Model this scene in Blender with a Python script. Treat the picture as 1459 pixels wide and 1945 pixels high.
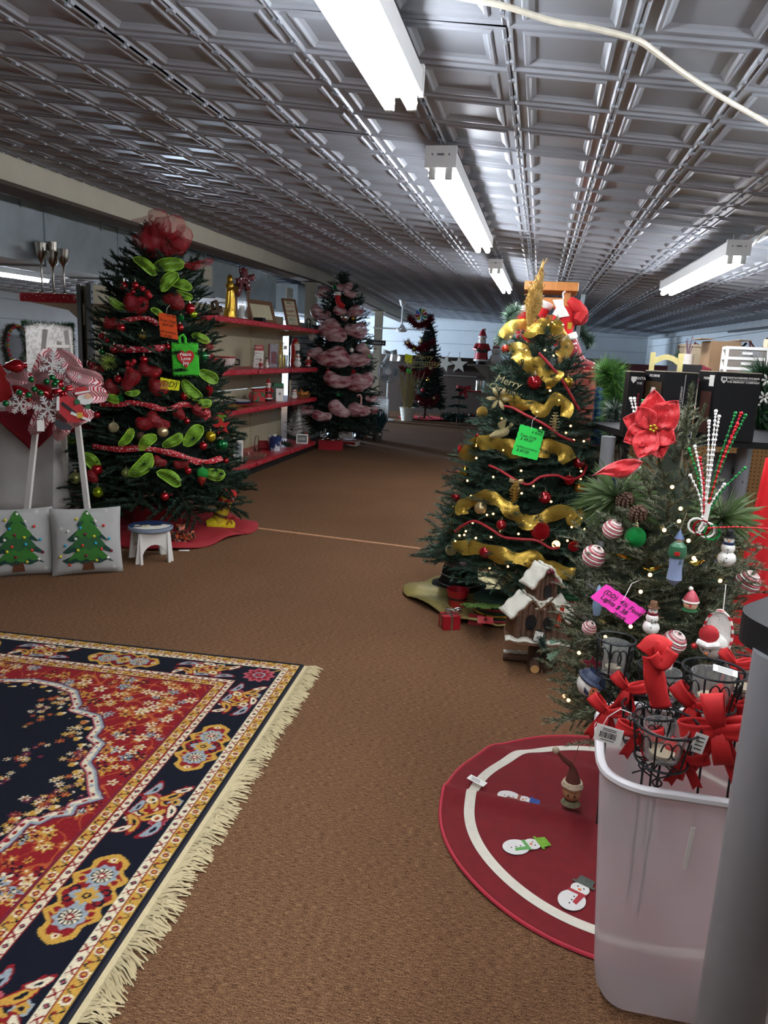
import bpy, bmesh, math, random
import numpy as np
from mathutils import Vector, Matrix, Euler
R=math.radians; PI=math.pi; TAU=2*PI
for o in list(bpy.data.objects): bpy.data.objects.remove(o)
S=bpy.context.scene; COL=S.collection
# ---------------- camera ----------------
CAMH=1.5; FPX=1440.0; YAW=-0.18922; PIT=0.20532; ROL=0.04966
def _axes():
    cy,sy=math.cos(YAW),math.sin(YAW)
    f=Vector((sy*math.cos(PIT),cy*math.cos(PIT),-math.sin(PIT))); r=Vector((cy,-sy,0)); u=r.cross(f)
    c,s=math.cos(ROL),math.sin(ROL)
    return c*r+s*u, -s*r+c*u, f
CR,CU,CF=_axes(); CAM=Vector((0,0,CAMH))
cd=bpy.data.cameras.new('camera'); cam=bpy.data.objects.new('camera',cd); COL.objects.link(cam)
cd.sensor_fit='VERTICAL'; cd.sensor_height=36; cd.lens=FPX*36/1945; cd.clip_start=.02; cd.clip_end=100
cam.matrix_world=Matrix(((CR.x,CU.x,-CF.x,0),(CR.y,CU.y,-CF.y,0),(CR.z,CU.z,-CF.z,CAMH),(0,0,0,1)))
S.camera=cam
# ---------------- world, exposure ----------------
W=bpy.data.worlds.new('world'); S.world=W; W.use_nodes=True
W.node_tree.nodes['Background'].inputs[0].default_value=(.62,.74,1,1); W.node_tree.nodes['Background'].inputs[1].default_value=.5
S.view_settings.view_transform='Standard'; S.view_settings.look='None'; S.view_settings.gamma=1
S.view_settings.use_curve_mapping=False; S.view_settings.exposure=0.0
TUBE_STRENGTH=60.0; DAYLIGHT=2000.0
# daylight entering by the window in the far left wall, out of frame
ld=bpy.data.lights.new('window_daylight','AREA'); ld.shape='RECTANGLE'; ld.size=3.4; ld.size_y=1.3; ld.energy=DAYLIGHT; ld.color=(.64,.80,1)
lo=bpy.data.objects.new('window_daylight',ld); COL.objects.link(lo); lo.location=(-9.8,18.6,1.45); lo.rotation_euler=(0,R(-92),0)
# ---------------- pixel helpers (1459 x 1945) ----------------
def ray(x,y): return CF+CR*((x-729.5)/FPX)-CU*((y-972.5)/FPX)
def F(x,y,z=0.0):
    d=ray(x,y); return CAM+d*((z-CAMH)/d.z)
def PY(x,y,Y):
    d=ray(x,y); return CAM+d*(Y/d.y)
def PX(x,y,X):
    d=ray(x,y); return CAM+d*(X/d.x)
def mpp(p): return (Vector(p)-CAM).dot(CF)/FPX
def face(p): return math.atan2(-p[0],p[1])
def ceilz(X,Y):
    if Y<=13: b=2.319+.0111*Y; s=.0998
    else:
        u=min(1,(Y-13)/9); b=2.463-.023*u; s=.0998-.05*u
    if X<-3.95: return b+s*3.95-.09*(-3.95-X)
    return b-s*X
# ---------------- mesh helpers ----------------
class MB:
    def __init__(s): s.v=[]; s.f=[]; s.m=[]; s.mi=0; s.sm=True
    def add(s,vs,fs,M=None):
        o=len(s.v)
        s.v+=[tuple(M@Vector(v)) for v in vs] if M is not None else [tuple(v) for v in vs]
        s.f+=[tuple(i+o for i in f) for f in fs]; s.m+=[s.mi]*len(fs); return s
    def box(s,c,d,M=None,tap=1.0):
        x,y,z=[q/2 for q in d]
        vs=[(c[0]+sx*x*(tap if sz>0 else 1),c[1]+sy*y*(tap if sz>0 else 1),c[2]+sz*z) for sz in(-1,1) for sy in(-1,1) for sx in(-1,1)]
        return s.add(vs,[(0,2,3,1),(4,5,7,6),(0,1,5,4),(2,6,7,3),(0,4,6,2),(1,3,7,5)],M)
    def rbox(s,c,d,r=.01,M=None,n=3):   # box with rounded vertical corners and eased top/bottom
        x,y,z=[q/2 for q in d]; r=min(r,x*.98,y*.98); ring=[]
        for k,(sx,sy) in enumerate(((1,1),(-1,1),(-1,-1),(1,-1))):
            for i in range(n+1):
                a=k*PI/2+i*PI/2/n; ring.append((sx*(x-r),sy*(y-r),math.cos(a),math.sin(a)))
        e=min(r*.5,z*.5); lv=[(-z,r-e),(-z+e,r),(z-e,r),(z,r-e)]; N=len(ring); vs=[];fs=[]
        for zz,rr in lv: vs+=[(c[0]+a+ca*rr,c[1]+b+sa*rr,c[2]+zz) for a,b,ca,sa in ring]
        for j in range(3): fs+=[(j*N+i,j*N+(i+1)%N,(j+1)*N+(i+1)%N,(j+1)*N+i) for i in range(N)]
        fs+=[tuple(range(N-1,-1,-1)),tuple(range(3*N,4*N))]
        return s.add(vs,fs,M)
    def lathe(s,prof,seg=16,M=None,c=(0,0,0),cap=True,sx=1,sy=1,wob=None):
        vs=[];fs=[]
        for k,(r,z) in enumerate(prof):
            for i in range(seg):
                a=TAU*i/seg; q=r*(1+(wob(a,k) if wob else 0)); vs.append((c[0]+q*sx*math.cos(a),c[1]+q*sy*math.sin(a),c[2]+z))
        for j in range(len(prof)-1): fs+=[(j*seg+i,j*seg+(i+1)%seg,(j+1)*seg+(i+1)%seg,(j+1)*seg+i) for i in range(seg)]
        if cap:
            if prof[0][0]>1e-5: fs.append(tuple(range(seg-1,-1,-1)))
            if prof[-1][0]>1e-5: n=(len(prof)-1)*seg; fs.append(tuple(range(n,n+seg)))
        return s.add(vs,fs,M)
    def ball(s,c,r,seg=16,rings=10,M=None,d=(1,1,1),wob=None):
        return s.lathe([(r*math.sin(PI*k/rings)*1.0+1e-6,-r*math.cos(PI*k/rings)*d[2]) for k in range(rings+1)],seg,M,c,False,d[0],d[1],wob)
    def tube(s,pts,r,n=8,M=None,closed=False,cap=True):
        P=[Vector(p) for p in pts]; m=len(P); rs=r if isinstance(r,(list,tuple)) else [r]*m; vs=[];fs=[]; pn=None
        for k in range(m):
            a=P[(k-1)%m] if (closed or k>0) else P[k]; b=P[(k+1)%m] if (closed or k<m-1) else P[k]
            t=(b-a); t=t.normalized() if t.length>1e-9 else Vector((0,0,1))
            if pn is None: pn=t.cross(Vector((0,0,1)) if abs(t.z)<.9 else Vector((1,0,0))).normalized()
            else:
                pn=(pn-t*pn.dot(t)); pn=pn.normalized() if pn.length>1e-6 else t.orthogonal().normalized()
            q=t.cross(pn)
            for i in range(n): an=TAU*i/n; vs.append(P[k]+(pn*math.cos(an)+q*math.sin(an))*rs[k])
        for j in range(m if closed else m-1):
            k=(j+1)%m; fs+=[(j*n+i,j*n+(i+1)%n,k*n+(i+1)%n,k*n+i) for i in range(n)]
        if cap and not closed: fs+=[tuple(range(n-1,-1,-1)),tuple(range((m-1)*n,m*n))]
        return s.add(vs,fs,M)
    def prism(s,poly,t,M=None):        # outline in local XZ, thickness t along Y (front at -t/2)
        n=len(poly); vs=[(x,-t/2,z) for x,z in poly]+[(x,t/2,z) for x,z in poly]
        fs=[tuple(range(n)),tuple(range(2*n-1,n-1,-1))]+[(i,n+i,n+(i+1)%n,(i+1)%n) for i in range(n)]
        return s.add(vs,fs,M)
    def hprism(s,poly,z0,z1,M=None):   # outline in XY, from z0 to z1
        n=len(poly); vs=[(x,y,z0) for x,y in poly]+[(x,y,z1) for x,y in poly]
        return s.add(vs,[tuple(range(n-1,-1,-1)),tuple(range(n,2*n))]+[(i,(i+1)%n,n+(i+1)%n,n+i) for i in range(n)],M)
    def grid(s,fn,nu,nv,M=None,close_u=False):
        vs=[fn(i/nu,j/nv) for j in range(nv+1) for i in range(nu+1)]; w=nu+1
        return s.add(vs,[(j*w+i,j*w+i+1,(j+1)*w+i+1,(j+1)*w+i) for j in range(nv) for i in range(nu)],M)
    def mesh(s,name,mats,smooth=True,ang=35):
        me=bpy.data.meshes.new(name); me.from_pydata(s.v,[],s.f)
        for m in (mats if isinstance(mats,(list,tuple)) else [mats]): me.materials.append(m)
        if any(s.m): me.polygons.foreach_set('material_index',s.m)
        if smooth:
            me.polygons.foreach_set('use_smooth',[True]*len(s.f))
            try: me.set_sharp_from_angle(angle=R(ang))
            except Exception: pass
        me.update(); return me
    def obj(s,name,mats,parent=None,loc=(0,0,0),rot=(0,0,0),smooth=True,ang=35,**k):
        return link(name,s.mesh(name,mats,smooth,ang),parent,loc,rot,**k)
def link(name,me,parent=None,loc=(0,0,0),rot=(0,0,0),label=None,cat=None,group=None,kind=None,solid=0,M=None,scale=None):
    o=bpy.data.objects.new(name,me); COL.objects.link(o)
    if M is not None: o.matrix_local=M
    else: o.location=loc; o.rotation_euler=rot
    if scale is not None: o.scale=scale
    if parent: o.parent=parent
    if solid:
        m=o.modifiers.new('thickness','SOLIDIFY'); m.thickness=solid; m.offset=0
    return tag(o,label,cat,group,kind)
def tag(o,label=None,cat=None,group=None,kind=None):
    for k,v in (('label',label),('category',cat),('group',group),('kind',kind)):
        if v: o[k]=v
    return o
def thing(name,label,cat,loc=(0,0,0),rz=0.0,group=None,rot=None):
    o=bpy.data.objects.new(name,None); COL.objects.link(o); o.location=loc; o.rotation_euler=rot or (0,0,rz); o.empty_display_size=.05
    return tag(o,label,cat,group)
def copy_tree(o,parent=None):
    c=o.copy(); COL.objects.link(c)
    if parent: c.parent=parent
    for ch in list(o.children): copy_tree(ch,c)
    return c
def Tm(x=0,y=0,z=0,rx=0,ry=0,rz=0,s=1): return Matrix.Translation((x,y,z))@Euler((rx,ry,rz)).to_matrix().to_4x4()@Matrix.Scale(s,4)
def cat_rom(P,n=6):
    P=[Vector(p) for p in P]; out=[]
    for i in range(len(P)-1):
        a=P[max(0,i-1)];b=P[i];c=P[i+1];d=P[min(len(P)-1,i+2)]
        for k in range(n):
            t=k/n; out.append(.5*((2*b)+(c-a)*t+(2*a-5*b+4*c-d)*t*t+(3*b-a-3*c+d)*t**3))
    return out+[P[-1]]
def star_poly(n,r1,r2,a0=PI/2): return [((r1 if i%2==0 else r2)*math.cos(a0+PI*i/n),(r1 if i%2==0 else r2)*math.sin(a0+PI*i/n)) for i in range(2*n)]
def ell(rx,rz,n=20,cx=0,cz=0): return [(cx+rx*math.cos(TAU*i/n),cz+rz*math.sin(TAU*i/n)) for i in range(n)]
_tc={}
def text(s,size,mat,parent,loc=(0,0,0),rot=(R(90),0,0),name='lettering',ext=.0006,align='CENTER',shear=0,sx=1,label=None,bold=0):
    k=(s,size,mat.name,align,shear,sx,bold)
    if k not in _tc:
        c=bpy.data.curves.new('text','FONT'); c.body=s; c.size=size; c.extrude=ext; c.align_x=align; c.align_y='CENTER'; c.shear=shear; c.resolution_u=2; c.offset=bold
        o=bpy.data.objects.new('text',c); me=bpy.data.meshes.new_from_object(o); bpy.data.objects.remove(o); bpy.data.curves.remove(c)
        if sx!=1:
            for v in me.vertices: v.co.x*=sx
        me.materials.clear(); me.materials.append(mat); _tc[k]=me
    return link(name,_tc[k],parent,loc,rot,label=label)
# ---------------- materials ----------------
def lin(c):
    if isinstance(c,str): c=[int(c[i:i+2],16) for i in(0,2,4)]
    return tuple((q/255/12.92 if q/255<=.04045 else ((q/255+.055)/1.055)**2.4) for q in c)
_mc={}
def M(name,c,rough=.5,metal=0,var=.12,scale=30,bump=0,bscale=None,sheen=0,coat=0,trans=0,ior=1.45,alpha=1,emit=0,ecol=None,spec=None,sss=0,aniso=None):
    if name in _mc: return _mc[name]
    m=bpy.data.materials.new(name); m.use_nodes=True; nt=m.node_tree; b=nt.nodes['Principled BSDF']; c=lin(c)
    tc=nt.nodes.new('ShaderNodeTexCoord'); n=nt.nodes.new('ShaderNodeTexNoise'); n.inputs['Scale'].default_value=scale; n.inputs['Detail'].default_value=3
    src=tc.outputs['Object']
    if aniso:
        mp=nt.nodes.new('ShaderNodeMapping'); mp.inputs['Scale'].default_value=aniso; nt.links.new(src,mp.inputs['Vector']); src=mp.outputs['Vector']
    nt.links.new(src,n.inputs['Vector'])
    mx=nt.nodes.new('ShaderNodeMix'); mx.data_type='RGBA'
    mx.inputs[6].default_value=tuple(max(0,q*(1-var*2)) for q in c)+(1,); mx.inputs[7].default_value=tuple(min(1,q*(1+var*2)) for q in c)+(1,)
    nt.links.new(n.outputs['Fac'],mx.inputs[0]); nt.links.new(mx.outputs[2],b.inputs['Base Color'])
    b.inputs['Roughness'].default_value=rough; b.inputs['Metallic'].default_value=metal
    if bump:
        n2=n
        if bscale: n2=nt.nodes.new('ShaderNodeTexNoise'); n2.inputs['Scale'].default_value=bscale; nt.links.new(src,n2.inputs['Vector'])
        bp=nt.nodes.new('ShaderNodeBump'); bp.inputs['Strength'].default_value=bump; bp.inputs['Distance'].default_value=.005
        nt.links.new(n2.outputs['Fac'],bp.inputs['Height']); nt.links.new(bp.outputs[0],b.inputs['Normal'])
    if sheen: b.inputs['Sheen Weight'].default_value=sheen; b.inputs['Sheen Roughness'].default_value=.4; b.inputs['Sheen Tint'].default_value=tuple(min(1,q*1.5+.05) for q in c)+(1,)
    if coat: b.inputs['Coat Weight'].default_value=coat; b.inputs['Coat Roughness'].default_value=.05
    if trans: b.inputs['Transmission Weight'].default_value=trans; b.inputs['IOR'].default_value=ior
    if alpha<1: b.inputs['Alpha'].default_value=alpha
    if sss: b.inputs['Subsurface Weight'].default_value=sss; b.inputs['Subsurface Radius'].default_value=(.02,.02,.02)
    if spec is not None: b.inputs['Specular IOR Level'].default_value=spec
    if emit: b.inputs['Emission Color'].default_value=(lin(ecol) if ecol else c)+(1,); b.inputs['Emission Strength'].default_value=emit
    _mc[name]=m; return m
def pattern(name,cols,kind='voronoi',scale=40,thr=.4,rough=.6,axis=0,metal=0,alpha=1,sheen=0,bands=None,coord='Object',soft=.03,aniso=None):
    """two-colour print: dots/blots (voronoi), stripes (wave), checks, mesh weave (transparent between threads)"""
    if name in _mc: return _mc[name]
    m=bpy.data.materials.new(name); m.use_nodes=True; nt=m.node_tree; b=nt.nodes['Principled BSDF']
    tc=nt.nodes.new('ShaderNodeTexCoord'); mp=nt.nodes.new('ShaderNodeMapping'); mp.inputs['Scale'].default_value=aniso or (1,1,1); nt.links.new(tc.outputs[coord],mp.inputs['Vector'])
    if kind=='voronoi': t=nt.nodes.new('ShaderNodeTexVoronoi'); out='Distance'
    elif kind=='wave': t=nt.nodes.new('ShaderNodeTexWave'); t.bands_direction='XYZ'[axis]; out='Fac'
    elif kind=='check': t=nt.nodes.new('ShaderNodeTexChecker'); out='Fac'
    else: t=nt.nodes.new('ShaderNodeTexNoise'); t.inputs['Detail'].default_value=2; out='Fac'
    t.inputs['Scale'].default_value=scale; nt.links.new(mp.outputs[0],t.inputs['Vector'])
    mr=nt.nodes.new('ShaderNodeMapRange'); mr.inputs[1].default_value=thr-soft; mr.inputs[2].default_value=thr+soft; nt.links.new(t.outputs[out],mr.inputs[0])
    mx=nt.nodes.new('ShaderNodeMix'); mx.data_type='RGBA'; mx.inputs[6].default_value=lin(cols[0])+(1,); mx.inputs[7].default_value=lin(cols[1])+(1,)
    nt.links.new(mr.outputs[0],mx.inputs[0]); nt.links.new(mx.outputs[2],b.inputs['Base Color'])
    b.inputs['Roughness'].default_value=rough; b.inputs['Metallic'].default_value=metal
    if sheen: b.inputs['Sheen Weight'].default_value=sheen
    if alpha!=1:
        mr2=nt.nodes.new('ShaderNodeMapRange'); a0,a1=alpha; mr2.inputs[3].default_value=a0; mr2.inputs[4].default_value=a1; mr2.inputs[1].default_value=thr-.25; mr2.inputs[2].default_value=thr+.25
        nt.links.new(t.outputs[out],mr2.inputs[0]); nt.links.new(mr2.outputs[0],b.inputs['Alpha'])
    _mc[name]=m; return m
def emitter(name,c,s):
    if name in _mc: return _mc[name]
    m=bpy.data.materials.new(name); m.use_nodes=True; nt=m.node_tree; nt.nodes.clear()
    e=nt.nodes.new('ShaderNodeEmission'); e.inputs[0].default_value=lin(c)+(1,); e.inputs[1].default_value=s
    o=nt.nodes.new('ShaderNodeOutputMaterial'); nt.links.new(e.outputs[0],o.inputs[0]); _mc[name]=m; return m
def glitter(name,c,rough=.3,scale=600,metal=.8): 
    return M(name,c,rough=rough,metal=metal,var=.3,scale=scale,bump=.9)
RED='a3101c'
m_red=M('red_glass',RED,.12,.55,.05,coat=.6); m_redmatte=M('red_matte','a01420',.45,.1,.08)
m_redglit=glitter('red_glitter','b0141c'); m_gold=M('gold_satin','c9a03a',.25,.85,.08); m_goldshiny=M('gold_mirror','d8b24a',.08,1,.03)
m_goldglit=glitter('gold_glitter','c8a24c'); m_champ=M('champagne','cdb788',.28,.7,.08); m_champglit=glitter('champagne_glitter','cbbd8e')
m_green=M('green_glass','0c6a34',.15,.5,.06,coat=.5); m_lime=M('lime_glass','9db31e',.2,.6,.1); m_olive=M('olive_satin','a3a364',.3,.5,.1); m_greenglit=glitter('green_glitter','128a3e')
m_silver=M('silver','c9c7c2',.18,1,.06); m_white=M('white_paint','e6e2da',.5,0,.03); m_black=M('black_plastic','17181a',.4,0,.1); m_ink=M('black_ink','141414',.7,0,.05)
m_wire=M('black_wire','1b2022',.4,.4,.15,200,.3); m_cap=M('ornament_cap','d8cfae',.25,1,.05)
m_beige=M('beige_enamel','b9b193',.45,0,.03,8); m_wood=M('oak','b5763a',.45,0,.2,6,.1,aniso=(20,20,1.5)); m_brownwood=M('weathered_wood','6e4c34',.7,0,.25,14,.4,aniso=(12,12,2))
m_bark=M('bark','4b3626',.85,0,.3,30,.5); m_paper=M('white_card','eeece4',.6,0,.02); m_velvet=M('red_velvet','b00f12',.75,0,.1,60,sheen=.5)
# ================= STRUCTURE =================
def carpet_mat():
    m=bpy.data.materials.new('brown_carpet'); m.use_nodes=True; nt=m.node_tree; b=nt.nodes['Principled BSDF']; tc=nt.nodes.new('ShaderNodeTexCoord')
    n1=nt.nodes.new('ShaderNodeTexNoise'); n1.inputs['Scale'].default_value=260; n1.inputs['Detail'].default_value=2
    n2=nt.nodes.new('ShaderNodeTexNoise'); n2.inputs['Scale'].default_value=1.1; n2.inputs['Detail'].default_value=3
    mp=nt.nodes.new('ShaderNodeMapping'); mp.inputs['Scale'].default_value=(45,330,1); n3=nt.nodes.new('ShaderNodeTexNoise'); n3.inputs['Scale'].default_value=1
    nt.links.new(tc.outputs['Object'],mp.inputs[0]); nt.links.new(mp.outputs[0],n3.inputs[0])
    for n in(n1,n2): nt.links.new(tc.outputs['Object'],n.inputs['Vector'])
    r=nt.nodes.new('ShaderNodeValToRGB'); e=r.color_ramp.elements; e[0].position=.34; e[0].color=lin('3c281b')+(1,); e[1].position=.68; e[1].color=lin('a6825f')+(1,)
    q=r.color_ramp.elements.new(.5); q.color=lin('73523a')+(1,)
    ad=nt.nodes.new('ShaderNodeMath'); ad.operation='ADD'; mu=nt.nodes.new('ShaderNodeMath'); mu.operation='MULTIPLY'; mu.inputs[1].default_value=.5
    nt.links.new(n1.outputs[0],ad.inputs[0]); nt.links.new(n3.outputs[0],ad.inputs[1]); nt.links.new(ad.outputs[0],mu.inputs[0]); nt.links.new(mu.outputs[0],r.inputs[0])
    mx=nt.nodes.new('ShaderNodeMix'); mx.data_type='RGBA'; mx.blend_type='MULTIPLY'; mx.inputs[0].default_value=.35
    nt.links.new(r.outputs[0],mx.inputs[6]); nt.links.new(n2.outputs[0],mx.inputs[7]); nt.links.new(mx.outputs[2],b.inputs['Base Color'])
    b.inputs['Roughness'].default_value=.95; b.inputs['Specular IOR Level'].default_value=.1
    bp=nt.nodes.new('ShaderNodeBump'); bp.inputs['Strength'].default_value=.7; bp.inputs['Distance'].default_value=.004; nt.links.new(mu.outputs[0],bp.inputs['Height']); nt.links.new(bp.outputs[0],b.inputs['Normal'])
    return m
m_carpet=carpet_mat()
m_wall=M('painted_block_wall','cfd4d6',.7,0,.04,3,.15,40); m_cream=M('cream_beam_paint','c9c2ae',.55,0,.06,4,.1,60)
m_tin=M('grey_tin','9a9fa6',.45,.25,.05,5,.05,60); m_tinback=M('ceiling_void','2a2a2c',.9)
m_galv=M('galvanised_steel','a9b2b6',.42,.5,.14,5,.05,30); m_flange=M('brown_flange','4a3b30',.6); m_part=M('dark_brown_partition','3d2f25',.75,0,.1,6)
floor=MB().box((-3.6,9.25,-.05),(13.4,26.5,.1)).obj('floor',m_carpet,kind='structure')
MB().box((0,0,.003),(1.9,.035,.008)).obj('trim_1',M('threshold_strip','b98a66',.6),loc=((F(440,998)+F(815,1045))/2),rot=(0,0,math.atan2((F(815,1045)-F(440,998)).y,(F(815,1045)-F(440,998)).x)),kind='structure')
# ceiling: slab above, pressed tin coffers below as parts
cb=MB()
for xa,xb in((-10.2,-3.95),(-3.95,2.9)):
    cb.grid(lambda u,v,xa=xa,xb=xb:(xa+(xb-xa)*u,-4+26.4*v,ceilz(xa+(xb-xa)*u if xa<-5 else max(-3.949,xa+(xb-xa)*u),-4+26.4*v)+.03),4,24)
ceiling=cb.obj('ceiling',m_tinback,kind='structure')
TW,TL,GX,GY=.3277,.3185,-.161,2.2075
def tile_geo():
    rings=[(0,-.007),(.008,-.010),(.014,-.002),(.040,-.002),(.045,-.008),(.053,-.008),(.060,-.001),(.072,.006)]; vs=[];fs=[]
    for d,z in rings:
        a,b=TW/2-d,TL/2-d; vs+=[(-a,-b,z),(a,-b,z),(a,b,z),(-a,b,z)]
    for k in range(len(rings)-1): fs+=[(k*4+i,(k+1)*4+i,(k+1)*4+(i+1)%4,k*4+(i+1)%4) for i in range(4)]
    n=(len(rings)-1)*4; fs.append((n+3,n+2,n+1,n)); return vs,fs
tv,tf=tile_geo(); tmb=MB(); tmb.add(tv,tf)
for sx in(-1,1):   # small lugs half way along the ribs
    for k in(-.5,.5): tmb.box((sx*(TW/2-.005),k*TL*.5,-.013),(.010,.02,.008))
tile_me=tmb.mesh('ceiling_tile',m_tin,False)
def project(p):
    d=Vector(p)-CAM; z=d.dot(CF)
    return (729.5+FPX*d.dot(CR)/z,972.5-FPX*d.dot(CU)/z,z)
cells=[]; rt=random.Random(5); sheet={}
for c in range(-30,9):
    for r in range(-17,62):
        x=GX+(c+.5)*TW; y=GY+(r+.5)*TL
        if -4.1<x<-3.78 or x<-9.9: continue
        if x<-4 and y<1: continue
        k=(c//2,(r-4)//4)
        if k not in sheet: sheet[k]=(rt.uniform(-.004,.004),rt.uniform(-.008,.008),rt.uniform(-.008,.008))
        sz,sa,sb=sheet[k]; e=.01
        gx=(ceilz(x+e,y)-ceilz(x-e,y))/(2*e)+sa; gy=(ceilz(x,y+e)-ceilz(x,y-e))/(2*e)+sb
        z=ceilz(x,y)+sz
        ex=Vector((1,0,gx)).normalized(); n=ex.cross(Vector((0,1,gy))).normalized(); ey=n.cross(ex)
        mt=Matrix(((ex.x,ey.x,n.x,x),(ex.y,ey.y,n.y,y),(ex.z,ey.z,n.z,z),(0,0,0,1)))
        q=project((x,y,z)); inv=q[2]>.2 and -60<q[0]<1520 and -80<q[1]<1000
        cells.append((q[2] if inv and x>-4 else 999,mt))
cells.sort(key=lambda a:a[0])
for k,(d,mt) in enumerate(cells[:300]): link('ceiling_tile',tile_me,ceiling,M=mt)
V0=np.array(tv); V1=np.hstack([V0,np.ones((len(tv),1))]); rest=cells[300:]
allv=np.concatenate([(V1@np.array(mt).T)[:,:3] for d,mt in rest]); Fq=np.array(tf); allf=np.concatenate([Fq+i*len(tv) for i in range(len(rest))])
me=bpy.data.meshes.new('far_ceiling_tiles'); me.from_pydata(allv.tolist(),[],allf.tolist()); me.materials.append(m_tin)
link('far_ceiling_tiles',me,ceiling,kind='stuff',label='pressed tin ceiling tiles receding to the back')
# walls
def wall_panels(name,axis,pos,a0,a1,h,nrow,mat,th=.1,zs=None,hf=None):
    w=MB()
    if axis=='y': w.box(((a0+a1)/2,pos+th,h/2),(a1-a0,th,h))
    else: w.box((pos+(th if pos>0 else -th),(a0+a1)/2,h/2),(th,a1-a0,h))
    W=w.obj(name,M('wall_joint','8f9699',.8),kind='structure')
    for k in range(nrow):
        p=MB(); z0=h*k/nrow+.004; z1=h*(k+1)/nrow-.004
        if axis=='y': p.box(((a0+a1)/2,pos+.035,(z0+z1)/2),(a1-a0,.05,z1-z0))
        else: p.box((pos+(.035 if pos>0 else -.035),(a0+a1)/2,(z0+z1)/2),(.05,a1-a0,z1-z0))
        p.obj('wall_panel',mat,W,smooth=False)
    return W
wall_panels('wall_back','y',22.0,-10.1,2.9,3.0,8,m_wall)
wall_panels('wall_right','x',2.8,-4,22.1,2.7,8,m_wall)
wall_panels('wall_left','x',-10.0,-4,22.1,2.9,8,m_wall)
MB().box((-3.6,-4.05,1.4),(13.4,.1,3.2)).obj('wall_front',m_wall,kind='structure')
MB().box((-2.15,20.3,.75),(5.6,.08,1.5)).obj('wall_partition',m_part,kind='structure')
# coved trim along the right wall under the ceiling
ct=MB()
pr=[]
for k in range(-3,22): pr.append((2.74,k*1.0,ceilz(2.74,k)-.05))
ct.tube(pr,.05,6); ct.obj('trim_2',M('pale_cove','a9adb0',.6,0,.1,5),kind='structure')
# beam, flange, columns
bv=[];ys=[-4+k for k in range(0,27)]
bm=MB()
for xs,dz0,dz1,mm in(((-4.02,-3.80),.19,-.02,0),): 
    vs=[];n=len(ys)
    for y in ys:
        zc=ceilz(-3.8,y); vs+=[(-4.02,y,zc-dz0),(-3.80,y,zc-dz0),(-3.80,y,zc-dz1),(-4.02,y,zc-dz1)]
    bm.add(vs,[(k*4+i,k*4+(i+1)%4,(k+1)*4+(i+1)%4,(k+1)*4+i) for k in range(n-1) for i in range(4)]+[(3,2,1,0)])
beam=bm.obj('beam',m_cream,smooth=False,kind='structure')
fm=MB(); vs=[]
for y in ys:
    zc=ceilz(-3.8,y)-.19; vs+=[(-4.04,y,zc-.03),(-3.785,y,zc-.03),(-3.785,y,zc-.001),(-4.04,y,zc-.001)]
fm.add(vs,[(k*4+i,k*4+(i+1)%4,(k+1)*4+(i+1)%4,(k+1)*4+i) for k in range(len(ys)-1) for i in range(4)]+[(3,2,1,0)]); fm.obj('flange',m_flange,beam,smooth=False)
for pxx,yy in((547,12.9),(712,18.3)):
    h=ceilz(-3.8,yy)-.22
    cl=MB(); X=-3.92 if yy<15 else -3.86
    cl.box((X,yy,h/2),(.17,.17,h)); cl.box((X,yy,h-.012),(.28,.28,.024)); cl.box((X,yy,.06),(.2,.2,.12))
    cl.obj('column',m_cream,smooth=False,kind='structure')
# window behind the left shelves (out of frame) that lets the blue daylight in
wf=MB()
for z in(.75,2.15): wf.box((-9.94,18.6,z),(.09,3.6,.07))
for k in range(4): wf.box((-9.94,16.85+k*1.166,1.45),(.09,.07,1.4))
win=wf.obj('window_1',m_white,kind='structure')
for k in range(3): MB().box((-9.97,17.43+k*1.166,1.45),(.01,1.1,1.34)).obj('pane',M('window_glass','cfe2ff',.1,0,.02,emit=1.0,ecol='bcd6ff'),win)
# ================= DUCT =================
duct=thing('air_duct','galvanised rectangular air duct hanging behind the cream beam','duct',(-4.72,0,0))
for k in range(12):
    y=1.5+k*1.22; zt=2.62+.004*k
    if k==9: continue
    MB().box((0,y+.6,zt-.25),(.6,1.19,.5)).obj('duct_section',m_galv,duct,smooth=False)
    MB().box((0,y+1.21,zt-.25),(.63,.03,.53)).obj('seam',m_galv,duct,smooth=False)
    MB().box((.31,y+.9,zt+.1),(.004,.03,.34)).obj('hanger_strap',m_galv,duct,smooth=False)
for y,zz in((4.85,2.36),(9.75,2.40),(13.2,2.42)):
    g=MB(); g.box((.31,y,zz),(.02,.34,.26)); v=g.obj('vent_register',M('register_paint','c6bfae',.5),duct,smooth=False)
    s=MB()
    for k in range(7): s.box((.325,y,zz-.1+k*.033),(.012,.28,.012),)
    s.obj('louvre',M('register_paint','c6bfae'),v,smooth=False)
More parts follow.
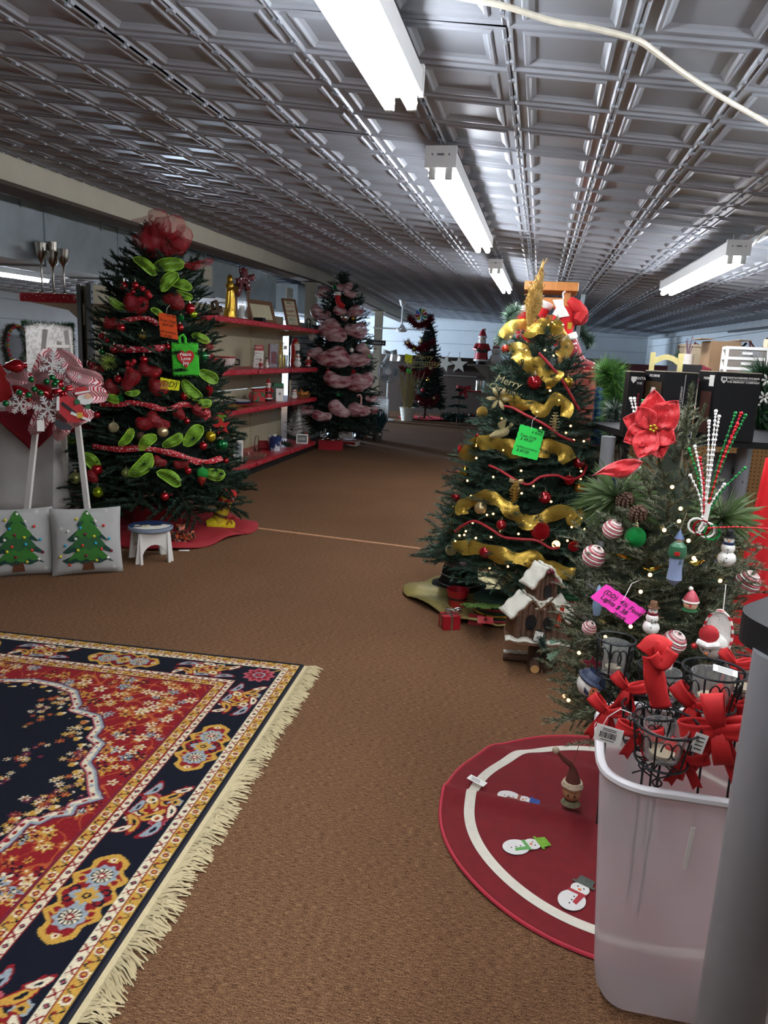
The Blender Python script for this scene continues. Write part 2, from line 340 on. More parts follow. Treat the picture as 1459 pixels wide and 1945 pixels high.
# ================= CEILING LIGHTS =================
m_hous=M('white_enamel','e8e8e6',.4,0,.02); m_tube=emitter('fluorescent_tube','f4f8ff',TUBE_STRENGTH); m_end=M('lampholder','d9dcd6',.4)
def fixture(x,y0,label,L=2.44,drop=.05):
    z=ceilz(x,y0+L/2); t=thing('fluorescent_light',label,'ceiling light',(x,y0,z),group='ceiling strip lights')
    sl=math.atan2(ceilz(x,y0+L)-ceilz(x,y0),L); t.rotation_euler=(sl,0,0); zt=-drop-.02
    hb=MB(); hb.add([(a,b,c) for b in(0,L) for a,c in((-.055,zt),(.055,zt),(.062,zt-.012),(.062,zt-.075),(-.062,zt-.075),(-.062,zt-.012))],[(i,(i+1)%6,6+(i+1)%6,6+i) for i in range(6)]+[(5,4,3,2,1,0),(6,7,8,9,10,11)])
    hb.obj('housing',m_hous,t,smooth=False)
    for b,n in((-.012,-1),(L+.012,1)):
        e=MB(); e.box((0,b,zt-.038),(.13,.024,.085)); eo=e.obj('end_plate',m_hous,t,smooth=False)
        k=MB(); k.box((0,b+n*.013,zt-.03),(.028,.003,.007)); 
        for s in(-1,1): k.tube([(s*.035,b+n*.012,zt-.03),(s*.035,b+n*.014,zt-.03)],.004,8)
        k.obj('knockout',M('knockout_grey','6d7072',.5),eo)
    for s in(-1,1):
        MB().tube([(s*.034,.012,zt-.105),(s*.034,L-.012,zt-.105)],.019,10).obj('tube',m_tube,t)
        for b in(.0,L): 
            h=MB(); h.rbox((s*.034,b,zt-.098),(.03,.022,.05),.006); h.obj('lampholder',m_end,t)
    for b in(.15,L-.15):
        ch=[(0,b,zt),(0,b,.02)]; MB().tube(ch,.004,6).obj('hanging_chain',m_silver,t)
    return t
fixture(-.475,-.02,'nearest twin-tube strip light, cut off by the top of the photo')
fixture(-.475,3.36,'twin-tube strip light in the middle of the aisle row')
fixture(-.475,7.3,'farthest and smallest twin-tube strip light of the aisle row, above the wooden rack')
fixture(1.03,4.75,'twin-tube strip light at the right, fed by a white cable')
fixture(1.03,.35,'unseen twin-tube strip light added overhead to the right of the camera')  # unseen lamp continuing the right row, added to light the right side
q=F(48,517,2.24); fixture(q.x,q.y-2.44,'distant strip light at the left edge below the duct')
fixture(-7.6,8.5,'distant strip light beyond the beam, hidden by the tall shelves')
# cables
def cpt(x,y,off=.015):
    d=ray(x,y); lo,hi=.5,30
    for _ in range(50):
        m=(lo+hi)/2; p=CAM+d*m
        if p.z>ceilz(p.x,p.y)-off: hi=m
        else: lo=m
    return CAM+d*lo
m_cable=M('cream_cable','d8d2bf',.5)
MB().tube(cat_rom([cpt(*q,.03) for q in((840,-12),(900,0),(960,12),(1050,40),(1120,52),(1205,74),(1240,95),(1300,140),(1380,190),(1470,240))]),.0075,8).obj('ceiling_cable',m_cable,label='cream electric cable running across the tin ceiling at upper right',cat='cable')
MB().tube(cat_rom([cpt(1399,497,.1),cpt(1402,474,.06),cpt(1428,466,.03),cpt(1445,448,.03),cpt(1475,430,.03)]),.007,8).obj('light_cable',m_cable,label='short cream cable feeding the right strip light',cat='cable')
# ================= TREES =================
def branch(L,ntw,nl,nw,seed,tw=.5,droop=-.1,mats=None,spacing=.012,dens=2,sub=False,nvar=1,ang=48):
    """one needled branch along +X"""
    r=random.Random(seed); b=MB(); b.mi=0
    def axis(p0,d,ln,dr,rad,n=5):
        pts=[]
        for k in range(n+1):
            t=k/n; pts.append(p0+d*(ln*t)+Vector((0,0,dr*ln*t*t)))
        b.mi=0; b.tube(pts,[rad*(1-.6*k/n) for k in range(n+1)],3,cap=False); return pts
    def needles(pts,ln,start=0.0):
        n=max(4,int(ln*(1-start)/spacing)); up=Vector((0,0,1))
        for k in range(n):
            t=start+(1-start)*k/n; i=min(int(t*(len(pts)-1)),len(pts)-2); u=t*(len(pts)-1)-i; p=pts[i].lerp(pts[i+1],u); d=(pts[i+1]-pts[i]).normalized()
            sd=d.cross(up); sd=sd.normalized() if sd.length>1e-4 else Vector((0,1,0)); up2=sd.cross(d)
            for q in range(dens):
                a=TAU*(q/dens)+r.uniform(-.5,.5)+k*.9; o=sd*math.cos(a)+up2*(math.sin(a)*.7+.2)
                th=R(r.uniform(ang-14,ang+12)); nd=(d*math.cos(th)+o*math.sin(th)).normalized(); l=nl*r.uniform(.75,1.15)*(1-.25*t)
                w=nd.cross(up2 if r.random()<.5 else sd); w=(w.normalized() if w.length>1e-4 else sd)*nw*.5
                b.mi=1+r.randrange(nvar); o_=len(b.v); b.v+=[tuple(p-w),tuple(p+w),tuple(p+nd*l)]; b.f.append((o_,o_+1,o_+2)); b.m.append(b.mi)
        # terminal tuft
        d=(pts[-1]-pts[-2]).normalized()
        for q in range(5):
            nd=(d+Vector((r.uniform(-.35,.35),r.uniform(-.35,.35),r.uniform(-.35,.35)))).normalized(); w=nd.cross(up); w=(w.normalized() if w.length>1e-4 else Vector((0,1,0)))*nw*.5
            b.mi=1+r.randrange(nvar); o_=len(b.v); p=pts[-1]; b.v+=[tuple(p-w),tuple(p+w),tuple(p+nd*nl)]; b.f.append((o_,o_+1,o_+2)); b.m.append(b.mi)
    X=Vector((1,0,0)); main=axis(Vector((0,0,0)),X,L,droop,.006*L/.5+.001); needles(main,L,.3)
    for k in range(ntw):
        t=.22+.68*k/max(1,ntw-1); s=1 if k%2 else -1; i=min(int(t*5),4); p=main[i].lerp(main[i+1],t*5-i)
        a=R(r.uniform(34,58))*s; d=Vector((math.cos(a),math.sin(a),r.uniform(-.12,.3))).normalized(); ln=tw*L*(1-.45*t)*r.uniform(.8,1.15)
        pt=axis(p,d,ln,r.uniform(-.15,.1),.003,3); needles(pt,ln,.08)
        if sub:
            for s2 in(-1,1):
                d2=(Matrix.Rotation(s2*R(40),3,'Z')@d); pt2=axis(pt[1],d2,ln*.5,0,.002,2); needles(pt2,ln*.5,.1)
    return b.mesh('branch',mats,False)
TREES={}
class Tree: pass
def make_tree(key,name,label,base,H,z0,prof,nbr,meshes,lens,mcore,seed,trunk_r=.03,tilt=(2,42),stand=True,jit=.1,core=.62,toptuft=True):
    """prof(t) -> radius at t=0 (lowest foliage) .. 1 (tip)"""
    r=random.Random(seed); t=Tree(); t.base=Vector(base); t.H=H; t.z0=z0; t.prof=prof
    o=thing(name,label,'christmas tree',base); t.o=o; TREES[key]=t
    MB().lathe([(trunk_r,0.02),(trunk_r*.8,H*.5),(trunk_r*.3,H*.96)],8).obj('trunk',m_bark,o)
    if stand:
        for k in range(3):
            a=TAU*k/3+.5; MB().tube([(0,0,.16),(.12*math.cos(a),.12*math.sin(a),.05),(.24*math.cos(a),.24*math.sin(a),.012)],.011,6).obj('stand_leg',M('stand_green','15241c',.5),o)
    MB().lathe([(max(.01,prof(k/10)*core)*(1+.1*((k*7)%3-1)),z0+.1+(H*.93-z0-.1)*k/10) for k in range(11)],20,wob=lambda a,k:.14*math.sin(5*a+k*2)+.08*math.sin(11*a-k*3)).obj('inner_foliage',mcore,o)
    cum=[];tot=0;N=60
    for k in range(N): tot+=prof((k+.5)/N)+.05; cum.append(tot)
    for i in range(nbr):
        q=(i+.5)/nbr*tot; k=next(j for j in range(N) if cum[j]>=q); u=(k+r.random())/N
        z=z0+(H-z0)*u; Rr=prof(u)*r.uniform(1-jit,1+jit); az=i*2.39996+r.uniform(-.25,.25)
        want=max(.10,min(Rr,lens[-1]*1.15)); j=min(range(len(lens)),key=lambda q:abs(lens[q]-want)); sc=want/lens[j]
        el=R(tilt[0]+(tilt[1]-tilt[0])*u+r.uniform(-9,9)); st=max(0,Rr-want*math.cos(el))
        zz=z-want*math.sin(el)*.6
        mt=Matrix.Rotation(az,4,'Z')@Matrix.Translation((st,0,zz))@Matrix.Rotation(-el,4,'Y')@Matrix.Rotation(r.uniform(-.4,.4),4,'X')@Matrix.Scale(sc,4)
        link('branch',meshes[j],o,M=mt)
    if toptuft:
        for k in range(5):
            mt=Matrix.Translation((0,0,H-.2))@Matrix.Rotation(k*1.256,4,'Z')@Matrix.Rotation(R(-78 if k else -89),4,'Y')@Matrix.Scale(.22/lens[0],4); link('branch',meshes[0],o,M=mt)
    return t
def tprof(t,z):
    u=(z-t.base.z-t.z0)/(t.H-t.z0); return t.prof(min(1,max(0,u))) if -0.25<u<1.1 else 0.02
def hit(t,x,y,k=.97,push=0.0):
    """where the ray through a pixel meets the tree's outline; near the silhouette, the closest point to the axis"""
    d=ray(x,y).normalized(); b=t.base; best=None; d0=(Vector((b.x,b.y,1.2))-CAM).length-1.2
    for i in range(480):
        p=CAM+d*(d0+i*.005); rr=math.hypot(p.x-b.x,p.y-b.y); g=rr-tprof(t,p.z)*k
        if best is None or g<best[0]: best=(g,p)
        if g<0: best=(g,p); break
    return best[1]-d*push
def on_strip(name,mat,parent,P,width,wob=.15,seed=0,twist=.6,curl=.2,n=4,**kw):
    """ribbon of given width following 3D points, flat side turned to the viewer with twists"""
    r=random.Random(seed); Q=cat_rom(P,5); b=MB(); vs=[];m=len(Q); ph=r.uniform(0,6)
    for k,p in enumerate(Q):
        tg=(Q[min(m-1,k+1)]-Q[max(0,k-1)]).normalized(); view=(CAM-p).normalized(); w=view.cross(tg); w=w.normalized() if w.length>1e-5 else Vector((0,0,1))
        w=(Matrix.Rotation(twist*math.sin(k*.45+ph),3,tg)@w); nn=tg.cross(w).normalized()
        wd=width*(1+wob*math.sin(k*.7+ph*2))
        for i in range(n+1):
            s=(i/n-.5); vs.append(p+w*(s*wd)+nn*(curl*wd*(math.cos(s*PI)-.6)+.04*wd*math.sin(i*2.1+k*1.3)))
    b.add(vs,[(k*(n+1)+i,k*(n+1)+i+1,(k+1)*(n+1)+i+1,(k+1)*(n+1)+i) for k in range(m-1) for i in range(n)])
    return b.obj(name,mat,parent,**kw)
def loop_petal(p,size,ang,bend,seed,asp=.6):
    """a puffed ribbon loop/leaf facing the viewer, returned as a mesh builder in world space"""
    r=random.Random(seed); view=(CAM-Vector(p)).normalized(); rt=view.cross(Vector((0,0,-1))).normalized(); up=rt.cross(view)*-1
    e1=rt*math.cos(ang)+up*math.sin(ang); e2=-rt*math.sin(ang)+up*math.cos(ang); b=MB(); ph=r.uniform(0,6)
    def fn(u,v):
        x=(u-.5)*2; w=(max(0,1-abs(x)**2.2))**.5*(.75+.25*u); y=(v-.5)*2*w*asp
        return Vector(p)+e1*(x*size)+e2*(y*size+.12*size*math.sin(x*2+ph))+view*(size*(bend*(1-x*x)+.22*math.cos(v*PI*2+ph)*w+.1*math.sin(x*6+ph)))
    b.grid(fn,12,6); return b
def pouf(p,size,ang,seed,asp=.7):
    """gathered ribbon pouf: pinched at both ends, bulging to the viewer, wrinkled"""
    r=random.Random(seed); view=(CAM-Vector(p)).normalized(); rt=view.cross(Vector((0,0,-1))).normalized(); up=rt.cross(view)*-1
    e1=rt*math.cos(ang)+up*math.sin(ang); e2=-rt*math.sin(ang)+up*math.cos(ang); b=MB(); ph=r.uniform(0,6); f1=r.uniform(2,4)
    def fn(u,v):
        x=(u-.5)*2; w=size*asp*(max(0,1-abs(x)**3))**.6*(1+.16*math.sin(f1*x+ph))+.06*size; phi=v*PI*1.25-PI*.12
        w*=1+.06*math.sin(phi*6+x*4+ph)+.05*math.sin(phi*13-x*7)
        return Vector(p)+e1*(x*size)+e2*(w*math.cos(phi)+.12*size*math.sin(x*2.5+ph))+view*(w*.75*math.sin(phi)-.1*size)
    b.grid(fn,16,14); return b
# ---- ornaments ----
_ob={}
def ball_me(kind,mat):
    k=(kind,mat.name)
    if k in _ob: return _ob[k]
    b=MB()
    if kind=='ribbed': b.ball((0,0,0),1,24,10,wob=lambda a,q:.06*math.cos(12*a))
    elif kind=='dimple': b.ball((0,0,0),1,20,12,wob=lambda a,q:.05*math.cos(10*a+PI*(q%2)))
    elif kind=='onion': b.lathe([(.001,-1.5),(.12,-1.2),(.55,-.75),(.92,-.2),(.95,.25),(.6,.75),(.2,.98),(.001,1)],16)
    elif kind=='drop': b.lathe([(.001,-1.35),(.35,-1),(.8,-.3),(.85,.2),(.5,.8),(.15,1.05),(.001,1.1)],14)
    elif kind=='stripe': b.ball((0,0,0),1,18,14,wob=lambda a,q:.05*(q%2))
    else: b.ball((0,0,0),1,18,12)
    c=MB().lathe([(.22,.9),(.22,1.14),(.12,1.18),(.001,1.18)],10)
    h=MB().tube([(.12*math.sin(a),0,1.28-.12*math.cos(a)) for a in [k*.6 for k in range(11)]]+[(0,0,1.75)],.03,5)
    _ob[k]=(b.mesh('ball',mat),c.mesh('cap',m_cap),h.mesh('hook',m_cap)); return _ob[k]
def ornament(name,label,p,r,mat,kind='ball',group=None,hook=True):
    o=thing(name,label,'ornament',p,0,group); bm_,cm,hm=ball_me(kind,mat); sc=(r,r,r); rz=random.Random(label).uniform(0,6)
    link('ball',bm_,o,scale=sc,rot=(0,0,rz)); link('cap',cm,o,scale=sc)
    if hook: link('hook',hm,o,scale=sc)
    return o
def tag_card(name,label,corners,Y_or_pts,mat,lines,size,zig=True,string=True,shear=.25,cat='price tag',group=None):
    """zig-zag edged price card; four corner points in 3D, order TL,TR,BR,BL"""
    A,B,C_,D=[Vector(q) for q in Y_or_pts]; o_=(A+B+C_+D)/4; ex=((B-A)+(C_-D)).normalized(); ez=((A-D)+(B-C_)); ez=(ez-ex*ez.dot(ex)).normalized(); ey=ez.cross(ex)
    o=thing(name,label,cat,o_,group=group); o.matrix_world=Matrix(((ex.x,ey.x,ez.x,o_.x),(ex.y,ey.y,ez.y,o_.y),(ex.z,ey.z,ez.z,o_.z),(0,0,0,1)))
    iv=o.matrix_world.inverted(); q=[iv@v for v in(D,C_,B,A)]; poly=[]; nz=10
    for i in range(4):
        a,b=q[i],q[(i+1)%4]; d=b-a; nrm=Vector((d.z,0,-d.x)).normalized()
        for k in range(nz): 
            p=a+d*(k/nz)+nrm*((.05*d.length/3 if k%2 else 0) if zig else 0); poly.append((p.x,p.z))
    MB().prism(poly,.0012).obj('card',mat,o,smooth=False)
    for i,(s,dx,dz,sc) in enumerate(lines): text(s,size*sc,m_ink,o,(dx,-.0016,dz),name='handwriting',shear=shear)
    if string:
        mid=(iv@A+iv@B)/2; MB().tube([(mid.x-.004,0,mid.z-.01),(mid.x-.01,0,mid.z+.04),(mid.x+.008,0,mid.z+.07)],.0012,5).obj('string',m_white,o)
    return o
def quad_px(t,px,push=.03):
    P=[hit(t,*q) for q in px]; d=min((p-CAM).dot(CF) for p in P)-push   # keep the card in one plane facing the viewer
    return [CAM+ray(*q)*d for q in px]
def bowknot(name,label,p,size,mat,rz,loops=2,tails=2,parent=None,cat='bow',seed=0,**kw):
    """tied bow: puffed loops, knot, tails; local -Y faces the viewer"""
    o=thing(name,label,cat,p,rz,**kw) if parent is None else parent; r=random.Random(seed); off=(0,0,0) if parent is None else p
    O=Vector(off); n=loops
    for k in range(n):
        a=(PI*.06+(0 if k%2==0 else PI*.88)) if n==2 else TAU*k/n+.3
        def fn(u,v,a=a):
            th=u*TAU*.5*2; x=size*(.5-.5*math.cos(th)); y=-size*.28*math.sin(th); w=size*(.28+.3*math.sin(u*PI))
            q=(v-.5)*w; return O+Vector((x*math.cos(a)-q*math.sin(a),y-.02*size*math.cos(v*9),x*math.sin(a)+q*math.cos(a)))
        MB().grid(fn,16,5).obj('loop',mat,o,solid=.002)
    MB().ball(tuple(O+Vector((0,-.06*size,0))),size*.17,10,6,d=(1,.8,1.2)).obj('knot',mat,o)
    for k in range(tails):
        s=-1 if k%2==0 else 1; a=R(-90+s*r.uniform(14,30)); ln=size*r.uniform(1.1,1.6)
        def fn(u,v,a=a,ln=ln): 
            q=(v-.5)*size*.42; l=ln*u+(.12*size*abs(v-.5)*2 if u>.95 else 0); return O+Vector((l*math.cos(a)-q*math.sin(a),-.05*size*math.sin(u*5+k),l*math.sin(a)+q*math.cos(a)))
        MB().grid(fn,8,4).obj('tail',mat,o,solid=.002)
    return o
# ================= LEFT TREE =================
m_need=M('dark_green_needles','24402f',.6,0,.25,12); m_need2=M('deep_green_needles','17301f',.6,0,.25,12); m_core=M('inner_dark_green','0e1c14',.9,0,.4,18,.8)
LB=[branch(L,n,.032,.0085,k+1,tw=.55,droop=-.12,mats=[m_bark,m_need,m_need2],spacing=.009,dens=5,nvar=2) for k,(L,n) in enumerate(((.28,7),(.45,9),(.64,11)))]
bL=F(300,1000)
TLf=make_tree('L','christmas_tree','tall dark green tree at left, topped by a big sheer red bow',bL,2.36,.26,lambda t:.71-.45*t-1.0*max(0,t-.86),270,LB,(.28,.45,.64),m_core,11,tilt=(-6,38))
mL=mpp(hit(TLf,300,800))
def LO(x,y,rp,mat,kind,lab,name='ball_ornament',group=None):
    p=hit(TLf,x,y,1.0,.02); return ornament(name,lab,p,rp*mpp(p),mat,kind,group)
for x,y,rp,w in((235.5,543,8.2,'high up, left one of a pair under the lime bow'),(257,542,7.4,'high up, right one of a pair under the lime bow'),(252,554,6,'tucked below the high pair'),
 (361,586,10,'at the right edge level with the gold statue base'),(230,623,8,'just under the upper patterned ribbon'),(193,638,6,'at the far left edge beside the shelf end'),(203,646,5,'small, close to the left edge'),
 (217,663,8.4,'at the left end of the snowflake ribbon'),(319,659,6.5,'at the right end of the snowflake ribbon'),(273.5,683,8,'alone below the snowflake ribbon'),(294.5,711,7,'left of the yellow price tag'),
 (224.5,720,8,'beside the big red mesh loop'),(173,691,8,'left of the spiky lime starburst'),(350,752,8,'below the yellow price tag'),(342,622,7.5,'right of the orange price tag'),
 (184,788,7,'right of the easel wreath'),(355,800,6,'small, right of the champagne ball'),(184,892,11,'largest, low on the left beside the easel'),(386,847,8,'below the multicolour ball at lower right'),
 (357,894,7.2,'low, left of the fluffy green bulb'),(313,943,8,'lowest, hanging above the round stool'),(429,875,6,'at the far lower right edge'),(246,821,7,'beside the pine cone cluster')):
    LO(x,y,rp,m_red,'ball','red ball, left tree, '+w,group='red balls on the left tree')
LO(397,741,9,m_red,'onion','red onion-shaped ornament at the right edge of the left tree',name='onion_ornament'); LO(383,911,9,M('rust_glass','8e2a20',.25,.4),'onion','dark red drop ornament under the fluffy green bulb',name='onion_ornament')
LO(309,820,11,m_champ,'ball','pale gold ball ornament hanging in the red mesh bow of the left tree'); LO(216,812,10,m_champglit,'ball','champagne glitter ball ornament on the left tree above the lime loop')
LO(144,908,12,m_olive,'ball','olive satin ball ornament between the easel legs'); LO(186,935,10.5,m_lime,'ball','shiny lime ball ornament low on the left tree'); LO(240,899,9,M('striped_green','7d8748',.35,.4),'ribbed','olive striped ribbed ball low on the left tree')
LO(422,845,10.5,m_green,'ribbed','dark green ribbed ball at the right edge below the red star'); LO(400,829,10.5,M('yellow_red_glass','b79a1e',.15,.6,.6,8),'ball','yellow and red glass ball below the red star')
LO(228.6,757,8,m_greenglit,'drop','green glitter drop ornament beside the lower patterned ribbon',name='drop_ornament'); LO(154.5,826,8,m_green,'ribbed','emerald ribbed ball behind the easel leg'); LO(384.6,899,11.5,M('green_tinsel','14a03a',.8,0,.3,80,1),'ball','fluffy bright green bulb ornament at lower right')
LO(270.6,637,8.2,M('bronze_gold','8f7a38',.3,.8),'ribbed','old gold ribbed ball beside the orange price tag'); LO(344,604,6,m_greenglit,'ball','small green ball right of the orange price tag'); LO(367,596.5,7,m_lime,'ribbed','yellow ribbed ball under the red ball at the right edge'); LO(194,668,6,m_green,'ball','small green ball left of the snowflake ribbon'); LO(386,676.5,9,m_green,'ball','dark green ball right of the furry green bag')
# berry clusters
for bx,by,lab in((276,556,'cluster of matte red berries beside the high red balls'),(249,694,'cluster of matte red berries left of the lone red ball')):
    p=hit(TLf,bx,by,1,.02); o=thing('berry_cluster',lab,'berry pick',p); rr=random.Random(bx)
    for k in range(6): MB().ball((0,0,0),.021,10,6).obj('berry',m_redmatte,o,loc=(rr.uniform(-.05,.05),rr.uniform(-.02,.0),rr.uniform(-.05,.05)))
# spiky starburst
p=hit(TLf,206,688,1,.04); o=thing('starburst_ornament','spiky lime green starburst ornament on the left tree','ornament',p); b=MB(); rr=random.Random(4)
for k in range(130):
    d=Vector((rr.gauss(0,1),rr.gauss(0,1),rr.gauss(0,1))).normalized(); b.tube([d*.004,d*.066],[.0018,.0007],3,cap=False)
b.obj('spikes',M('lime_spikes','a9c255',.4,.2),o); MB().ball((0,0,0),.014,8,6).obj('core',m_lime,o)
# pine cone cluster
def pinecone(name,label,p,L,rad,mat,parent=None,rx=0,ry=0,snow=None,group=None):
    b=MB(); n=9
    for k in range(n):
        z=L*(k/(n-1)-.5); rr_=rad*math.sin(PI*(.12+.8*k/n)); m=9
        for i in range(m):
            a=TAU*i/m+k*.5; b.add([(rr_*.35*math.cos(a),rr_*.35*math.sin(a),z),(rr_*.8*math.cos(a-.3),rr_*.8*math.sin(a-.3),z-.02*L),(rr_*math.cos(a),rr_*math.sin(a),z-.06*L),(rr_*.8*math.cos(a+.3),rr_*.8*math.sin(a+.3),z-.02*L)],[(0,1,2,3)])
    mm=Euler((rx,ry,0))
    if parent: return b.obj(name,mat,parent,loc=p,rot=mm,solid=.002)
    o=thing(name,label,'pine cone',p,rot=mm,group=group); b.obj('scales',mat,o,solid=.002); MB().tube([(0,0,-L*.45),(0,0,L*.45)],rad*.35,6).obj('core',mat,o); return o
m_cone=M('pine_cone_brown','4d3222',.7,0,.2,60)
p=hit(TLf,268,829,1,.03); pinecone('pine_cone','brown pine cone beside the red mesh bow on the left tree',p,.08,.035,m_cone,rx=1.2)
# patterned ribbons
m_knit=pattern('red_snow_print',('e3cfcb','a8121e'),'voronoi',60,.30,.6,soft=.06); m_knit2=pattern('red_diamond_print',('e0cac6','a8162a'),'voronoi',45,.34,.6,soft=.05)
def LR(pts,wpx,mat,lab,seed,name='printed_ribbon',tw=.35):
    P=[hit(TLf,x,y,1.02,.015) for x,y in pts]; return on_strip(name,mat,None,P,wpx*mpp(P[0]),seed=seed,twist=tw,label=lab,cat='ribbon',group='ribbons on the left tree')
LR([(198.6,604.5),(216,613),(244.7,607),(276,604.5),(302,616)],9,m_knit,'narrow red and white printed ribbon high on the left tree',1)
LR([(210,659),(245,663.5),(276,663.5),(314,660)],12,m_knit2,'wider red ribbon with white diamonds left of the furry bag',2,tw=.15)
LR([(189,769),(221,768),(252,765),(284,771),(315,777),(350,768),(378,777),(400,788)],10,m_knit,'red and white printed ribbon across the middle of the left tree',3)
LR([(176,848),(221,853),(271,851),(315,859),(347,866),(375,877),(397,877),(422,869)],11,m_knit,'red and white printed ribbon across the lower part of the left tree',4)
# mesh ribbons: one long wound ribbon each, seen as puffed loops
m_lm=pattern('lime_mesh',('4f8a18','96c63c'),'wave',70,.5,.45,2,alpha=(.35,.9)); m_rm=pattern('sheer_red_mesh',('7c0c16','b81a26'),'wave',110,.5,.5,2,alpha=(.3,.62))
m_le=M('lime_edge','9ccc3a',.5); o=thing('lime_mesh_ribbon','lime green mesh ribbon wound in puffed loops around the left tree','ribbon',bL); rr=random.Random(8)
for x,y,s in((276,505,22),(320,504,26),(321,535,20),(344,541,18),(222,576,15),(299,594,12),(381,642,15),(396,715,17),(364,741,22),(386,766,14),(214,757,13),(252,746,12),(240,831,18),(280,840,18),(328,837,19),(367,828,22),(172,877,20),(268,884,26),(321,908,22),(407,900,18),(130,834,14),(350,560,14)):
    p=hit(TLf,x,y,1.04,.03); an=rr.uniform(-.9,.9); b=loop_petal(p,s*1.15*mpp(p),an,rr.uniform(.2,.6),x,rr.uniform(.4,.62)); e_=[Vector(b.v[i]) for i in range(0,13)]+[Vector(b.v[6*13+i]) for i in range(12,-1,-1)]; b.mi=1; b.tube(e_,.0028,4,closed=True); q=b.obj('ribbon_loop',[m_lm,m_le],o); q.matrix_parent_inverse=Matrix.Translation(-bL)
o=thing('sheer_red_ribbon','sheer red mesh ribbon gathered in loops around the left tree','ribbon',bL)
for x,y,s in((330,573,22),(258,577,24),(248,722,24),(285,703,22),(303,735,20),(212,736,16),(300,800,24),(278,803,20),(340,786,14),(381,780,18),(303,877,14),(344,881,15),(395,655,12),(175,905,14),(184,700,14),(210,615,14)):
    p=hit(TLf,x,y,1.04,.025); b=pouf(p,s*mpp(p),rr.uniform(-.9,.9),x+7,rr.uniform(.45,.75)); q=b.obj('ribbon_loop',m_rm,o); q.matrix_parent_inverse=Matrix.Translation(-bL)
# top bow
tp=Vector((bL.x,bL.y,bL.z+2.36)); o=thing('tree_top_bow','big sheer red mesh bow on top of the left tree','bow',tp)
for x,y,s,a,asp in((287,450,30,1.3,.8),(300,425,28,1.8,.75),(325,430,27,.8,.8),(345,452,25,1.2,.7),(310,462,38,.1,.6),(292,468,28,-.2,.7),(330,465,26,.3,.7),(270,415,22,.25,.25),(385,498,22,.1,.35),(362,503,20,-.1,.4)):
    p=PY(x,y,bL.y-.12+.08*math.sin(x)); b=(pouf(p,s*mpp(p),a,x,asp) if asp>.5 else loop_petal(p,s*mpp(p),a,.35,x,asp)); q=b.obj('bow_loop',m_rm,o); q.matrix_parent_inverse=Matrix.Translation(-tp)
# star, heart bag, price cards
p=hit(TLf,421,810,1,.04); o=thing('star_ornament','flat red felt star ornament at the right edge of the left tree','ornament',p,face(p)); MB().prism(star_poly(5,.075,.034,1.75),.012).obj('star',m_velvet,o,smooth=False); MB().ball((0,-.008,0),.012,8,6).obj('bell',m_gold,o); bowknot('',None,Vector((0,0,.08)),.035,m_lm,0,parent=o)
p=hit(TLf,352,683,1,.05); o=thing('heart_bag','furry lime green bag with a red heart, hanging on the left tree','bag',p,face(p)+.1,rot=(0,-.05,face(p)+.1)); s=mpp(p)
fur=M('lime_fur','3fb52a',.9,0,.35,120,1); b=MB()
b.rbox((0,0,0),(50*s,.05,58*s),.012); b.obj('pouch',fur,o); b=MB(); rr=random.Random(3)
for k in range(900):
    x,z=rr.uniform(-25,25)*s,rr.uniform(-29,29)*s; q=Vector((x,-.026,z)); d=Vector((rr.uniform(-.6,.6),-1,rr.uniform(-.6,.6)))*.014
    if rr.random()<.35: e=rr.randrange(4); q=Vector(((25*s,-25*s,x,x)[e],rr.uniform(-.025,.025),(z,z,29*s,-29*s)[e])); d=Vector(((1,-1,0,0)[e],rr.uniform(-.5,.5),(0,0,1,-1)[e]))*.013
    b.add([q+Vector((.0015,0,0)),q-Vector((.0015,0,0)),q+d],[(0,1,2)])
b.obj('fur',fur,o,kind='stuff')
MB().tube([(-8*s,0,28*s),(-9*s,0,42*s),(-2*s,0,46*s),(2*s,0,40*s),(2*s,0,28*s)],.012,6).obj('handle',fur,o)
hp=[(16*s*math.sin(t)**3*1.05*.95,s*(13*math.cos(t)-5*math.cos(2*t)-2*math.cos(3*t)-math.cos(4*t))*1.2) for t in [TAU*k/30 for k in range(30)]]
h=MB().prism(hp[::-1],.006).obj('heart',m_velvet,o,loc=(0,-.036,3*s),smooth=False)
for k,w in enumerate(('Peace','Love','Joy')): text(w,9*s,m_white,h,(0,-.005,(7-8*k)*s),bold=.0006)
m_or=M('neon_orange_card','f25a1c',.6,0,.02,emit=0); m_ye=M('neon_yellow_card','e8ea12',.6,0,.02); m_gr=M('neon_green_card','16d84a',.6,0,.02); m_pk=M('neon_pink_card','ee38b0',.6,0,.02)
tag_card('price_card','neon orange zigzag price card on the left tree',0,quad_px(TLf,[(301,593),(334,600),(338,645),(305,639)],.06),m_or,[('7½ foot',.012,.075,1),('Tree Only',-.01,.035,1),('$69.00',-.005,.005,1),('w/decorations',0,-.045,.8),('$119.00',-.01,-.075,1)],.03)
tag_card('price_card','neon yellow zigzag card marked DD on the left tree',0,quad_px(TLf,[(305,717),(342,724),(340,742),(304,738)],.06),m_ye,[('(DD)',-.012,0,2.0),('75',.05,.02,1)],.03,string=False)
# tree skirt, stocking, poinsettia bow on floor
sk=thing('tree_skirt','dark red cloth skirt spread under the left tree','tree skirt',(bL.x,bL.y,0)); b=MB(); rr=random.Random(2)
b.grid(lambda u,v:((.12+v*(.66+.05*math.sin(u*31)))*math.cos(u*TAU),(.12+v*(.66+.05*math.sin(u*31)))*math.sin(u*TAU),.016+.024*v*(1-v)*4+.012*math.sin(u*TAU*9+v*4)*v),72,6)
b.obj('cloth',M('dark_red_velvet','8e0f1a',.8,0,.15,20,sheen=.4),sk,solid=.006)
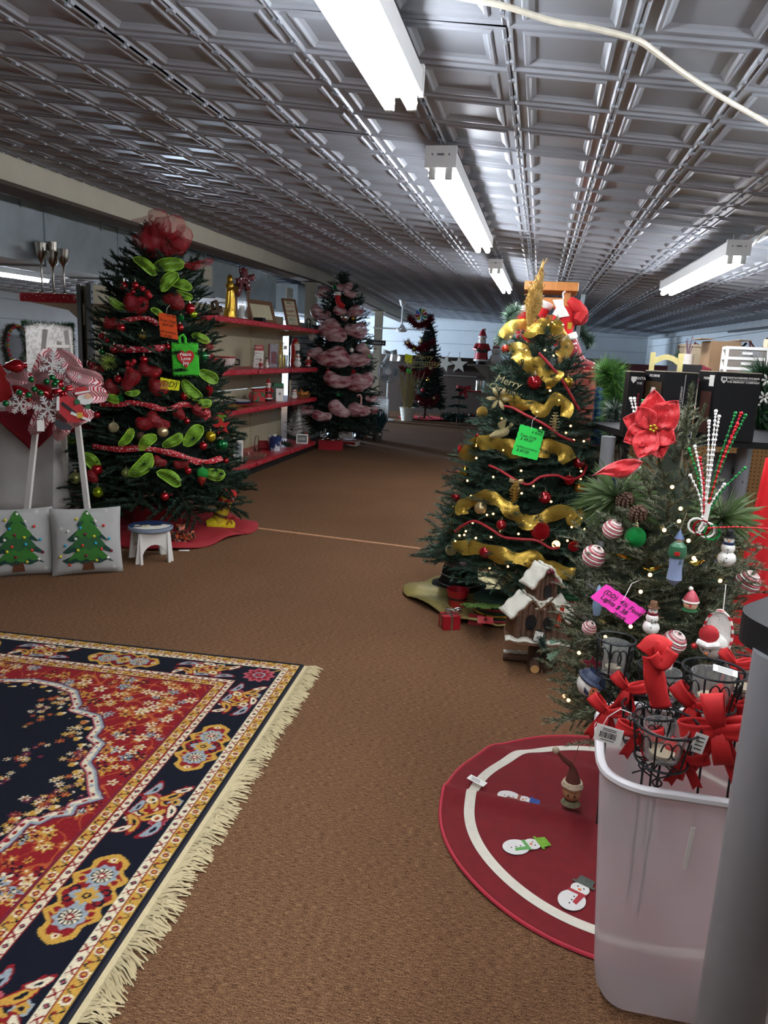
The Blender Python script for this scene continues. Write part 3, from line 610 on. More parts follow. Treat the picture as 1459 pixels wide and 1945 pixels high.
# drum collar under the tree
MB().lathe([(.2,.03),(.2,.2),(.17,.21)],24).obj('trunk_cover',M('dark_red_velvet','8e0f1a'),sk)
p=F(415,1008); o=thing('plush_stocking','yellow plush boot stocking standing on the red skirt','stocking',p,face(p)+.1); s=mpp(p); yf=M('yellow_fur','d8c21a',.9,0,.25,90,1,sheen=.3)
b=MB(); b.tube([(-.5*s,0,16*s),(4*s,0,30*s),(10*s,0,50*s),(15*s,0,68*s)],[14*s,13*s,13*s,14*s],12); b.obj('leg',M('gold_fur','b8a020',.9,0,.25,90,1),o)
b=MB(); b.tube([(-22*s,0,12*s),(-8*s,0,14*s),(8*s,0,12*s),(24*s,0,10*s),(30*s,0,9*s)],[9*s,14*s,14*s,11*s,6*s],12); b.obj('foot',yf,o)
MB().tube([(8.5*s,14.5*s*math.cos(a),32*s+4*s*math.cos(a)+0*a) if 0 else ((4+12.5*math.cos(a))*s,13.5*s*math.sin(a),(31-4*math.cos(a))*s) for a in [TAU*k/16 for k in range(16)]],2.6*s,6,closed=True).obj('belt',M('brown_leather','4b2614',.5),o)
b=MB(); b.lathe([(13*s,60*s),(16*s,72*s),(13*s,80*s)],14,M=Matrix.Translation((4*s,0,0))@Matrix.Rotation(.2,4,'Y')); b.obj('cuff',m_velvet,o)
MB().ball((24*s,-8*s,66*s),6*s,10,7).obj('snowman_head',m_white,o); bowknot('',None,Vector((12*s,-15*s,60*s)),13*s,m_rm,0,parent=o); bowknot('',None,Vector((20*s,-13*s,26*s)),9*s,m_rm,0,parent=o)
p=F(343,1037); bowknot('leopard_ribbon','crumpled black and copper patterned ribbon bow lying on the red skirt',p+Vector((0,0,.06)),.11,pattern('black_copper',('17100e','b0522a'),'noise',60,.52,.4),face(p),loops=5,tails=3,cat='ribbon bow')
MB().box((0,0,.003),(.075,.04,.002)).obj('paper_slip',m_paper,loc=F(350,1046),rot=(0,0,.3),label='small white paper slip on the carpet beside the stool',cat='paper')
# ================= STOOL =================
p=F(287,1062); s=mpp(p); o=thing('round_stool','small white round stool with a painted snowy night scene on top','stool',p,face(p)+.25); hz=.245; rt=41*s
MB().lathe([(rt*.93,hz-.028),(rt,hz-.02),(rt,hz-.004),(rt*.97,hz)],32).obj('seat_top',M('blue_grey_paint','7a8796',.5,0,.1),o)
pic=MB().lathe([(rt*.95,hz+.001),(rt*.95,hz+.0025)],32).obj('painted_scene',M('night_blue_paint','1c2f55',.4,0,.35,20),o)
rr=random.Random(3)
for k in range(6):
    hx,hy=rr.uniform(-.09,.09),rr.uniform(-.07,.03); MB().hprism([(hx-.02,hy-.012),(hx+.02,hy-.012),(hx+.02,hy+.008),(hx,hy+.024),(hx-.02,hy+.008)],hz+.0026,hz+.0036).obj('painted_house',M('painted_cream','d8cfa8',.6,0,.2,60),pic,smooth=False)
b=MB().hprism([(rt*.9*math.cos(a),rt*.9*math.sin(a)) for a in [PI+.25+k*(PI-.5)/12 for k in range(13)]],hz+.0027,hz+.0034); b.obj('painted_snow',m_white,pic,smooth=False)
for rz in(0,PI/2):
    w=rt*.86; poly=[(-w,0),(-w+.035,0)]+[((w-.045)*-math.cos(a),.03+.1*math.sin(a)) for a in [k*PI/10 for k in range(11)]]+[(w-.035,0),(w,0),(w*.82,hz-.03),(-w*.82,hz-.03)]
    for sgn in((-1,1)):
        MB().prism(poly,.016,Matrix.Rotation(rz,4,'Z')@Matrix.Translation((0,sgn*rt*.62,0))).obj('leg_panel',m_white,o,smooth=False)
# ================= PILLOWS =================
def pillow(x,y,w,lab,rz,lean,yo=0):
    p=F(x,y); o=thing('throw_pillow',lab,'pillow',p+Vector((0,yo,0)),rot=(-lean,0,face(p)+rz),group='christmas tree pillows'); Tk=.075
    def sf(X,Z):
        a=max(0,1-abs(2*X/w)**2.4); c=max(0,1-abs(2*(Z-w/2)/w)**2.4); return Tk*(a*c)**.42
    b=MB()
    for sg in(-1,1):
        def fn(u,v,sg=sg):
            pin=1-.035*math.sin(PI*u)*0-.05*(math.sin(PI*v)) ; X=(u-.5)*w*(1-.045*math.sin(PI*v)); Z=w*.5+(v-.5)*w*(1-.045*math.sin(PI*u))
            return (X,sg*-sf((u-.5)*w,w*v)*-1 if 0 else -sg*sf((u-.5)*w,w*v),Z)
        n=len(b.v); b.grid(fn,22,22)
    b.obj('cushion',M('grey_linen','a9a8a4',.85,0,.05,15,.25,220),o,ang=80)
    pa=lambda X,Z,e: (X,-sf(X,Z)-e,Z)
    ga=M('felt_green','2f6a22',.9,0,.12,60); gb=M('felt_dark_green','153a30',.9,0,.12,60); gc=M('felt_mid_green','24552a',.9,0,.12,60)
    for zt,zb,hw,mt,e,ph in((.15,.085,.155,gb,.003,0),(.20,.105,.12,ga,.0045,.4),(.245,.15,.15,gb,.004,.2),(.29,.175,.11,gc,.0055,.6),(.315,.225,.12,gb,.005,.1),(.345,.25,.085,ga,.0065,.5),(.39,.31,.062,gb,.006,0),(.41,.345,.045,ga,.0075,.3)):
        def fn(u,v,zt=zt,zb=zb,hw=hw,e=e,ph=ph):
            X=(u-.5)*2*hw*(.12+.88*v**.8)*(1 if hw else 1); Z=zt+(zb-zt)*v-.02*v*abs(math.sin((u*3.5+ph)*PI))+.012*v*abs(u-.5)*2; return pa(X*w/.43,Z*w/.43,e)
        MB().grid(fn,16,6).obj('felt_bough',mt,o)
    MB().grid(lambda u,v:pa((u-.5)*(.055+.02*v)*w/.43,(.085-.055*v)*w/.43,.003),4,4).obj('felt_trunk',M('felt_brown','5b3216',.9),o)
    cols={'w':'e9e6de','y':'d9c93a','r':'d8442c','b':'2ca0c4','m':'7c1236'}
    for cx,cy,c in((540,775,'w'),(472,805,'y'),(585,820,'w'),(637,850,'r'),(493,858,'b'),(418,875,'w'),(521,897,'m'),(575,912,'y'),(462,922,'w'),(668,930,'b'),(582,953,'b'),(400,960,'b'),(502,963,'r'),(473,990,'y'),(617,990,'r'),(680,1005,'m'),(368,1023,'y'),(521,1025,'m'),(655,1045,'w'),(585,1057,'y'),(422,1075,'r')):
        X=(cx-535)/440*w; Z=(1140-cy)/395*w*.98; MB().ball((0,0,0),.0095,8,6).obj('pompom',M('pompom_'+c,cols[c],.9,0,.1,90,.6),o,loc=(X,-sf(X,Z)-.008,Z))
    for X,Z in((-.15,.30),(.12,.40),(.16,.04)):
        b=MB()
        for k in range(6): a=k*PI/3; b.tube([pa(X*w/.43,Z*w/.43,.002),pa(X*w/.43+.017*math.cos(a),Z*w/.43+.017*math.sin(a),.002)],.0012,4)
        b.obj('stitched_snowflake',m_paper,o)
    return o
pillow(168,1090,.435,'grey pillow with felt christmas tree, the right one of two leaning on the easel',.06,R(12))
pillow(36,1094,.435,'grey pillow with felt christmas tree, the left one, cut by the photo edge',.02,R(12))
# ================= EASEL + WREATH =================
p0=F(110,1040); o=thing('easel','white wooden display easel behind the grey pillows','easel',(p0.x,p0.y,0)); inv=Vector((-p0.x,-p0.y,0))
a0,a1=F(42,1060),PY(88,626,F(42,1060).y+.28); b0,b1=F(177,1060),PY(127,628,F(177,1060).y+.28); c0=F(130,1003); c1=(a1+b1)/2+Vector((0,.03,-.08))
def bar(A,B,w,t): 
    A=A+inv;B=B+inv; d=(B-A); L=d.length; z=d.normalized(); x=Vector((1,0,0)); x=(x-z*x.dot(z)).normalized(); y=z.cross(x)
    return MB().box((0,0,L/2),(w,t,L),Matrix(((x.x,y.x,z.x,A.x),(x.y,y.y,z.y,A.y),(x.z,y.z,z.z,A.z),(0,0,0,1))))
for A,B in((a0,a1),(b0,b1),(c0,c1)): bar(A,B,.038,.022).obj('leg',m_white,o,smooth=False)
for t in(.93,): bar(a0.lerp(a1,t),b0.lerp(b1,t),.03,.02).obj('crossbar',m_white,o,smooth=False)
wc=PY(108,742,a0.y-.02); s=mpp(wc); w=thing('mesh_wreath','red and white striped mesh wreath with snowflakes and a flat santa, on the white easel','wreath',wc,face(wc))
m_str=pattern('red_white_stripe',('a41c2c','d9c9c8'),'wave',34,.5,.55,0,soft=.1)
for k,(x,y,sz,a,asp) in enumerate(((82,690,30,1.0,.62),(130,688,28,-1.0,.6),(160,715,34,-.5,.55),(170,752,32,.1,.6),(150,795,28,.5,.6),(118,808,30,1.4,.6),(72,800,28,1.1,.6),(40,768,28,.4,.62),(42,722,28,-.3,.6),(100,722,30,.5,.6),(70,745,30,0,.6),(120,770,34,.2,.6),(140,745,30,1.0,.6),(95,775,30,-.6,.6))):
    q=PY(x,y,a0.y-.05-.05*(k>8)-.02*(k%2)); b=loop_petal(q,sz*s*1.05,a,.55,k,asp); oo=b.obj('mesh_loop',m_str,w,solid=.002); oo.matrix_parent_inverse=Matrix.Translation(wc).inverted() if 0 else (Matrix.Translation(wc)@Matrix.Rotation(face(wc),4,'Z')).inverted()
def WL(x,y,d=0): return ((x-108)*s,-.17-d,-(y-742)*s)
def snowflake(parent,loc,r,mat,n=6,t=.004,name='snowflake',rz=0):
    b=MB()
    for k in range(n):
        a=TAU*k/n+rz; e=Matrix.Rotation(-a,4,'Y'); b.box((r*.5,0,0),(r,t,r*.12),e)
        for q,l in((.4,.3),(.65,.3),(.88,.2)):
            for sg in(-1,1): b.box((r*l*.5,0,0),(r*l,t,r*.09),e@Matrix.Translation((r*q,0,0))@Matrix.Rotation(sg*R(50),4,'Y'))
    return b.obj(name,mat,parent,loc=loc,smooth=False)
for x,y,r,dd in((102,692,23,.04),(46,763,19,.07),(92,771,24,.09),(138,722,16,.03)): snowflake(w,WL(x,y,dd),r*s,M('glitter_white','dcdcd8',.5,0,.06,300,.4),rz=x)
for x,y,an in((42,697,-.7),(50,745,.1),(88,742,.1)):
    MB().lathe([(.001,-.075),(.022,-.05),(.043,0),(.037,.03),(.017,.046),(.017,.064),(.001,.065)],14).obj('red_bulb',m_red,w,loc=WL(x,y,.02),rot=(0,an+2.2,0))
for cx,cy in((375,890),(515,905),(570,865),(610,905),(585,930),(665,970),(400,985),(455,1020),(262,1020),(345,1045),(135,1130)):
    MB().ball((0,0,0),.019,10,7).obj('berry',m_green,w,loc=WL(cx/5.61,560+cy/5.61,.1))
sa=MB().prism([(x*s,z*s) for x,z in((-25,18),(-12,22),(2,20),(14,6),(20,-6),(26,-14),(22,-22),(6,-26),(-8,-24),(-24,-6))][::-1],.012).obj('santa_coat',M('santa_red','b8222a',.6),w,loc=WL(133,768,.12),smooth=False)
def sp(poly,col,dx,dz,y=-.008,nm='santa_piece',rough=.6): return MB().prism([(x*s,z*s) for x,z in poly],.006).obj(nm,M(nm+'_paint',col,rough),sa,loc=(dx*s,y,dz*s),smooth=False)
sp(ell(13,11),'e6e4e0',22,18,nm='santa_beard'); sp(ell(6.5,5),'e0b090',27,23,-.012,nm='santa_face'); sp([(-14,2),(-10,12),(6,14),(12,6),(8,2),(-6,-2)],'b8222a',17,26,-.010,nm='santa_hat'); sp([(-14,-2),(12,4),(12,7),(-14,2)],'e6e4e0',19,27,-.013,nm='santa_hat_trim')
sp([(-20,8),(-16,12),(20,-18),(16,-22)],'17181a',0,0,-.009,nm='santa_belt'); sp([(-5,-5),(5,-5),(5,5),(-5,5)],'c9a03a',12,-12,-.012,nm='santa_buckle'); sp(ell(5,5),'1c5a34',8,12,-.014,nm='santa_mitten'); sp(ell(4.5,4.5),'1c5a34',26,4,-.014,nm='santa_mitten'); sp([(-16,-6),(-12,2),(14,-10),(12,-18),(-8,-16)],'2a2c34',-16,-22,-.006,nm='santa_boot'); sp([(-26,20),(-21,22),(-22,-4),(-27,-4)],'e6e4e0',0,0,-.010,nm='santa_fur_trim'); sp([(-4,-2),(30,-16),(30,-12),(-2,3)],'e6e4e0',0,-8,-.011,nm='santa_coat_hem')
MB().prism([(-6*s,-10*s),(6*s,-10*s),(6*s,10*s),(-6*s,10*s)],.001).obj('price_tag',m_paper,w,loc=WL(79,800,.12))
bowknot('',None,Vector(WL(118,735,.1)),.06,m_red,0,parent=w,loops=4,tails=3,seed=3)
# ================= TABLE AT LEFT EDGE =================
p=PY(70,790,5.2); tz=p.z; o=thing('cloth_table','table with a floor-length white cloth and dark red overlay at the left edge','table',(p.x-.62,5.62,0))
tw_,td=1.55,.8
MB().box((0,0,tz-.02),(tw_,td,.03)).obj('table_top',m_brownwood,o)
for sx in(-1,1):
    for sy in(-1,1): MB().box((sx*.7,sy*.33,(tz-.03)/2),(.05,.05,tz-.03)).obj('leg',m_brownwood,o)
b=MB()
def dr(u,v):
    per=[(-tw_/2,td/2),(-tw_/2,-td/2),(tw_/2,-td/2),(tw_/2,td/2)]; k=min(2,int(u*3)); t=u*3-k; a=Vector(per[k]+(0,));c=Vector(per[k+1]+(0,)); q=a.lerp(c,t)
    n=Vector((c-a).yxz); n=Vector((n.x,-n.y,0)).normalized(); n=Vector(((c-a).y,-(c-a).x,0)).normalized()
    out=.012+v*(.05+.035*math.sin(u*58)+.02*math.sin(u*23+1)); z=tz-.003-(tz-.16)*v
    return (q.x-n.x*-out if 0 else q.x+n.x*out*-1*-1,q.y+n.y*out,z)
def dr2(u,v):
    return dr(u,v)
b.grid(dr2,110,10); b.add([(-tw_/2-.012,-td/2-.012,tz),(tw_/2+.012,-td/2-.012,tz),(tw_/2+.012,td/2,tz),(-tw_/2-.012,td/2,tz)],[(0,1,2,3)])
b.obj('white_cloth',M('white_tablecloth','d9d6d0',.85,0,.04,9,.1,60),o,solid=.003)
b=MB(); ov=.02
b.add([(-tw_/2-.03,-td/2-.03,tz+.004),(tw_/2+.03,-td/2-.03,tz+.004),(tw_/2+.03,td/2,tz+.004),(-tw_/2-.03,td/2,tz+.004)],[(0,1,2,3)])
b.grid(lambda u,v:(-.75+1.55*u,-td/2-.035-.05*v-.012*math.sin(u*20)*v,tz+.003-v*max(.05,.28-abs(u-.88)*1.3)),24,8)
b.grid(lambda u,v:(tw_/2+.035+.04*v,-td/2-.03+.8*u,tz+.003-v*(.1+.2*u)),10,5)
b.obj('red_overlay',M('wine_red_cloth','8a1220',.85,0,.1,20,sheen=.3),o,solid=.003)
# things on the table
q=PY(30,790,5.45); o=thing('red_basket','small red wooden bushel basket on the white-clothed table','basket',(q.x,5.5,tz+.006)); MB().lathe([(.09,0),(.125,.12),(.13,.12),(.1,.01)],18,cap=False).obj('basket_wall',m_redmatte,o,solid=.006); MB().lathe([(.001,.004),(.09,.004)],18).obj('basket_floor',m_redmatte,o)
for z in(.02,.065,.11): MB().tube([((.095+z*.3)*math.cos(a),(.095+z*.3)*math.sin(a),z) for a in [TAU*k/20 for k in range(20)]],.008,5,closed=True).obj('hoop',M('dark_red_paint','7a0f16',.6),o)
q=PY(-8,720,5.35); o=thing('plush_santa_hat','red plush hat with white brim cut by the left edge of the photo','hat',(q.x-.03,5.36,tz+.006)); MB().lathe([(.12,.05),(.13,.15),(.11,.28),(.05,.38),(.001,.40)],16,wob=lambda a,k:.07*math.sin(3*a+k)).obj('hat_cone',m_velvet,o); MB().lathe([(.13,0),(.155,.03),(.135,.07)],16).obj('brim',M('white_plush','e2ded8',.95,0,.08,80,.8),o)
q=PY(26,735,5.75); o=thing('glass_jar','small clear glass jar on the table at the left edge','jar',(q.x,5.8,tz+.006)); MB().lathe([(.045,0),(.05,.02),(.05,.12),(.035,.15),(.037,.17)],14,cap=False).obj('jar_body',M('clear_glass','e8eeee',.03,0,.02,trans=1),o,solid=.003); MB().lathe([(.04,.17),(.04,.2),(.001,.2)],14).obj('lid',m_silver,o)
# background behind the easel: garland framed panel, wreath on the wall, grey board
q=PY(95,650,8.2); o=thing('garland_frame','pale lace panel framed with dark green garland behind the easel','framed panel',(q.x,8.2,0))
MB().box((0,0,.95),(.62,.03,1.42)).obj('panel',pattern('pale_lace',('b9b3ae','d6d2cd'),'noise',25,.5,.9),o); MB().box((0,.1,.12),(.5,.25,.24)).obj('foot_box',m_brownwood,o)
gm=[m_need,m_need2]
def garland(pts,rad,n,seed,mats,nl=.03,nw=.006):
    r=random.Random(seed); Q=cat_rom(pts,8); b=MB()
    for k in range(n):
        i=r.randrange(len(Q)-1); p=Q[i].lerp(Q[i+1],r.random()); d=Vector((r.gauss(0,1),r.gauss(0,1),r.gauss(0,1))).normalized(); e=p+d*rad*r.uniform(.5,1.1); wv=d.orthogonal().normalized()*nw*.5; b.mi=r.randrange(len(mats))
        o_=len(b.v); b.v+=[tuple(p-wv),tuple(p+wv),tuple(e)]; b.f.append((o_,o_+1,o_+2)); b.m.append(b.mi)
    return b
garland([(-.33,-.03,.25),(-.33,-.03,.9),(-.33,-.03,1.58),(-.31,-.03,1.65),(-.2,-.03,1.66),(.2,-.03,1.66),(.31,-.03,1.65),(.33,-.03,1.58),(.33,-.03,.9),(.33,-.03,.25)],.05,1800,1,gm).obj('garland',gm,o,smooth=False)
q=PX(17,655,-9.9); o=thing('berry_wreath','small brown berry wreath hanging on the far left wall','wreath',(-9.78,q.y,q.z),PI/2); b=garland([(.30*math.cos(a),0,.36*math.sin(a)) for a in [TAU*k/14 for k in range(15)]],.11,1600,2,[m_cone,m_need],nw=.02); b.obj('twigs',[m_cone,m_need],o,smooth=False)
rr=random.Random(5)
for k in range(24): a=TAU*k/24; MB().ball((0,0,0),.03,8,5).obj('berry',m_gold if k%3==0 else m_redmatte,o,loc=(.3*math.cos(a),-.09,.36*math.sin(a)))
q0=PX(20,690,-9.9); q1=PX(66,628,-9.9); MB().box((0,0,0),(.03,abs(q1.y-q0.y),1.5)).obj('grey_board',M('grey_board','8b8d90',.7),loc=(-9.95,(q0.y+q1.y)/2,.76),label='plain grey board against the far left wall',cat='board')
# ================= GONDOLA SHELVES =================
m_wrap=pattern('red_wrap_print',('e3cfcf','b01c2c'),'voronoi',45,.2,.35,soft=.05)
XB,XF=-3.88,-3.27; ZS=(1.80,1.245,.805,.14); Y0,Y1=6.15,11.2
def gondola(label,x_back,x_front,y0,y1,zs,top):
    g=thing('gondola_shelf',label,'shelving',((x_back+x_front)/2,y0,0)); ox=-(x_back+x_front)/2; sg=1 if x_front>x_back else -1
    n=4; L=(y1-y0)/n; d=abs(x_front-x_back); xm=0
    for k in range(n): 
        for z0,z1 in((.1,.95),(.95,top)): MB().box((x_back+ox+sg*.012,L*(k+.5),(z0+z1)/2),(.02,L-.006,z1-z0-.006)).obj('back_panel',m_beige,g,smooth=False)
    for k in range(n+1):
        b=MB().box((x_back+ox+sg*.02,L*k,top/2),(.05,.035,top)); u=b.obj('upright',m_silver if k==0 else m_beige,g,smooth=False)
        s=MB()
        for q in range(34): s.box((x_back+ox+sg*.047,L*k,.15+q*.053),(.003,.006,.022))
        s.obj('slot_row',m_black,u,smooth=False,kind='stuff')
    MB().box((ox+(x_back+x_front)/2,(y1-y0)/2,.05),(d-.06,y1-y0,.1)).obj('base_kick',m_black,g,smooth=False)
    for z in zs:
        for k in range(n):
            b=MB().box((xm,L*(k+.5),z-.015),(d-.02,L-.004,.028)); sh=b.obj('shelf_board',m_beige,g,smooth=False)
            MB().box((xm,L*(k+.5),z+.001),(d,L,.003)).obj('paper_liner',m_wrap,sh,smooth=False)
            e=MB(); x=sg*(d/2); rr=random.Random(int(z*100)+k)
            e.grid(lambda u,v:(x+sg*(.006+.006*math.sin(u*21+v*3)*math.sin(v*PI)),L*(k+u),z+.004-.058*v),24,4); e.obj('paper_edge',m_wrap,sh,solid=.003)
        for k in range(n+1):
            MB().prism([(-d/2*sg,-.03),(d/2*sg*.9,-.03),(d/2*sg*.9,-.05),(-d/2*sg,-.12)],.006,Matrix.Translation((0,L*k,z))).obj('bracket',m_beige,g,smooth=False)
    return g
gondola('long beige metal shelving with red printed paper edges beside the left tree',XB,XF,Y0,Y1,ZS,1.97)
g2=thing('gondola_shelf','beige shelf arm wrapped in red paper on the far side of the shelving end','shelving',(XB-.3,Y0-.02,0))
MB().box((-.05,.55,1.83),(.5,1.1,.03)).obj('shelf_board',m_beige,g2,smooth=False); MB().rbox((-.06,-.01,1.835),(.54,.05,.075),.02).obj('paper_edge',m_wrap,g2); MB().prism([(-.3,1.80),(.25,1.80),(.25,1.62),(.1,1.74)],.02,Matrix.Translation((.02,.02,0))).obj('bracket',m_beige,g2,smooth=False)
MB().box((.24,.55,1.0),(.02,1.1,1.9)).obj('back_panel',m_beige,g2,smooth=False); MB().box((.245,0,.98),(.04,.05,1.96)).obj('upright',m_silver,g2)
# silver goblet candle holders
for x,y,h,lab in((82,590,.43,'leftmost of the tall silver goblet candle holders'),(103,592,.45,'tall silver goblet candle holder, middle back one, highest'),(104,594,.36,'silver goblet candle holder, middle front one, lower bowl'),(124,596,.38,'rightmost of the tall silver goblet candle holders')):
    q=PY(x,y,Y0+.06+(.1 if 'back' in lab else 0)); MB().lathe([(.045,0),(.045,.008),(.012,.02),(.007,.05),(.009,h*.3),(.006,h*.4),(.009,h*.6),(.02,h*.66),(.042,h*.74),(.046,h*.86),(.054,h),(.048,h-.003),(.04,h*.86),(.03,h*.76),(.001,h*.72)],16).obj('goblet_holder',M('tarnished_silver','b5aea2',.22,1,.25,25),loc=(q.x,q.y,1.873),label=lab+' on the paper-wrapped shelf',cat='candle holder',group='silver goblet candle holders')
def shp(x,y,lev,dx=0.0):
    """point on a shelf below the pixel; the top shelf is above eye level so use its plane in depth"""
    if lev==0: q=PX(x,y,-3.5+dx); return Vector((-3.5+dx,q.y,ZS[0]+.004))
    q=F(x,y,ZS[lev]+.004); q.x=max(-3.8,min(-3.31,q.x)); return q
def fig(name,label,p,h,parts,cat,rz=None,group=None):
    """stacked figurine: parts = (part name, material, lathe profile in fractions of h, optional offset)"""
    o=thing(name,label,cat,p,face(p) if rz is None else rz,group)
    for t in parts:
        nm,mt,pr=t[:3]; off=t[3] if len(t)>3 else (0,0,0); sxy=t[4] if len(t)>4 else (1,1)
        MB().lathe([(r*h,z*h) for r,z in pr],14,sx=sxy[0],sy=sxy[1]).obj(nm,mt,o,loc=tuple(q*h for q in off))
    return o
def ellp(r,z,rz=None,n=6): rz=rz or r; return [(max(1e-4,r*math.sin(PI*k/n)),z-rz*math.cos(PI*k/n)) for k in range(n+1)]
m_skin=M('painted_skin','d9a98a',.5); m_wh=M('ceramic_white','e4e0d8',.3,coat=.4); m_bl=M('painted_black','1a1a1c',.35); m_carrot=M('carrot_orange','d2691e',.5); m_sgreen=M('painted_green','1f5a34',.45); m_srd=M('painted_red','a8161c',.4)
def santa(label,p,h,name='santa_figurine',cat='figurine',coat=None,**k):
    c=coat or m_srd
    o=fig(name,label,p,h,[('boots',m_bl,[(.13,0),(.14,.06),(.12,.1)]),('coat',c,[(.17,.08),(.2,.12),(.17,.35),(.15,.5),(.1,.62)]),('fur_trim',m_wh,[(.175,.08),(.215,.1),(.21,.14),(.17,.15)]),('belt',m_bl,[(.175,.33),(.18,.36),(.172,.39)]),('face',m_skin,ellp(.1,.7)),('hat',c,[(.115,.74),(.11,.8),(.06,.92),(.02,.98),(.001,.99)]),('hat_brim',m_wh,[(.1,.72),(.125,.74),(.125,.78),(.1,.8)]),('hat_pompom',m_wh,ellp(.035,.97),(.05,0,0)),('beard',m_wh,[(.001,.45),(.05,.48),(.1,.6),(.11,.68),(.06,.7)],(0,-.05,0),(1,.7)),('nose',m_skin,ellp(.02,.71),(0,-.11,0))],cat,**k)
    for s in(-1,1): MB().tube([(s*.13*h,0,.56*h),(s*.2*h,-.05*h,.42*h),(s*.12*h,-.16*h,.4*h)],[.06*h,.055*h,.045*h],8).obj('arm',c,o); MB().ball((s*.1*h,-.18*h,.4*h),.04*h,8,6).obj('mitten',m_sgreen,o); MB().ball((s*.04*h,-.095*h,.73*h),.011*h,6,4).obj('eye',m_bl,o)
    return o
def snowman(label,p,h,name='snowman_figurine',cat='figurine',hat=None,scarf=None,**k):
    hat=hat or m_bl
    o=fig(name,label,p,h,[('body',m_wh,ellp(.24,.22,.22)),('chest',m_wh,ellp(.18,.5,.17)),('head',m_wh,ellp(.13,.72,.13)),('scarf',scarf or m_srd,[(.1,.6),(.15,.61),(.15,.66),(.1,.67)]),('hat_brim',hat,[(.17,.81),(.17,.83)]),('hat',hat,[(.1,.82),(.1,.98),(.09,1)]),('nose',m_carrot,ellp(.025,.72),(0,-.15,0))],cat,**k)
    for s in(-1,1): MB().ball((s*.045*h,-.12*h,.76*h),.015*h,6,4).obj('eye',m_bl,o); MB().tube([(s*.15*h,0,.52*h),(s*.3*h,-.03*h,.58*h)],.015*h,5).obj('twig_arm',m_brownwood,o)
    for z in(.5,.4,.28): MB().ball((0,-(.19 if z>.35 else .24)*h,z*h),.018*h,6,4).obj('button',m_bl,o)
    return o
def minitree(name,label,p,h,r,mats,n=44,seed=0,nl=.022,nw=.005,cat='small tree',bl=None,pot=None):
    o=thing(name,label,cat,p); rr=random.Random(seed); me=bl or branch(r,7,nl,nw,seed+90,tw=.6,droop=-.05,mats=[m_bark]+mats,spacing=.008,dens=3,nvar=len(mats))
    MB().tube([(0,0,0),(0,0,h*.95)],.008,6).obj('trunk',m_bark,o); MB().lathe([(r*.45,h*.12),(r*.28,h*.5),(.005,h*.92)],10).obj('inner_foliage',mats[-1],o)
    for k in range(n):
        u=k/n; z=h*(.1+.85*u); sc=max(.25,(1-u)); mt=Matrix.Translation((0,0,z))@Matrix.Rotation(k*2.4,4,'Z')@Matrix.Rotation(-R(8+45*u+rr.uniform(-8,8)),4,'Y')@Matrix.Scale(sc,4); link('branch',me,o,M=mt)
    if pot: MB().lathe([(.03,0),(.045,.07),(.048,.08)],12).obj('pot',pot,o)
    return o
def framed(name,label,p,w,h,rot,mfr,mpan,lines,fw=.03,cat='framed sign'):
    o=thing(name,label,cat,p,rot=rot); b=MB()
    for s in(-1,1): MB().box((s*(w/2-fw/2),0,h/2),(fw,.022,h)).obj('frame_side',mfr,o,smooth=False)
    for z in(fw/2,h-fw/2): MB().box((0,-.001,z),(w,.024,fw)).obj('frame_rail',mfr,o,smooth=False)
    MB().box((0,.004,h/2),(w-fw,.008,h-fw)).obj('panel',mpan,o,smooth=False)
    for s,dz,sz,mt in lines: text(s,sz,mt,o,(0,-.002,dz))
    return o
# --- top shelf ---
q=shp(386,582,0); o=thing('tent_card','small white tent card with a green sprig on the top shelf','card',q,R(70)); MB().prism([(-.13,0),(.13,0),(.02,.1)],.012).obj('card',m_paper,o,smooth=False); MB().prism(star_poly(6,.025,.008),.004).obj('sprig',m_sgreen,o,loc=(.0,-.009,.035))
q=shp(410,588,0,.12); bowknot('burlap_bow','brown burlap bow lying over the edge of the top shelf',q+Vector((0,0,.05)),.11,M('burlap','4c3a2a',.9,0,.25,90,.5),R(80),loops=4,cat='bow')
q=shp(437,596,0); h=.50; o=fig('angel_statue','gold angel statue standing on the top shelf beside the lantern',q,h,[('gown',M('gold_leaf','c29a3c',.28,.9,.25,25,.5),[(.16,0),(.17,.03),(.13,.2),(.1,.45),(.08,.62),(.1,.74),(.07,.82)],(0,0,0),(1,.8)),('head',M('gold_leaf','c29a3c'),ellp(.06,.88,.075)),('hair',M('gold_leaf','c29a3c'),[(.02,.78),(.07,.84),(.072,.9),(.04,.96),(.001,.98)],(0,.015,0))],'statue',rz=R(60))
for s in(-1,1): MB().tube([(s*.09*h,0,.74*h),(s*.13*h,-.08*h,.62*h),(s*.04*h,-.18*h,.68*h)],[.04*h,.035*h,.025*h],8).obj('arm',M('gold_leaf','c29a3c'),o)
b=MB()
for k in range(9): a=k*.7; b.tube([(.14*h*math.cos(a),.11*h*math.sin(a),.02*h),(.1*h*math.cos(a+.2),.08*h*math.sin(a+.2),.4*h),(.08*h*math.cos(a+.2),.06*h*math.sin(a+.2),.65*h)],.012*h,5)
b.obj('drapery_folds',M('gold_leaf','c29a3c'),o)
q=shp(459,602,0,.02); o=thing('lantern','brown wooden candle lantern with dark pyramid roof on the top shelf','lantern',q,R(28)); lw=.15
for sx in(-1,1):
    for sy in(-1,1): MB().box((sx*lw*.46,sy*lw*.46,.19),(.022,.022,.36)).obj('post',m_brownwood,o,smooth=False)
MB().box((0,0,.012),(lw*1.15,lw*1.15,.024)).obj('base',m_brownwood,o); MB().box((0,0,.37),(lw*1.15,lw*1.15,.022)).obj('top_rail',m_brownwood,o)
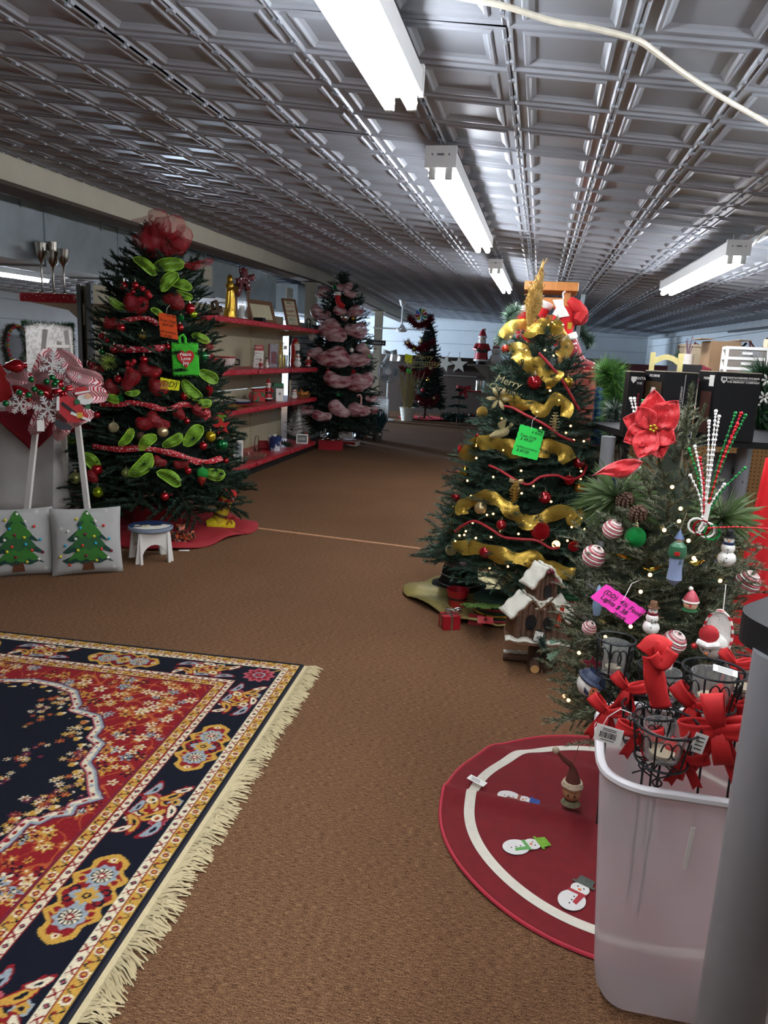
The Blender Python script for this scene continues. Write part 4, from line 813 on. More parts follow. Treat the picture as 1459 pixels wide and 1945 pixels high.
MB().lathe([(.135,.38),(.12,.40),(.03,.50),(.03,.52),(.001,.525)],4,M=Matrix.Rotation(PI/4,4,'Z')).obj('roof',M('dark_iron','23211f',.5,.4),o,smooth=False)
for k in range(4): MB().box((0,-lw*.46,.19),(lw*.8,.003,.33),Matrix.Rotation(k*PI/2,4,'Z')).obj('glass',M('pane_glass','dfe6e6',.05,0,.02,trans=1,alpha=.35),o)
MB().lathe([(.035,.025),(.035,.17),(.001,.175)],12).obj('candle',m_wh,o)
m_flake=pattern('maroon_snowflake_print',('e6dedc','5e0f1c'),'voronoi',30,.28,.6,soft=.04)
bowknot('lantern_bow','maroon bow with white snowflakes tied on the brown lantern',q+Vector((.06,-.05,.46)),.13,m_flake,R(50),loops=4,tails=3,seed=2)
q=shp(502,605,0); framed('framed_sign','wide wooden framed cream sign leaning on the top shelf',Vector((-3.5,q.y,1.806)),.50,.30,(R(-20),0,R(70)),m_brownwood,M('cream_panel','c6bd9c',.6,0,.06,6),[],.05)
MB().box((0,0,.03),(.12,.1,.05)).obj('black_mount',m_black,loc=shp(492,606,0,.1)+Vector((0,.02,0)),label='small black clip under the wide framed sign',cat='clip')
q=shp(548,612,0); framed('framed_sign','narrow brown framed sign with coloured words on the top shelf',Vector((-3.42,q.y,1.806)),.26,.40,(R(-18),R(0),R(62)),m_brownwood,M('cream_panel','c6bd9c'),[('Baby',.345,.05,m_ink),('CHRISTMAS',.29,.032,M('pink_ink','b8607a',.7)),('HAPPY',.22,.055,M('maroon_ink','7a1f3c',.7)),('BIRTHDAY',.16,.038,M('maroon_ink','7a1f3c')),('JESUS',.105,.05,M('teal_ink','3f7f88',.7)),('to you',.06,.03,M('pink_ink','b8607a'))],.03)
q=shp(586,618,0,.05); o=thing('iron_lantern','small black iron lantern at the far end of the top shelf','lantern',q,.4); 
for k in range(6): a=TAU*k/6; MB().tube([(.05*math.cos(a),.05*math.sin(a),0),(.055*math.cos(a),.055*math.sin(a),.12),(.0,.0,.17)],.006,5).obj('bar',m_wire,o)
MB().lathe([(.06,0),(.06,.012)],12).obj('base',m_wire,o); MB().lathe([(.03,.01),(.03,.09),(.001,.095)],10).obj('candle',m_bl,o)
# --- second shelf ---
q=shp(414,699,1); o=santa('small red santa doll lying at the near end of the second shelf',q,.22); o.rotation_euler=(0,R(-55),R(40)); o.location.z+=.045
q=shp(430,698,1,); o=thing('ceramic_bowl','large white ceramic mug bowl with a dark handle on the second shelf','mug',q,R(35)); MB().lathe([(.05,0),(.06,.01),(.1,.06),(.115,.12),(.108,.12),(.095,.065),(.05,.015),(.001,.015)],20).obj('bowl',m_wh,o); MB().tube([(.11,0,.1),(.155,0,.095),(.155,0,.04),(.095,0,.035)],.011,8).obj('handle',m_bl,o); MB().tube([(.105*math.cos(a),.105*math.sin(a),.118) for a in [TAU*k/16 for k in range(16)]],.012,6,closed=True).obj('berry_rim',m_srd,o)
q=shp(445,690,1); minitree('pine_sprig_tree','little dark pine tree leaning on the second shelf',Vector((-3.62,q.y+.3,ZS[1]+.004)),.34,.11,[m_need,m_need2],26,3)
q=shp(457,697,1); o=thing('word_block_sign','stacked white block sign with red words on the second shelf','sign',Vector((-3.55,q.y+.15,q.z)),R(35))
for k,(w,mt) in enumerate((('JOY',m_ink),('NOEL',m_ink),('PEACE',m_ink),('HAPPY',m_paper))):
    bb=MB().box((.004*k,0,.035+.072*k),(.13-.008*k,.05,.068)).obj('block',m_wh if k<3 else m_srd,o,smooth=False); text(w,.032,mt,bb,(0,-.027,.035+.072*k))
q=shp(479,696,1); o=thing('tall_gift_box','tall narrow printed box with a maroon side on the second shelf','box',Vector((-3.55,q.y+.15,q.z)),R(35)); MB().box((0,0,.155),(.11,.07,.31)).obj('carton',M('grey_print','8a8790',.5,0,.5,25),o,smooth=False); MB().box((0,-.036,.13),(.07,.003,.16)).obj('printed_window',M('maroon_print','6b1226',.4,0,.4,30),o); MB().box((-.056,0,.155),(.003,.068,.308)).obj('side_print',m_srd,o)
q=shp(496,696,1); o=thing('wire_tree','gold wire cone tree holder on the second shelf','decoration',Vector((-3.5,q.y+.1,q.z)),0)
for k in range(8): a=TAU*k/8; MB().tube([(.06*math.cos(a),.06*math.sin(a),0),(.055*math.cos(a),.055*math.sin(a),.15),(.01*math.cos(a),.01*math.sin(a),.28),(.04*math.cos(a),.04*math.sin(a),.34)],.004,4).obj('wire',m_gold,o)
MB().lathe([(.055,.01),(.05,.14)],12).obj('gold_mesh',pattern('gold_net',('8a6f2a','c9a84a'),'wave',120,.5,.4,2,metal=.6,alpha=(.3,.8)),o); MB().box((.06,-.03,.27),(.05,.002,.05)).obj('price_tag',m_paper,o)
mg=M('drinking_glass','dfe8e6',.03,0,.02,trans=1,alpha=.55)
for k,(x,y) in enumerate(((508,697),(515,696),(521,697))):
    q=shp(x,y,1); MB().lathe([(.032,0),(.036,.003),(.042,.17),(.039,.17),(.033,.01),(.001,.01)],14).obj('drinking_glass',mg,loc=(-3.45-.1*(k==1),q.y,q.z),label=('nearest','rear middle','farthest')[k]+' of three tall clear glasses on the second shelf',cat='glass',group='tall glasses on the second shelf')
q=shp(490,699,1); snowman('small white snowman ornament at the front edge of the second shelf, right of the bowl',Vector((-3.36,q.y,q.z)),.14); q=shp(474,699,1); santa('small seated santa figurine in front of the tall narrow box',Vector((-3.36,q.y,q.z)),.12)
q=shp(545,697,1); o=fig('santa_pitcher','tall red and gold santa with a long white beard on the second shelf',Vector((-3.6,q.y+.5,q.z)),.42,[('robe',m_srd,[(.15,0),(.17,.1),(.15,.4),(.16,.7),(.1,.9),(.03,1),(.001,1)]),('beard',m_wh,[(.001,.36),(.08,.45),(.13,.65),(.12,.78),(.05,.84)],(.05,-.08,0),(1,.7)),('gold_panel',m_gold,[(.06,0),(.1,.1),(.1,.4),(.05,.5)],(.06,-.09,0)),('face',m_skin,ellp(.07,.8),(.05,-.1,0))],'figurine')
q=shp(538,697,1); snowman('round ceramic snowman jar with a black top hat on the second shelf',Vector((-3.36,q.y,q.z)),.24); q=shp(551,696,1); santa('little santa with green mittens between the snowman jar and the white bottle',Vector((-3.37,q.y,q.z)),.2)
q=shp(571,695,1); o=fig('snowman_bottle','tall white snowman bottle with a dark green hat at the end of the second shelf',Vector((-3.42,q.y,q.z)),.46,[('bottle',m_wh,[(.13,0),(.14,.03),(.14,.38),(.1,.42)]),('bow_band',m_bl,[(.105,.40),(.13,.41),(.13,.44),(.1,.45)]),('chest',m_wh,ellp(.14,.55,.13)),('scarf',m_srd,[(.11,.63),(.15,.65),(.14,.7),(.1,.71)]),('head',m_wh,ellp(.11,.78,.1)),('hat',m_need2,[(.15,.84),(.14,.87),(.1,.9),(.07,.98),(.001,1)]),('nose',m_carrot,ellp(.02,.78),(0,-.12,0))],'figurine')
for dz in(.14,.22): text('SNOW',.035,m_ink,o,(0,-.066,dz))
# --- third shelf ---
q=shp(430,782,2); o=thing('twig_bundle','loose bundle of gold twigs and netting on the third shelf','twigs',q); rr=random.Random(6)
b=MB()
for k in range(46):
    a=rr.uniform(-.3,.5); L=rr.uniform(.15,.34); x=rr.uniform(-.14,.1); y=rr.uniform(-.1,.1); b.tube([(x,y,rr.uniform(.005,.05)),(x+L*.5*math.sin(a),y+L*.5*math.cos(a),rr.uniform(.02,.09)),(x+L*math.sin(a),y+L*math.cos(a),rr.uniform(.01,.06))],.0025,4)
b.obj('twigs',M('gold_twig','8a7434',.5,.4),o,kind='stuff')
q=shp(470,772,2); o=thing('plate_stack','white and blue serving plates lying on a red one on the third shelf','plates',Vector((-3.5,q.y,q.z)),.2)
for k,(mt,r) in enumerate(((m_srd,.2),(M('blue_rim','39488a',.3),.17),(m_wh,.16))): MB().lathe([(r*.5,.004+.018*k),(r*.6,.006+.018*k),(r,.03+.018*k),(r,.034+.018*k),(r*.58,.012+.018*k),(.001,.01+.018*k)],24,sy=1.3).obj('plate',mt,o)
q=shp(464,765,2); o=thing('red_bowl','small dark red bowl standing on edge behind the plates','bowl',Vector((-3.72,q.y+.55,q.z+.055)),0,rot=(R(75),0,R(40))); MB().lathe([(.02,-.04),(.055,-.02),(.065,.02),(.058,.02),(.045,-.012),(.001,-.03)],16).obj('bowl_body',m_redmatte,o)
q=shp(483,764,2); o=thing('christmas_tin','square red and green christmas tin on the third shelf','tin',Vector((-3.55,q.y+.1,q.z)),R(30)); MB().rbox((0,0,.07),(.16,.16,.14),.015).obj('tin_body',pattern('xmas_tin_print',('24613a','b4202a'),'noise',18,.5,.35,soft=.04),o); MB().rbox((0,0,.15),(.168,.168,.03),.015).obj('lid',m_srd,o)
q=shp(502,764,2); santa('tall old-world santa figurine with a gold sack on the third shelf',Vector((-3.52,q.y+.28,q.z)),.30)
q=shp(526,760,2); o=thing('green_gift_box','dark green carton with a green lid on the third shelf','box',Vector((-3.56,q.y+.2,q.z)),R(30)); MB().box((0,0,.09),(.17,.14,.18)).obj('carton',M('carton_green','3c4f42',.6),o,smooth=False); MB().box((.02,.02,.2),(.14,.12,.04)).obj('lid',M('bright_green','146a3a',.5),o,smooth=False)
q=shp(528,762,2); o=thing('picture_card','white card with a small grey drawing on the third shelf','card',Vector((-3.38,q.y,q.z)),R(30),rot=(R(-8),0,R(30))); MB().box((0,0,.085),(.1,.006,.17)).obj('card',m_paper,o,smooth=False); MB().prism(star_poly(6,.03,.01),.002).obj('drawing',M('grey_ink','6c706c',.7),o,loc=(0,-.005,.1))
for x,lab in((537,'left'),(545,'right')): q=shp(x,757,2); snowman('small white snowman on the third shelf, '+lab+' one of two beside the card',Vector((-3.38,q.y,q.z)),.17,group='pair of small snowmen')
q=shp(558,753,2); o=thing('wooden_sleigh','miniature wooden sleigh on the third shelf','decoration',Vector((-3.45,q.y,q.z)),R(70))
for s in(-1,1): MB().tube([(-.14,s*.05,.03),(-.1,s*.05,.006),(.1,s*.05,.006),(.14,s*.05,.05)],.006,5).obj('runner',m_wood,o); MB().prism([(-.09,.03),(.08,.03),(.1,.09),(-.05,.07),(-.1,.14)],.008,Matrix.Translation((0,s*.05,0))).obj('side',m_wood,o,smooth=False)
MB().box((0,0,.035),(.18,.1,.01)).obj('seat',m_wood,o)
q=shp(585,750,2); o=thing('woven_tray','small brown woven tray near the end of the third shelf','tray',Vector((-3.5,q.y,q.z)),0); MB().lathe([(.1,0),(.14,.05),(.145,.05),(.11,.008),(.001,.008)],18).obj('tray',M('wicker','8a6234',.7,0,.3,70,.6),o)
for a in (0,1,2): MB().ball((.05*math.cos(a*2),.05*math.sin(a*2),.04),.035,8,6).obj('pine_cone',m_cone,o)
q=shp(549,756,2); MB().lathe([(.012,0),(.012,.24),(.004,.25),(.001,.25)],8).obj('taper_candle',M('ivory_wax','cfc2a4',.5),loc=(-3.6,q.y+.3,ZS[2]+.004),label='slim ivory taper candle standing behind the wooden sleigh',cat='candle')
# --- bottom shelf ---
wh1=M('white_tinsel','d6d4ce',.6,0,.08,30); wh2=M('silver_white_tinsel','b4b2ac',.5,.2,.1,30)
q=shp(545,838,3); minitree('white_tree','little white artificial tree on the bottom shelf',Vector((-3.52,q.y+.2,q.z)),.60,.22,[wh1,wh2],60,5,.026,.006)
q=shp(573,836,3); minitree('tinsel_cone_tree','gold and green tinsel cone tree on the bottom shelf',Vector((-3.45,q.y+.2,q.z)),.44,.12,[M('gold_tinsel','a08a34',.35,.7),M('green_gold_tinsel','4b5a24',.5,.4)],60,6,.02,.007)
q=shp(566,838,3); o=fig('gnome_house','tiny orange gnome ornament beside the white tree',Vector((-3.36,q.y,q.z)),.17,[('body',M('orange_clay','b4603c',.6),[(.3,0),(.34,.1),(.3,.4),(.1,.5)]),('hat',m_srd,[(.22,.45),(.12,.7),(.001,1)])],'figurine')
q=shp(538,840,3); framed('mini_sign','tiny white framed sign in front of the white tree',Vector((-3.34,q.y,q.z)),.17,.14,(R(-8),0,R(20)),m_wh,M('grey_panel','6f716e',.6),[('NOEL',.07,.04,m_paper)],.015)
q=shp(508,858,3); o=thing('santa_pail','blue and white metal pail printed with a santa on the bottom shelf','pail',Vector((-3.42,q.y+.15,q.z)),R(20)); MB().lathe([(.075,0),(.095,.19),(.1,.19),(.1,.2),(.09,.2),(.072,.01),(.001,.01)],20).obj('pail_body',pattern('blue_white_print',('1d3266','cfd3d8'),'noise',9,.52,.35,soft=.04),o); MB().lathe([(.088,.15),(.09,.195)],20,cap=False).obj('dark_band',M('navy_enamel','16244c',.3),o); MB().rbox((.0,0,.21),(.05,.05,.03),.01).obj('lid_knob',m_wh,o)
q=shp(490,858,3); MB().rbox((0,0,.055),(.2,.06,.11),.02).obj('red_pouch',m_redmatte,loc=(-3.6,q.y+.35,q.z),rot=(0,0,R(30)),label='small red felt pouch behind the glass dish',cat='pouch')
q=shp(466,862,3); o=thing('wire_stand','small black wire plate stand on the bottom shelf','stand',Vector((-3.6,q.y+.3,q.z)),R(30))
for s in(-1,1): MB().tube([(s*.03,-.06,.06),(s*.03,-.05,.0),(s*.03,.05,.005),(s*.02,.0,.2),(0,0,.21)],.005,5).obj('wire',m_wire,o)
MB().tube([(-.03,.05,.005),(.03,.05,.005)],.005,5).obj('crossbar',m_wire,o)
q=shp(494,872,3); o=thing('glass_dish','oval clear glass dish near the edge of the bottom shelf','dish',Vector((-3.42,q.y,q.z)),R(60)); MB().lathe([(.09,0),(.13,.012),(.15,.06),(.145,.06),(.12,.018),(.001,.01)],24,sx=1.4).obj('dish',mg,o)
q=shp(532,848,3); o=thing('holly_sprig','dark green artificial sprig lying on the bottom shelf','sprig',q); garland([(-.12,0,.03),(0,.03,.05),(.14,0,.03)],.07,500,8,gm,nw=.012).obj('leaves',gm,o,smooth=False)
q=shp(455,880,3); o=thing('window_box','upright white gift box with a grey window on the bottom shelf','box',Vector((-3.4,q.y-.03,q.z)),R(25),rot=(R(-10),0,R(25))); MB().box((0,0,.16),(.11,.09,.32)).obj('carton',m_paper,o,smooth=False); MB().box((0,-.046,.14),(.075,.003,.2)).obj('window',M('grey_plastic','55585a',.2),o,smooth=False); MB().box((-.057,0,.16),(.003,.088,.318)).obj('brown_side',M('kraft_side','6b4a34',.6),o,smooth=False)
q=shp(437,884,3); minitree('gold_tinsel_tree','gold tinsel tree with white flowers beside the upright gift box',Vector((-3.5,q.y+.28,q.z)),.40,.11,[M('gold_tinsel','a08a34'),M('pale_gold_tinsel','b8ac6a',.4,.5)],50,9,.02,.006)

# slatted end panel past the shelves
o=thing('slatwall_panel','pale grey slatted display panel at the far end of the shelves','display panel',(-3.74,12.15,0))
MB().box((0,0,.96),(.02,1.7,1.92)).obj('backing',M('slat_backing_grey','5a5c5c',.8),o,smooth=False)  # darker grey board showing in the gaps between the slats
for k in range(24): MB().box((.016,0,.06+k*.079),(.018,1.7,.066)).obj('slat',M('pale_grey_slat','a9aaa6',.6),o,smooth=False)
for y in(-.86,.86): MB().box((0,y,.97),(.04,.03,1.94)).obj('upright',m_black,o,smooth=False)
# ================= PINK RIBBON TREE =================
m_n3=M('blue_green_needles','1b3a30',.65,0,.25,12); m_n4=M('deep_blue_green_needles','122a22',.65,0,.25,12)  # two needle greens, one darker, mixed at random along the branches
PB=[branch(L,n,.05,.012,k+21,tw=.55,droop=-.1,mats=[m_bark,m_n3,m_n4],spacing=.018,dens=4,nvar=2) for k,(L,n) in enumerate(((.28,6),(.45,8),(.62,9)))]
bP=F(640,850); zc=ceilz(bP.x,bP.y)
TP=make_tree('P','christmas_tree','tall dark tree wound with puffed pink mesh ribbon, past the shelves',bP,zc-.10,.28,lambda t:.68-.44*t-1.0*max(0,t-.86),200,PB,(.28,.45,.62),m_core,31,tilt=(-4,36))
m_pm=pattern('pink_white_mesh',('9c3a46','d2b0b0'),'noise',7,.48,.5,alpha=(.55,.8),soft=.14,aniso=(1,1,2.4))
o=thing('pink_mesh_ribbon','pink and white mesh ribbon wound in big puffs around the far tree','ribbon',bP); rr=random.Random(12)
for x,y,s in((615,558,13),(655,545,13),(664,557,11),(609,595,17),(675,593,14),(646,591,11),(617,617,12),(632,630,24),(676,628,19),(601,673,15),(634,681,27),(681,685,19),(690,665,13),(642,722,23),(683,727,21),(700,715,10),(644,778,19),(681,780,19),(611,790,16),(576,776,17),(704,778,12),(705,757,10)):
    p=hit(TP,x,y,1.03,.05); b=pouf(p,s*1.22*mpp(p),rr.uniform(-.4,.4),x,rr.uniform(.42,.56)); q=b.obj('ribbon_puff',m_pm,o); q.matrix_parent_inverse=Matrix.Translation(-bP)
p=hit(TP,646,572,1,.06); o=thing('plush_stocking','red plush stocking clipped on the pink ribboned tree','stocking',p,face(p)); MB().tube([(-.04,0,.09),(-.03,0,.0),(.0,0,-.05),(.07,0,-.08)],[.045,.045,.05,.032],10).obj('sock',m_velvet,o); MB().lathe([(.05,.08),(.058,.1),(.05,.13)],12).obj('cuff',m_wh,o,loc=(-.04,0,0))
for x,y,mt,lab in((594,640,m_wh,'white plush ball at the left edge of the pink ribboned tree'),(636,545,m_greenglit,'green glitter ball near the top of the pink ribboned tree'),(668,665,m_wh,'tiny peppermint ball right of the middle pink puff'),(671,706,m_redglit,'red glitter ball between pink puffs at right'),(623,705,m_red,'dark red ball left of centre on the pink ribboned tree'),(642,750,m_green,'dark green ball low on the pink ribboned tree'),(698,733,m_redglit,'bright red ball at the right edge of the pink ribboned tree'),(655,603,m_silver,'silver ball under the red plush stocking'),(670,605,m_goldshiny,'gold ball right of the silver one'),(686,693,m_champglit,'champagne ball at the right edge near the neon green card')):
    p=hit(TP,x,y,1,.03); ornament('ball_ornament',lab,p,.034 if 'plush' not in lab else .07,mt)
p=hit(TP,686,765,1,.05); o=thing('candy_cane','red and white candy cane hanging low on the pink ribboned tree','candy cane',p,face(p)); MB().tube([(0,0,-.13),(0,0,.08),(-.015,0,.115),(-.05,0,.115),(-.06,0,.085)],.014,8).obj('cane',pattern('cane_stripe',('b01820','e6e0d8'),'wave',14,.5,.4,2,soft=.1),o)
p=hit(TP,697,668,1.1,.0); tag_card('price_card','neon green card at the right edge of the pink ribboned tree',0,[PY(x,y,p.y) for x,y in((695,652),(698,655),(704,679),(697,679))],m_gr,[],.03,zig=False,string=False)
# under the tree
q=F(629,853); o=thing('ornament_box','red cardboard box full of silver ornaments on the carpet','box',q,R(8)); w_,d_,h_=.36,.26,.15
for s in(-1,1): MB().box((s*w_/2,0,h_/2),(.008,d_,h_)).obj('side',m_redmatte,o,smooth=False); MB().box((0,s*d_/2,h_/2),(w_,.008,h_)).obj('side',m_redmatte,o,smooth=False)
MB().box((0,0,.006),(w_,d_,.01)).obj('bottom',m_redmatte,o); rr=random.Random(9)
for k in range(16): ornament('ball_ornament','small silver ball piled in the red cardboard box',q+Vector((-.126+.084*(k%4),-.08+.08*(k//4%3),.075+(.075 if k>11 else 0)+(.02 if k%2 else 0))),.036,m_silver,group='silver balls in the red box',hook=False)
q=F(667,846); o=thing('gift_carton','flat red and white gift carton next to the red box','box',q,R(-6)); MB().box((0,0,.045),(.24,.17,.085)).obj('carton',m_wh,o,smooth=False); MB().box((0,0,.092),(.25,.18,.012)).obj('lid',m_srd,o,smooth=False); MB().box((0,-.091,.045),(.2,.006,.04)).obj('label',m_srd,o)
for x,y,lab in((613,832,'left'),(665,834,'right')):
    q=F(x,y); o=thing('black_boot','black santa boot under the pink ribboned tree, '+lab+' one','boot',q+Vector((.1,.2,0)),.2,'black boots'); MB().lathe([(.1,.0),(.11,.1),(.1,.25),(.115,.34)],14).obj('shaft',m_black,o); MB().tube([(0,.02,.055),(0,-.14,.05),(0,-.2,.045)],[.085,.075,.05],10).obj('foot',m_black,o); MB().lathe([(.118,.32),(.128,.35),(.118,.38)],14).obj('fur_cuff',m_bl,o)
q=F(684,832); o=thing('paper_bag','brown paper bag printed with a dark sprig beside the black boot','bag',q+Vector((0,.15,0)),.1); MB().box((0,0,.16),(.18,.1,.32)).obj('bag_body',M('kraft_paper','8a6d4c',.8,0,.12,9),o,smooth=False); MB().prism(star_poly(7,.06,.02),.003).obj('printed_sprig',m_need2,o,loc=(0,-.053,.18),smooth=False); MB().tube([(-.04,0,.32),(-.03,0,.38),(.03,0,.38),(.04,0,.32)],.004,5).obj('handle',M('kraft_paper','8a6d4c'),o)
q=F(716,838); o=thing('potted_plant','teal artificial plant in a small grey tin pot with lettering','potted plant',q,face(q)); MB().lathe([(.07,0),(.095,.16),(.1,.17),(.09,.17),(.001,.15)],16).obj('pot',M('weathered_zinc','4f4a42',.5,.3,.2,15),o); text('COFFEE',.045,m_paper,o,(0,-.1,.13))
tl=[M('teal_leaf','0e3c3c',.6,0,.2,20),M('dark_teal_leaf','0a2a2e',.6,0,.2,20)]; b=MB(); rr=random.Random(3)
for k in range(150):
    a=rr.uniform(0,TAU); l=rr.uniform(.25,.46); t=rr.uniform(.05,.5); d=Vector((math.cos(a)*t,math.sin(a)*t,1)).normalized(); w=d.orthogonal().normalized()*.008; p0=Vector((math.cos(a)*.05,math.sin(a)*.05,.15)); b.mi=k%2; o_=len(b.v); b.v+=[tuple(p0-w),tuple(p0+w),tuple(p0+d*l*.6+w*1.4),tuple(p0+d*l),tuple(p0+d*l*.6-w*1.4)]; b.f.append((o_,o_+1,o_+2,o_+3,o_+4)); b.m.append(b.mi)
b.obj('leaves',tl,o,smooth=False)
# ================= BACK OF THE SHOP =================
q=PY(714.5,651,18.195); o=thing('mistletoe_sign','dark wooden sign reading Mistletoe, fixed to the far column','sign',q,face(q)); MB().box((0,0,0),(.46,.02,.12)).obj('board',M('charcoal_board','2e2e30',.7),o,smooth=False)
for z in(-.057,.057): MB().box((0,-.008,z),(.46,.012,.01)).obj('edge',M('grey_edge','77756f',.6),o,smooth=False)
text('Mistletoe x',.085,m_paper,o,(0,-.012,0))
# pedestal fan
q=F(733,798); fc=PY(738,706,q.y); o=thing('pedestal_fan','round grey pedestal fan in front of the brown partition','fan',(fc.x,q.y,0),face(q)); r=20*mpp(fc)
MB().lathe([(.2,0),(.2,.02),(.05,.05),(.03,.06)],20).obj('base',m_hous,o); MB().tube([(0,.08,.05),(0,.08,fc.z)],.017,8).obj('pole',m_hous,o); MB().tube([(0,-.02,fc.z),(0,.16,fc.z)],.075,12).obj('motor',m_hous,o)
g=MB()
for k in range(7): g.tube([(r*(k+1.6)/8.6*math.cos(a),-.07-.03*math.cos((k+1.6)/8.6*1.5),fc.z+r*(k+1.6)/8.6*math.sin(a)) for a in [TAU*i/28 for i in range(28)]],.0035,4,closed=True)
for k in range(24): a=TAU*k/24; g.tube([(0,-.1,fc.z),(r*.6*math.cos(a),-.09,fc.z+r*.6*math.sin(a)),(r*math.cos(a),-.06,fc.z+r*math.sin(a))],.0025,4)
g.obj('wire_guard',M('fan_wire','8e9090',.4,.3),o); MB().tube([(r*math.cos(a),-.05,fc.z+r*math.sin(a)) for a in [TAU*i/32 for i in range(32)]],.011,6,closed=True).obj('rim',M('fan_wire','8e9090'),o)
MB().lathe([(.07,-.105),(.07,-.095)],20,M=Matrix.Translation((0,-.0,fc.z))@Matrix.Rotation(R(90),4,'X')@Matrix.Translation((0,0,.2))).obj('badge',m_hous,o)
for k in range(3):
    a=TAU*k/3; MB().grid(lambda u,v:((.05+(r-.08)*u)*math.cos(a+(v-.5)*1.3*(1-.3*u)),-.03+.05*(v-.5),fc.z+(.05+(r-.08)*u)*math.sin(a+(v-.5)*1.3*(1-.3*u))),5,5).obj('blade',M('fan_blade','6a6e70',.4),o,solid=.003)
# box fan
q=F(716,799); o=thing('box_fan','white square box fan standing on the carpet by the far column','fan',q,face(q)-.1); w=.5
b=MB(); pth=[]
for cx,cz,a0 in((w/2-.05,.05,-90),(w/2-.05,w-.05,0),(-w/2+.05,w-.05,90),(-w/2+.05,.05,180)):
    for k in range(5): a=R(a0+k*22.5); pth.append((cx+.05*math.cos(a),0,.03+cz+.05*math.sin(a)))
for yy in(-.05,.05): MB().tube([(x,yy,z) for x,y,z in pth],.012,6,closed=True).obj('frame_edge',m_hous,o)
n=len(pth); MB().add([(x,yy,z) for yy in(-.05,.05) for x,y,z in pth],[(i,(i+1)%n,n+(i+1)%n,n+i) for i in range(n)]).obj('frame_band',m_hous,o)
g=MB()
for k in range(17): x=-w/2+.02+k*(w-.04)/16; g.tube([(x,-.055,.06),(x,-.055,w)],.0025,4); g.tube([(x,.055,.06),(x,.055,w)],.0025,4)
g.obj('grille',m_hous,o)
for k in range(5):
    a=TAU*k/5+.3; MB().grid(lambda u,v:((.04+.18*u)*math.cos(a+(v-.5)*.9),.03*(v-.5),.28+(.04+.18*u)*math.sin(a+(v-.5)*.9)),4,4).obj('blade',m_hous,o,solid=.003)
MB().tube([(0,-.03,.28),(0,.03,.28)],.05,12).obj('hub',m_hous,o)
for s in(-1,1): MB().box((s*.2,0,.015),(.04,.14,.03)).obj('foot',m_hous,o)
# ceiling fan
q=PY(763,627,17.2); zc=ceilz(q.x,17.2); o=thing('ceiling_fan','small white ceiling fan hanging on a rod near the back wall','ceiling fan',(q.x,17.2,zc)); d=zc-q.z
MB().lathe([(.09,-.0),(.06,-.1),(.03,-.14)],14).obj('canopy',m_hous,o); MB().tube([(0,0,-.1),(0,0,-d)],.02,8).obj('rod',m_hous,o); MB().lathe([(.04,-d+.12),(.1,-d+.03),(.13,-d),(.1,-d-.04),(.001,-d-.05)],16).obj('motor',m_hous,o)
for k in range(4):
    a=TAU*k/4+.25; MB().box((.38,0,0),(.52,.1,.008),Matrix.Translation((0,0,-d+.02))@Matrix.Rotation(a,4,'Z')@Matrix.Rotation(R(10),4,'X')).obj('blade',m_hous,o)
# back tree
bB=F(806,796); TBk=make_tree('B','christmas_tree','slim dark tree with burgundy garland and a pinwheel top, by the back partition',bB,ceilz(bB.x,bB.y)-.20,.3,lambda t:.47-.36*t-.5*max(0,t-.9),190,PB,(.28,.45,.62),m_core,41,tilt=(0,40),core=.8)
m_bt=[M('burgundy_tinsel','5e0f20',.45,.3,.3,20),M('wine_tinsel','7c1a2c',.45,.3,.3,20)]
for k,(pts,lab) in enumerate((([(778,604),(790,618),(806,616),(820,606)],'top'),([(772,650),(788,662),(806,660),(824,650)],'second'),([(762,700),(785,708),(806,712),(824,690)],'third'),([(782,745),(800,762),(818,765),(830,755)],'lowest'))):
    P=[hit(TBk,x,y,1.05,.03) for x,y in pts]; garland(P,.15,700,k,m_bt,nw=.03).obj('tinsel_garland',m_bt,None,smooth=False,label=lab+' swag of burgundy tinsel garland on the pinwheel tree',cat='garland')
rr=random.Random(2)
for x,y,mt,lab in((775,650,m_champ,'pale ball at the left edge under the top tinsel'),(800,648,m_champglit,'champagne ball near the middle under the top tinsel'),(820,665,m_silver,'silver ball at the right, level with the second tinsel swag'),(818,700,m_champglit,'champagne ball right of the script sign'),(813,722,m_goldshiny,'shiny gold ball below the script sign'),(797,763,m_silver,'silver ball low at the left'),(824,757,m_champ,'pale ball low at the right edge'),(788,662,m_lime,'lime ball left of centre'),(803,741,m_redmatte,'matte red ball above the lowest tinsel swag')):
    p=hit(TBk,x,y,1,.05); ornament('ball_ornament',lab+', on the pinwheel tree',p,.045,mt)
p=PY(801,583,bB.y); p.z=min(p.z,ceilz(p.x,p.y)-.2); o=thing('pinwheel','multicoloured pinwheel on top of the far tree','pinwheel',p,face(p))
for k,c in enumerate(('c8322a','d8a81c','2a8a3a','2a5ac8','c8322a','d8d02a','2a9ac8','2a8a3a')):
    a=TAU*k/8; MB().add([(0,0,0),(.16*math.cos(a),-.02,.16*math.sin(a)),(.13*math.cos(a+.6),-.04,.13*math.sin(a+.6))],[(0,1,2)]).obj('vane',M('vane_'+c,c,.4),o,solid=.004,smooth=False)
MB().ball((0,-.03,0),.025,8,6).obj('hub',m_white,o); MB().tube([(0,.02,0),(0,.02,-.3)],.008,6).obj('stick',m_white,o)
p=hit(TBk,803,684,1.1,.12); o=thing('script_sign','gold script sign reading Merry Christmas on the far tree','sign',p,face(p)); mgs=M('pale_gold_paint','a8955c',.4,.4)
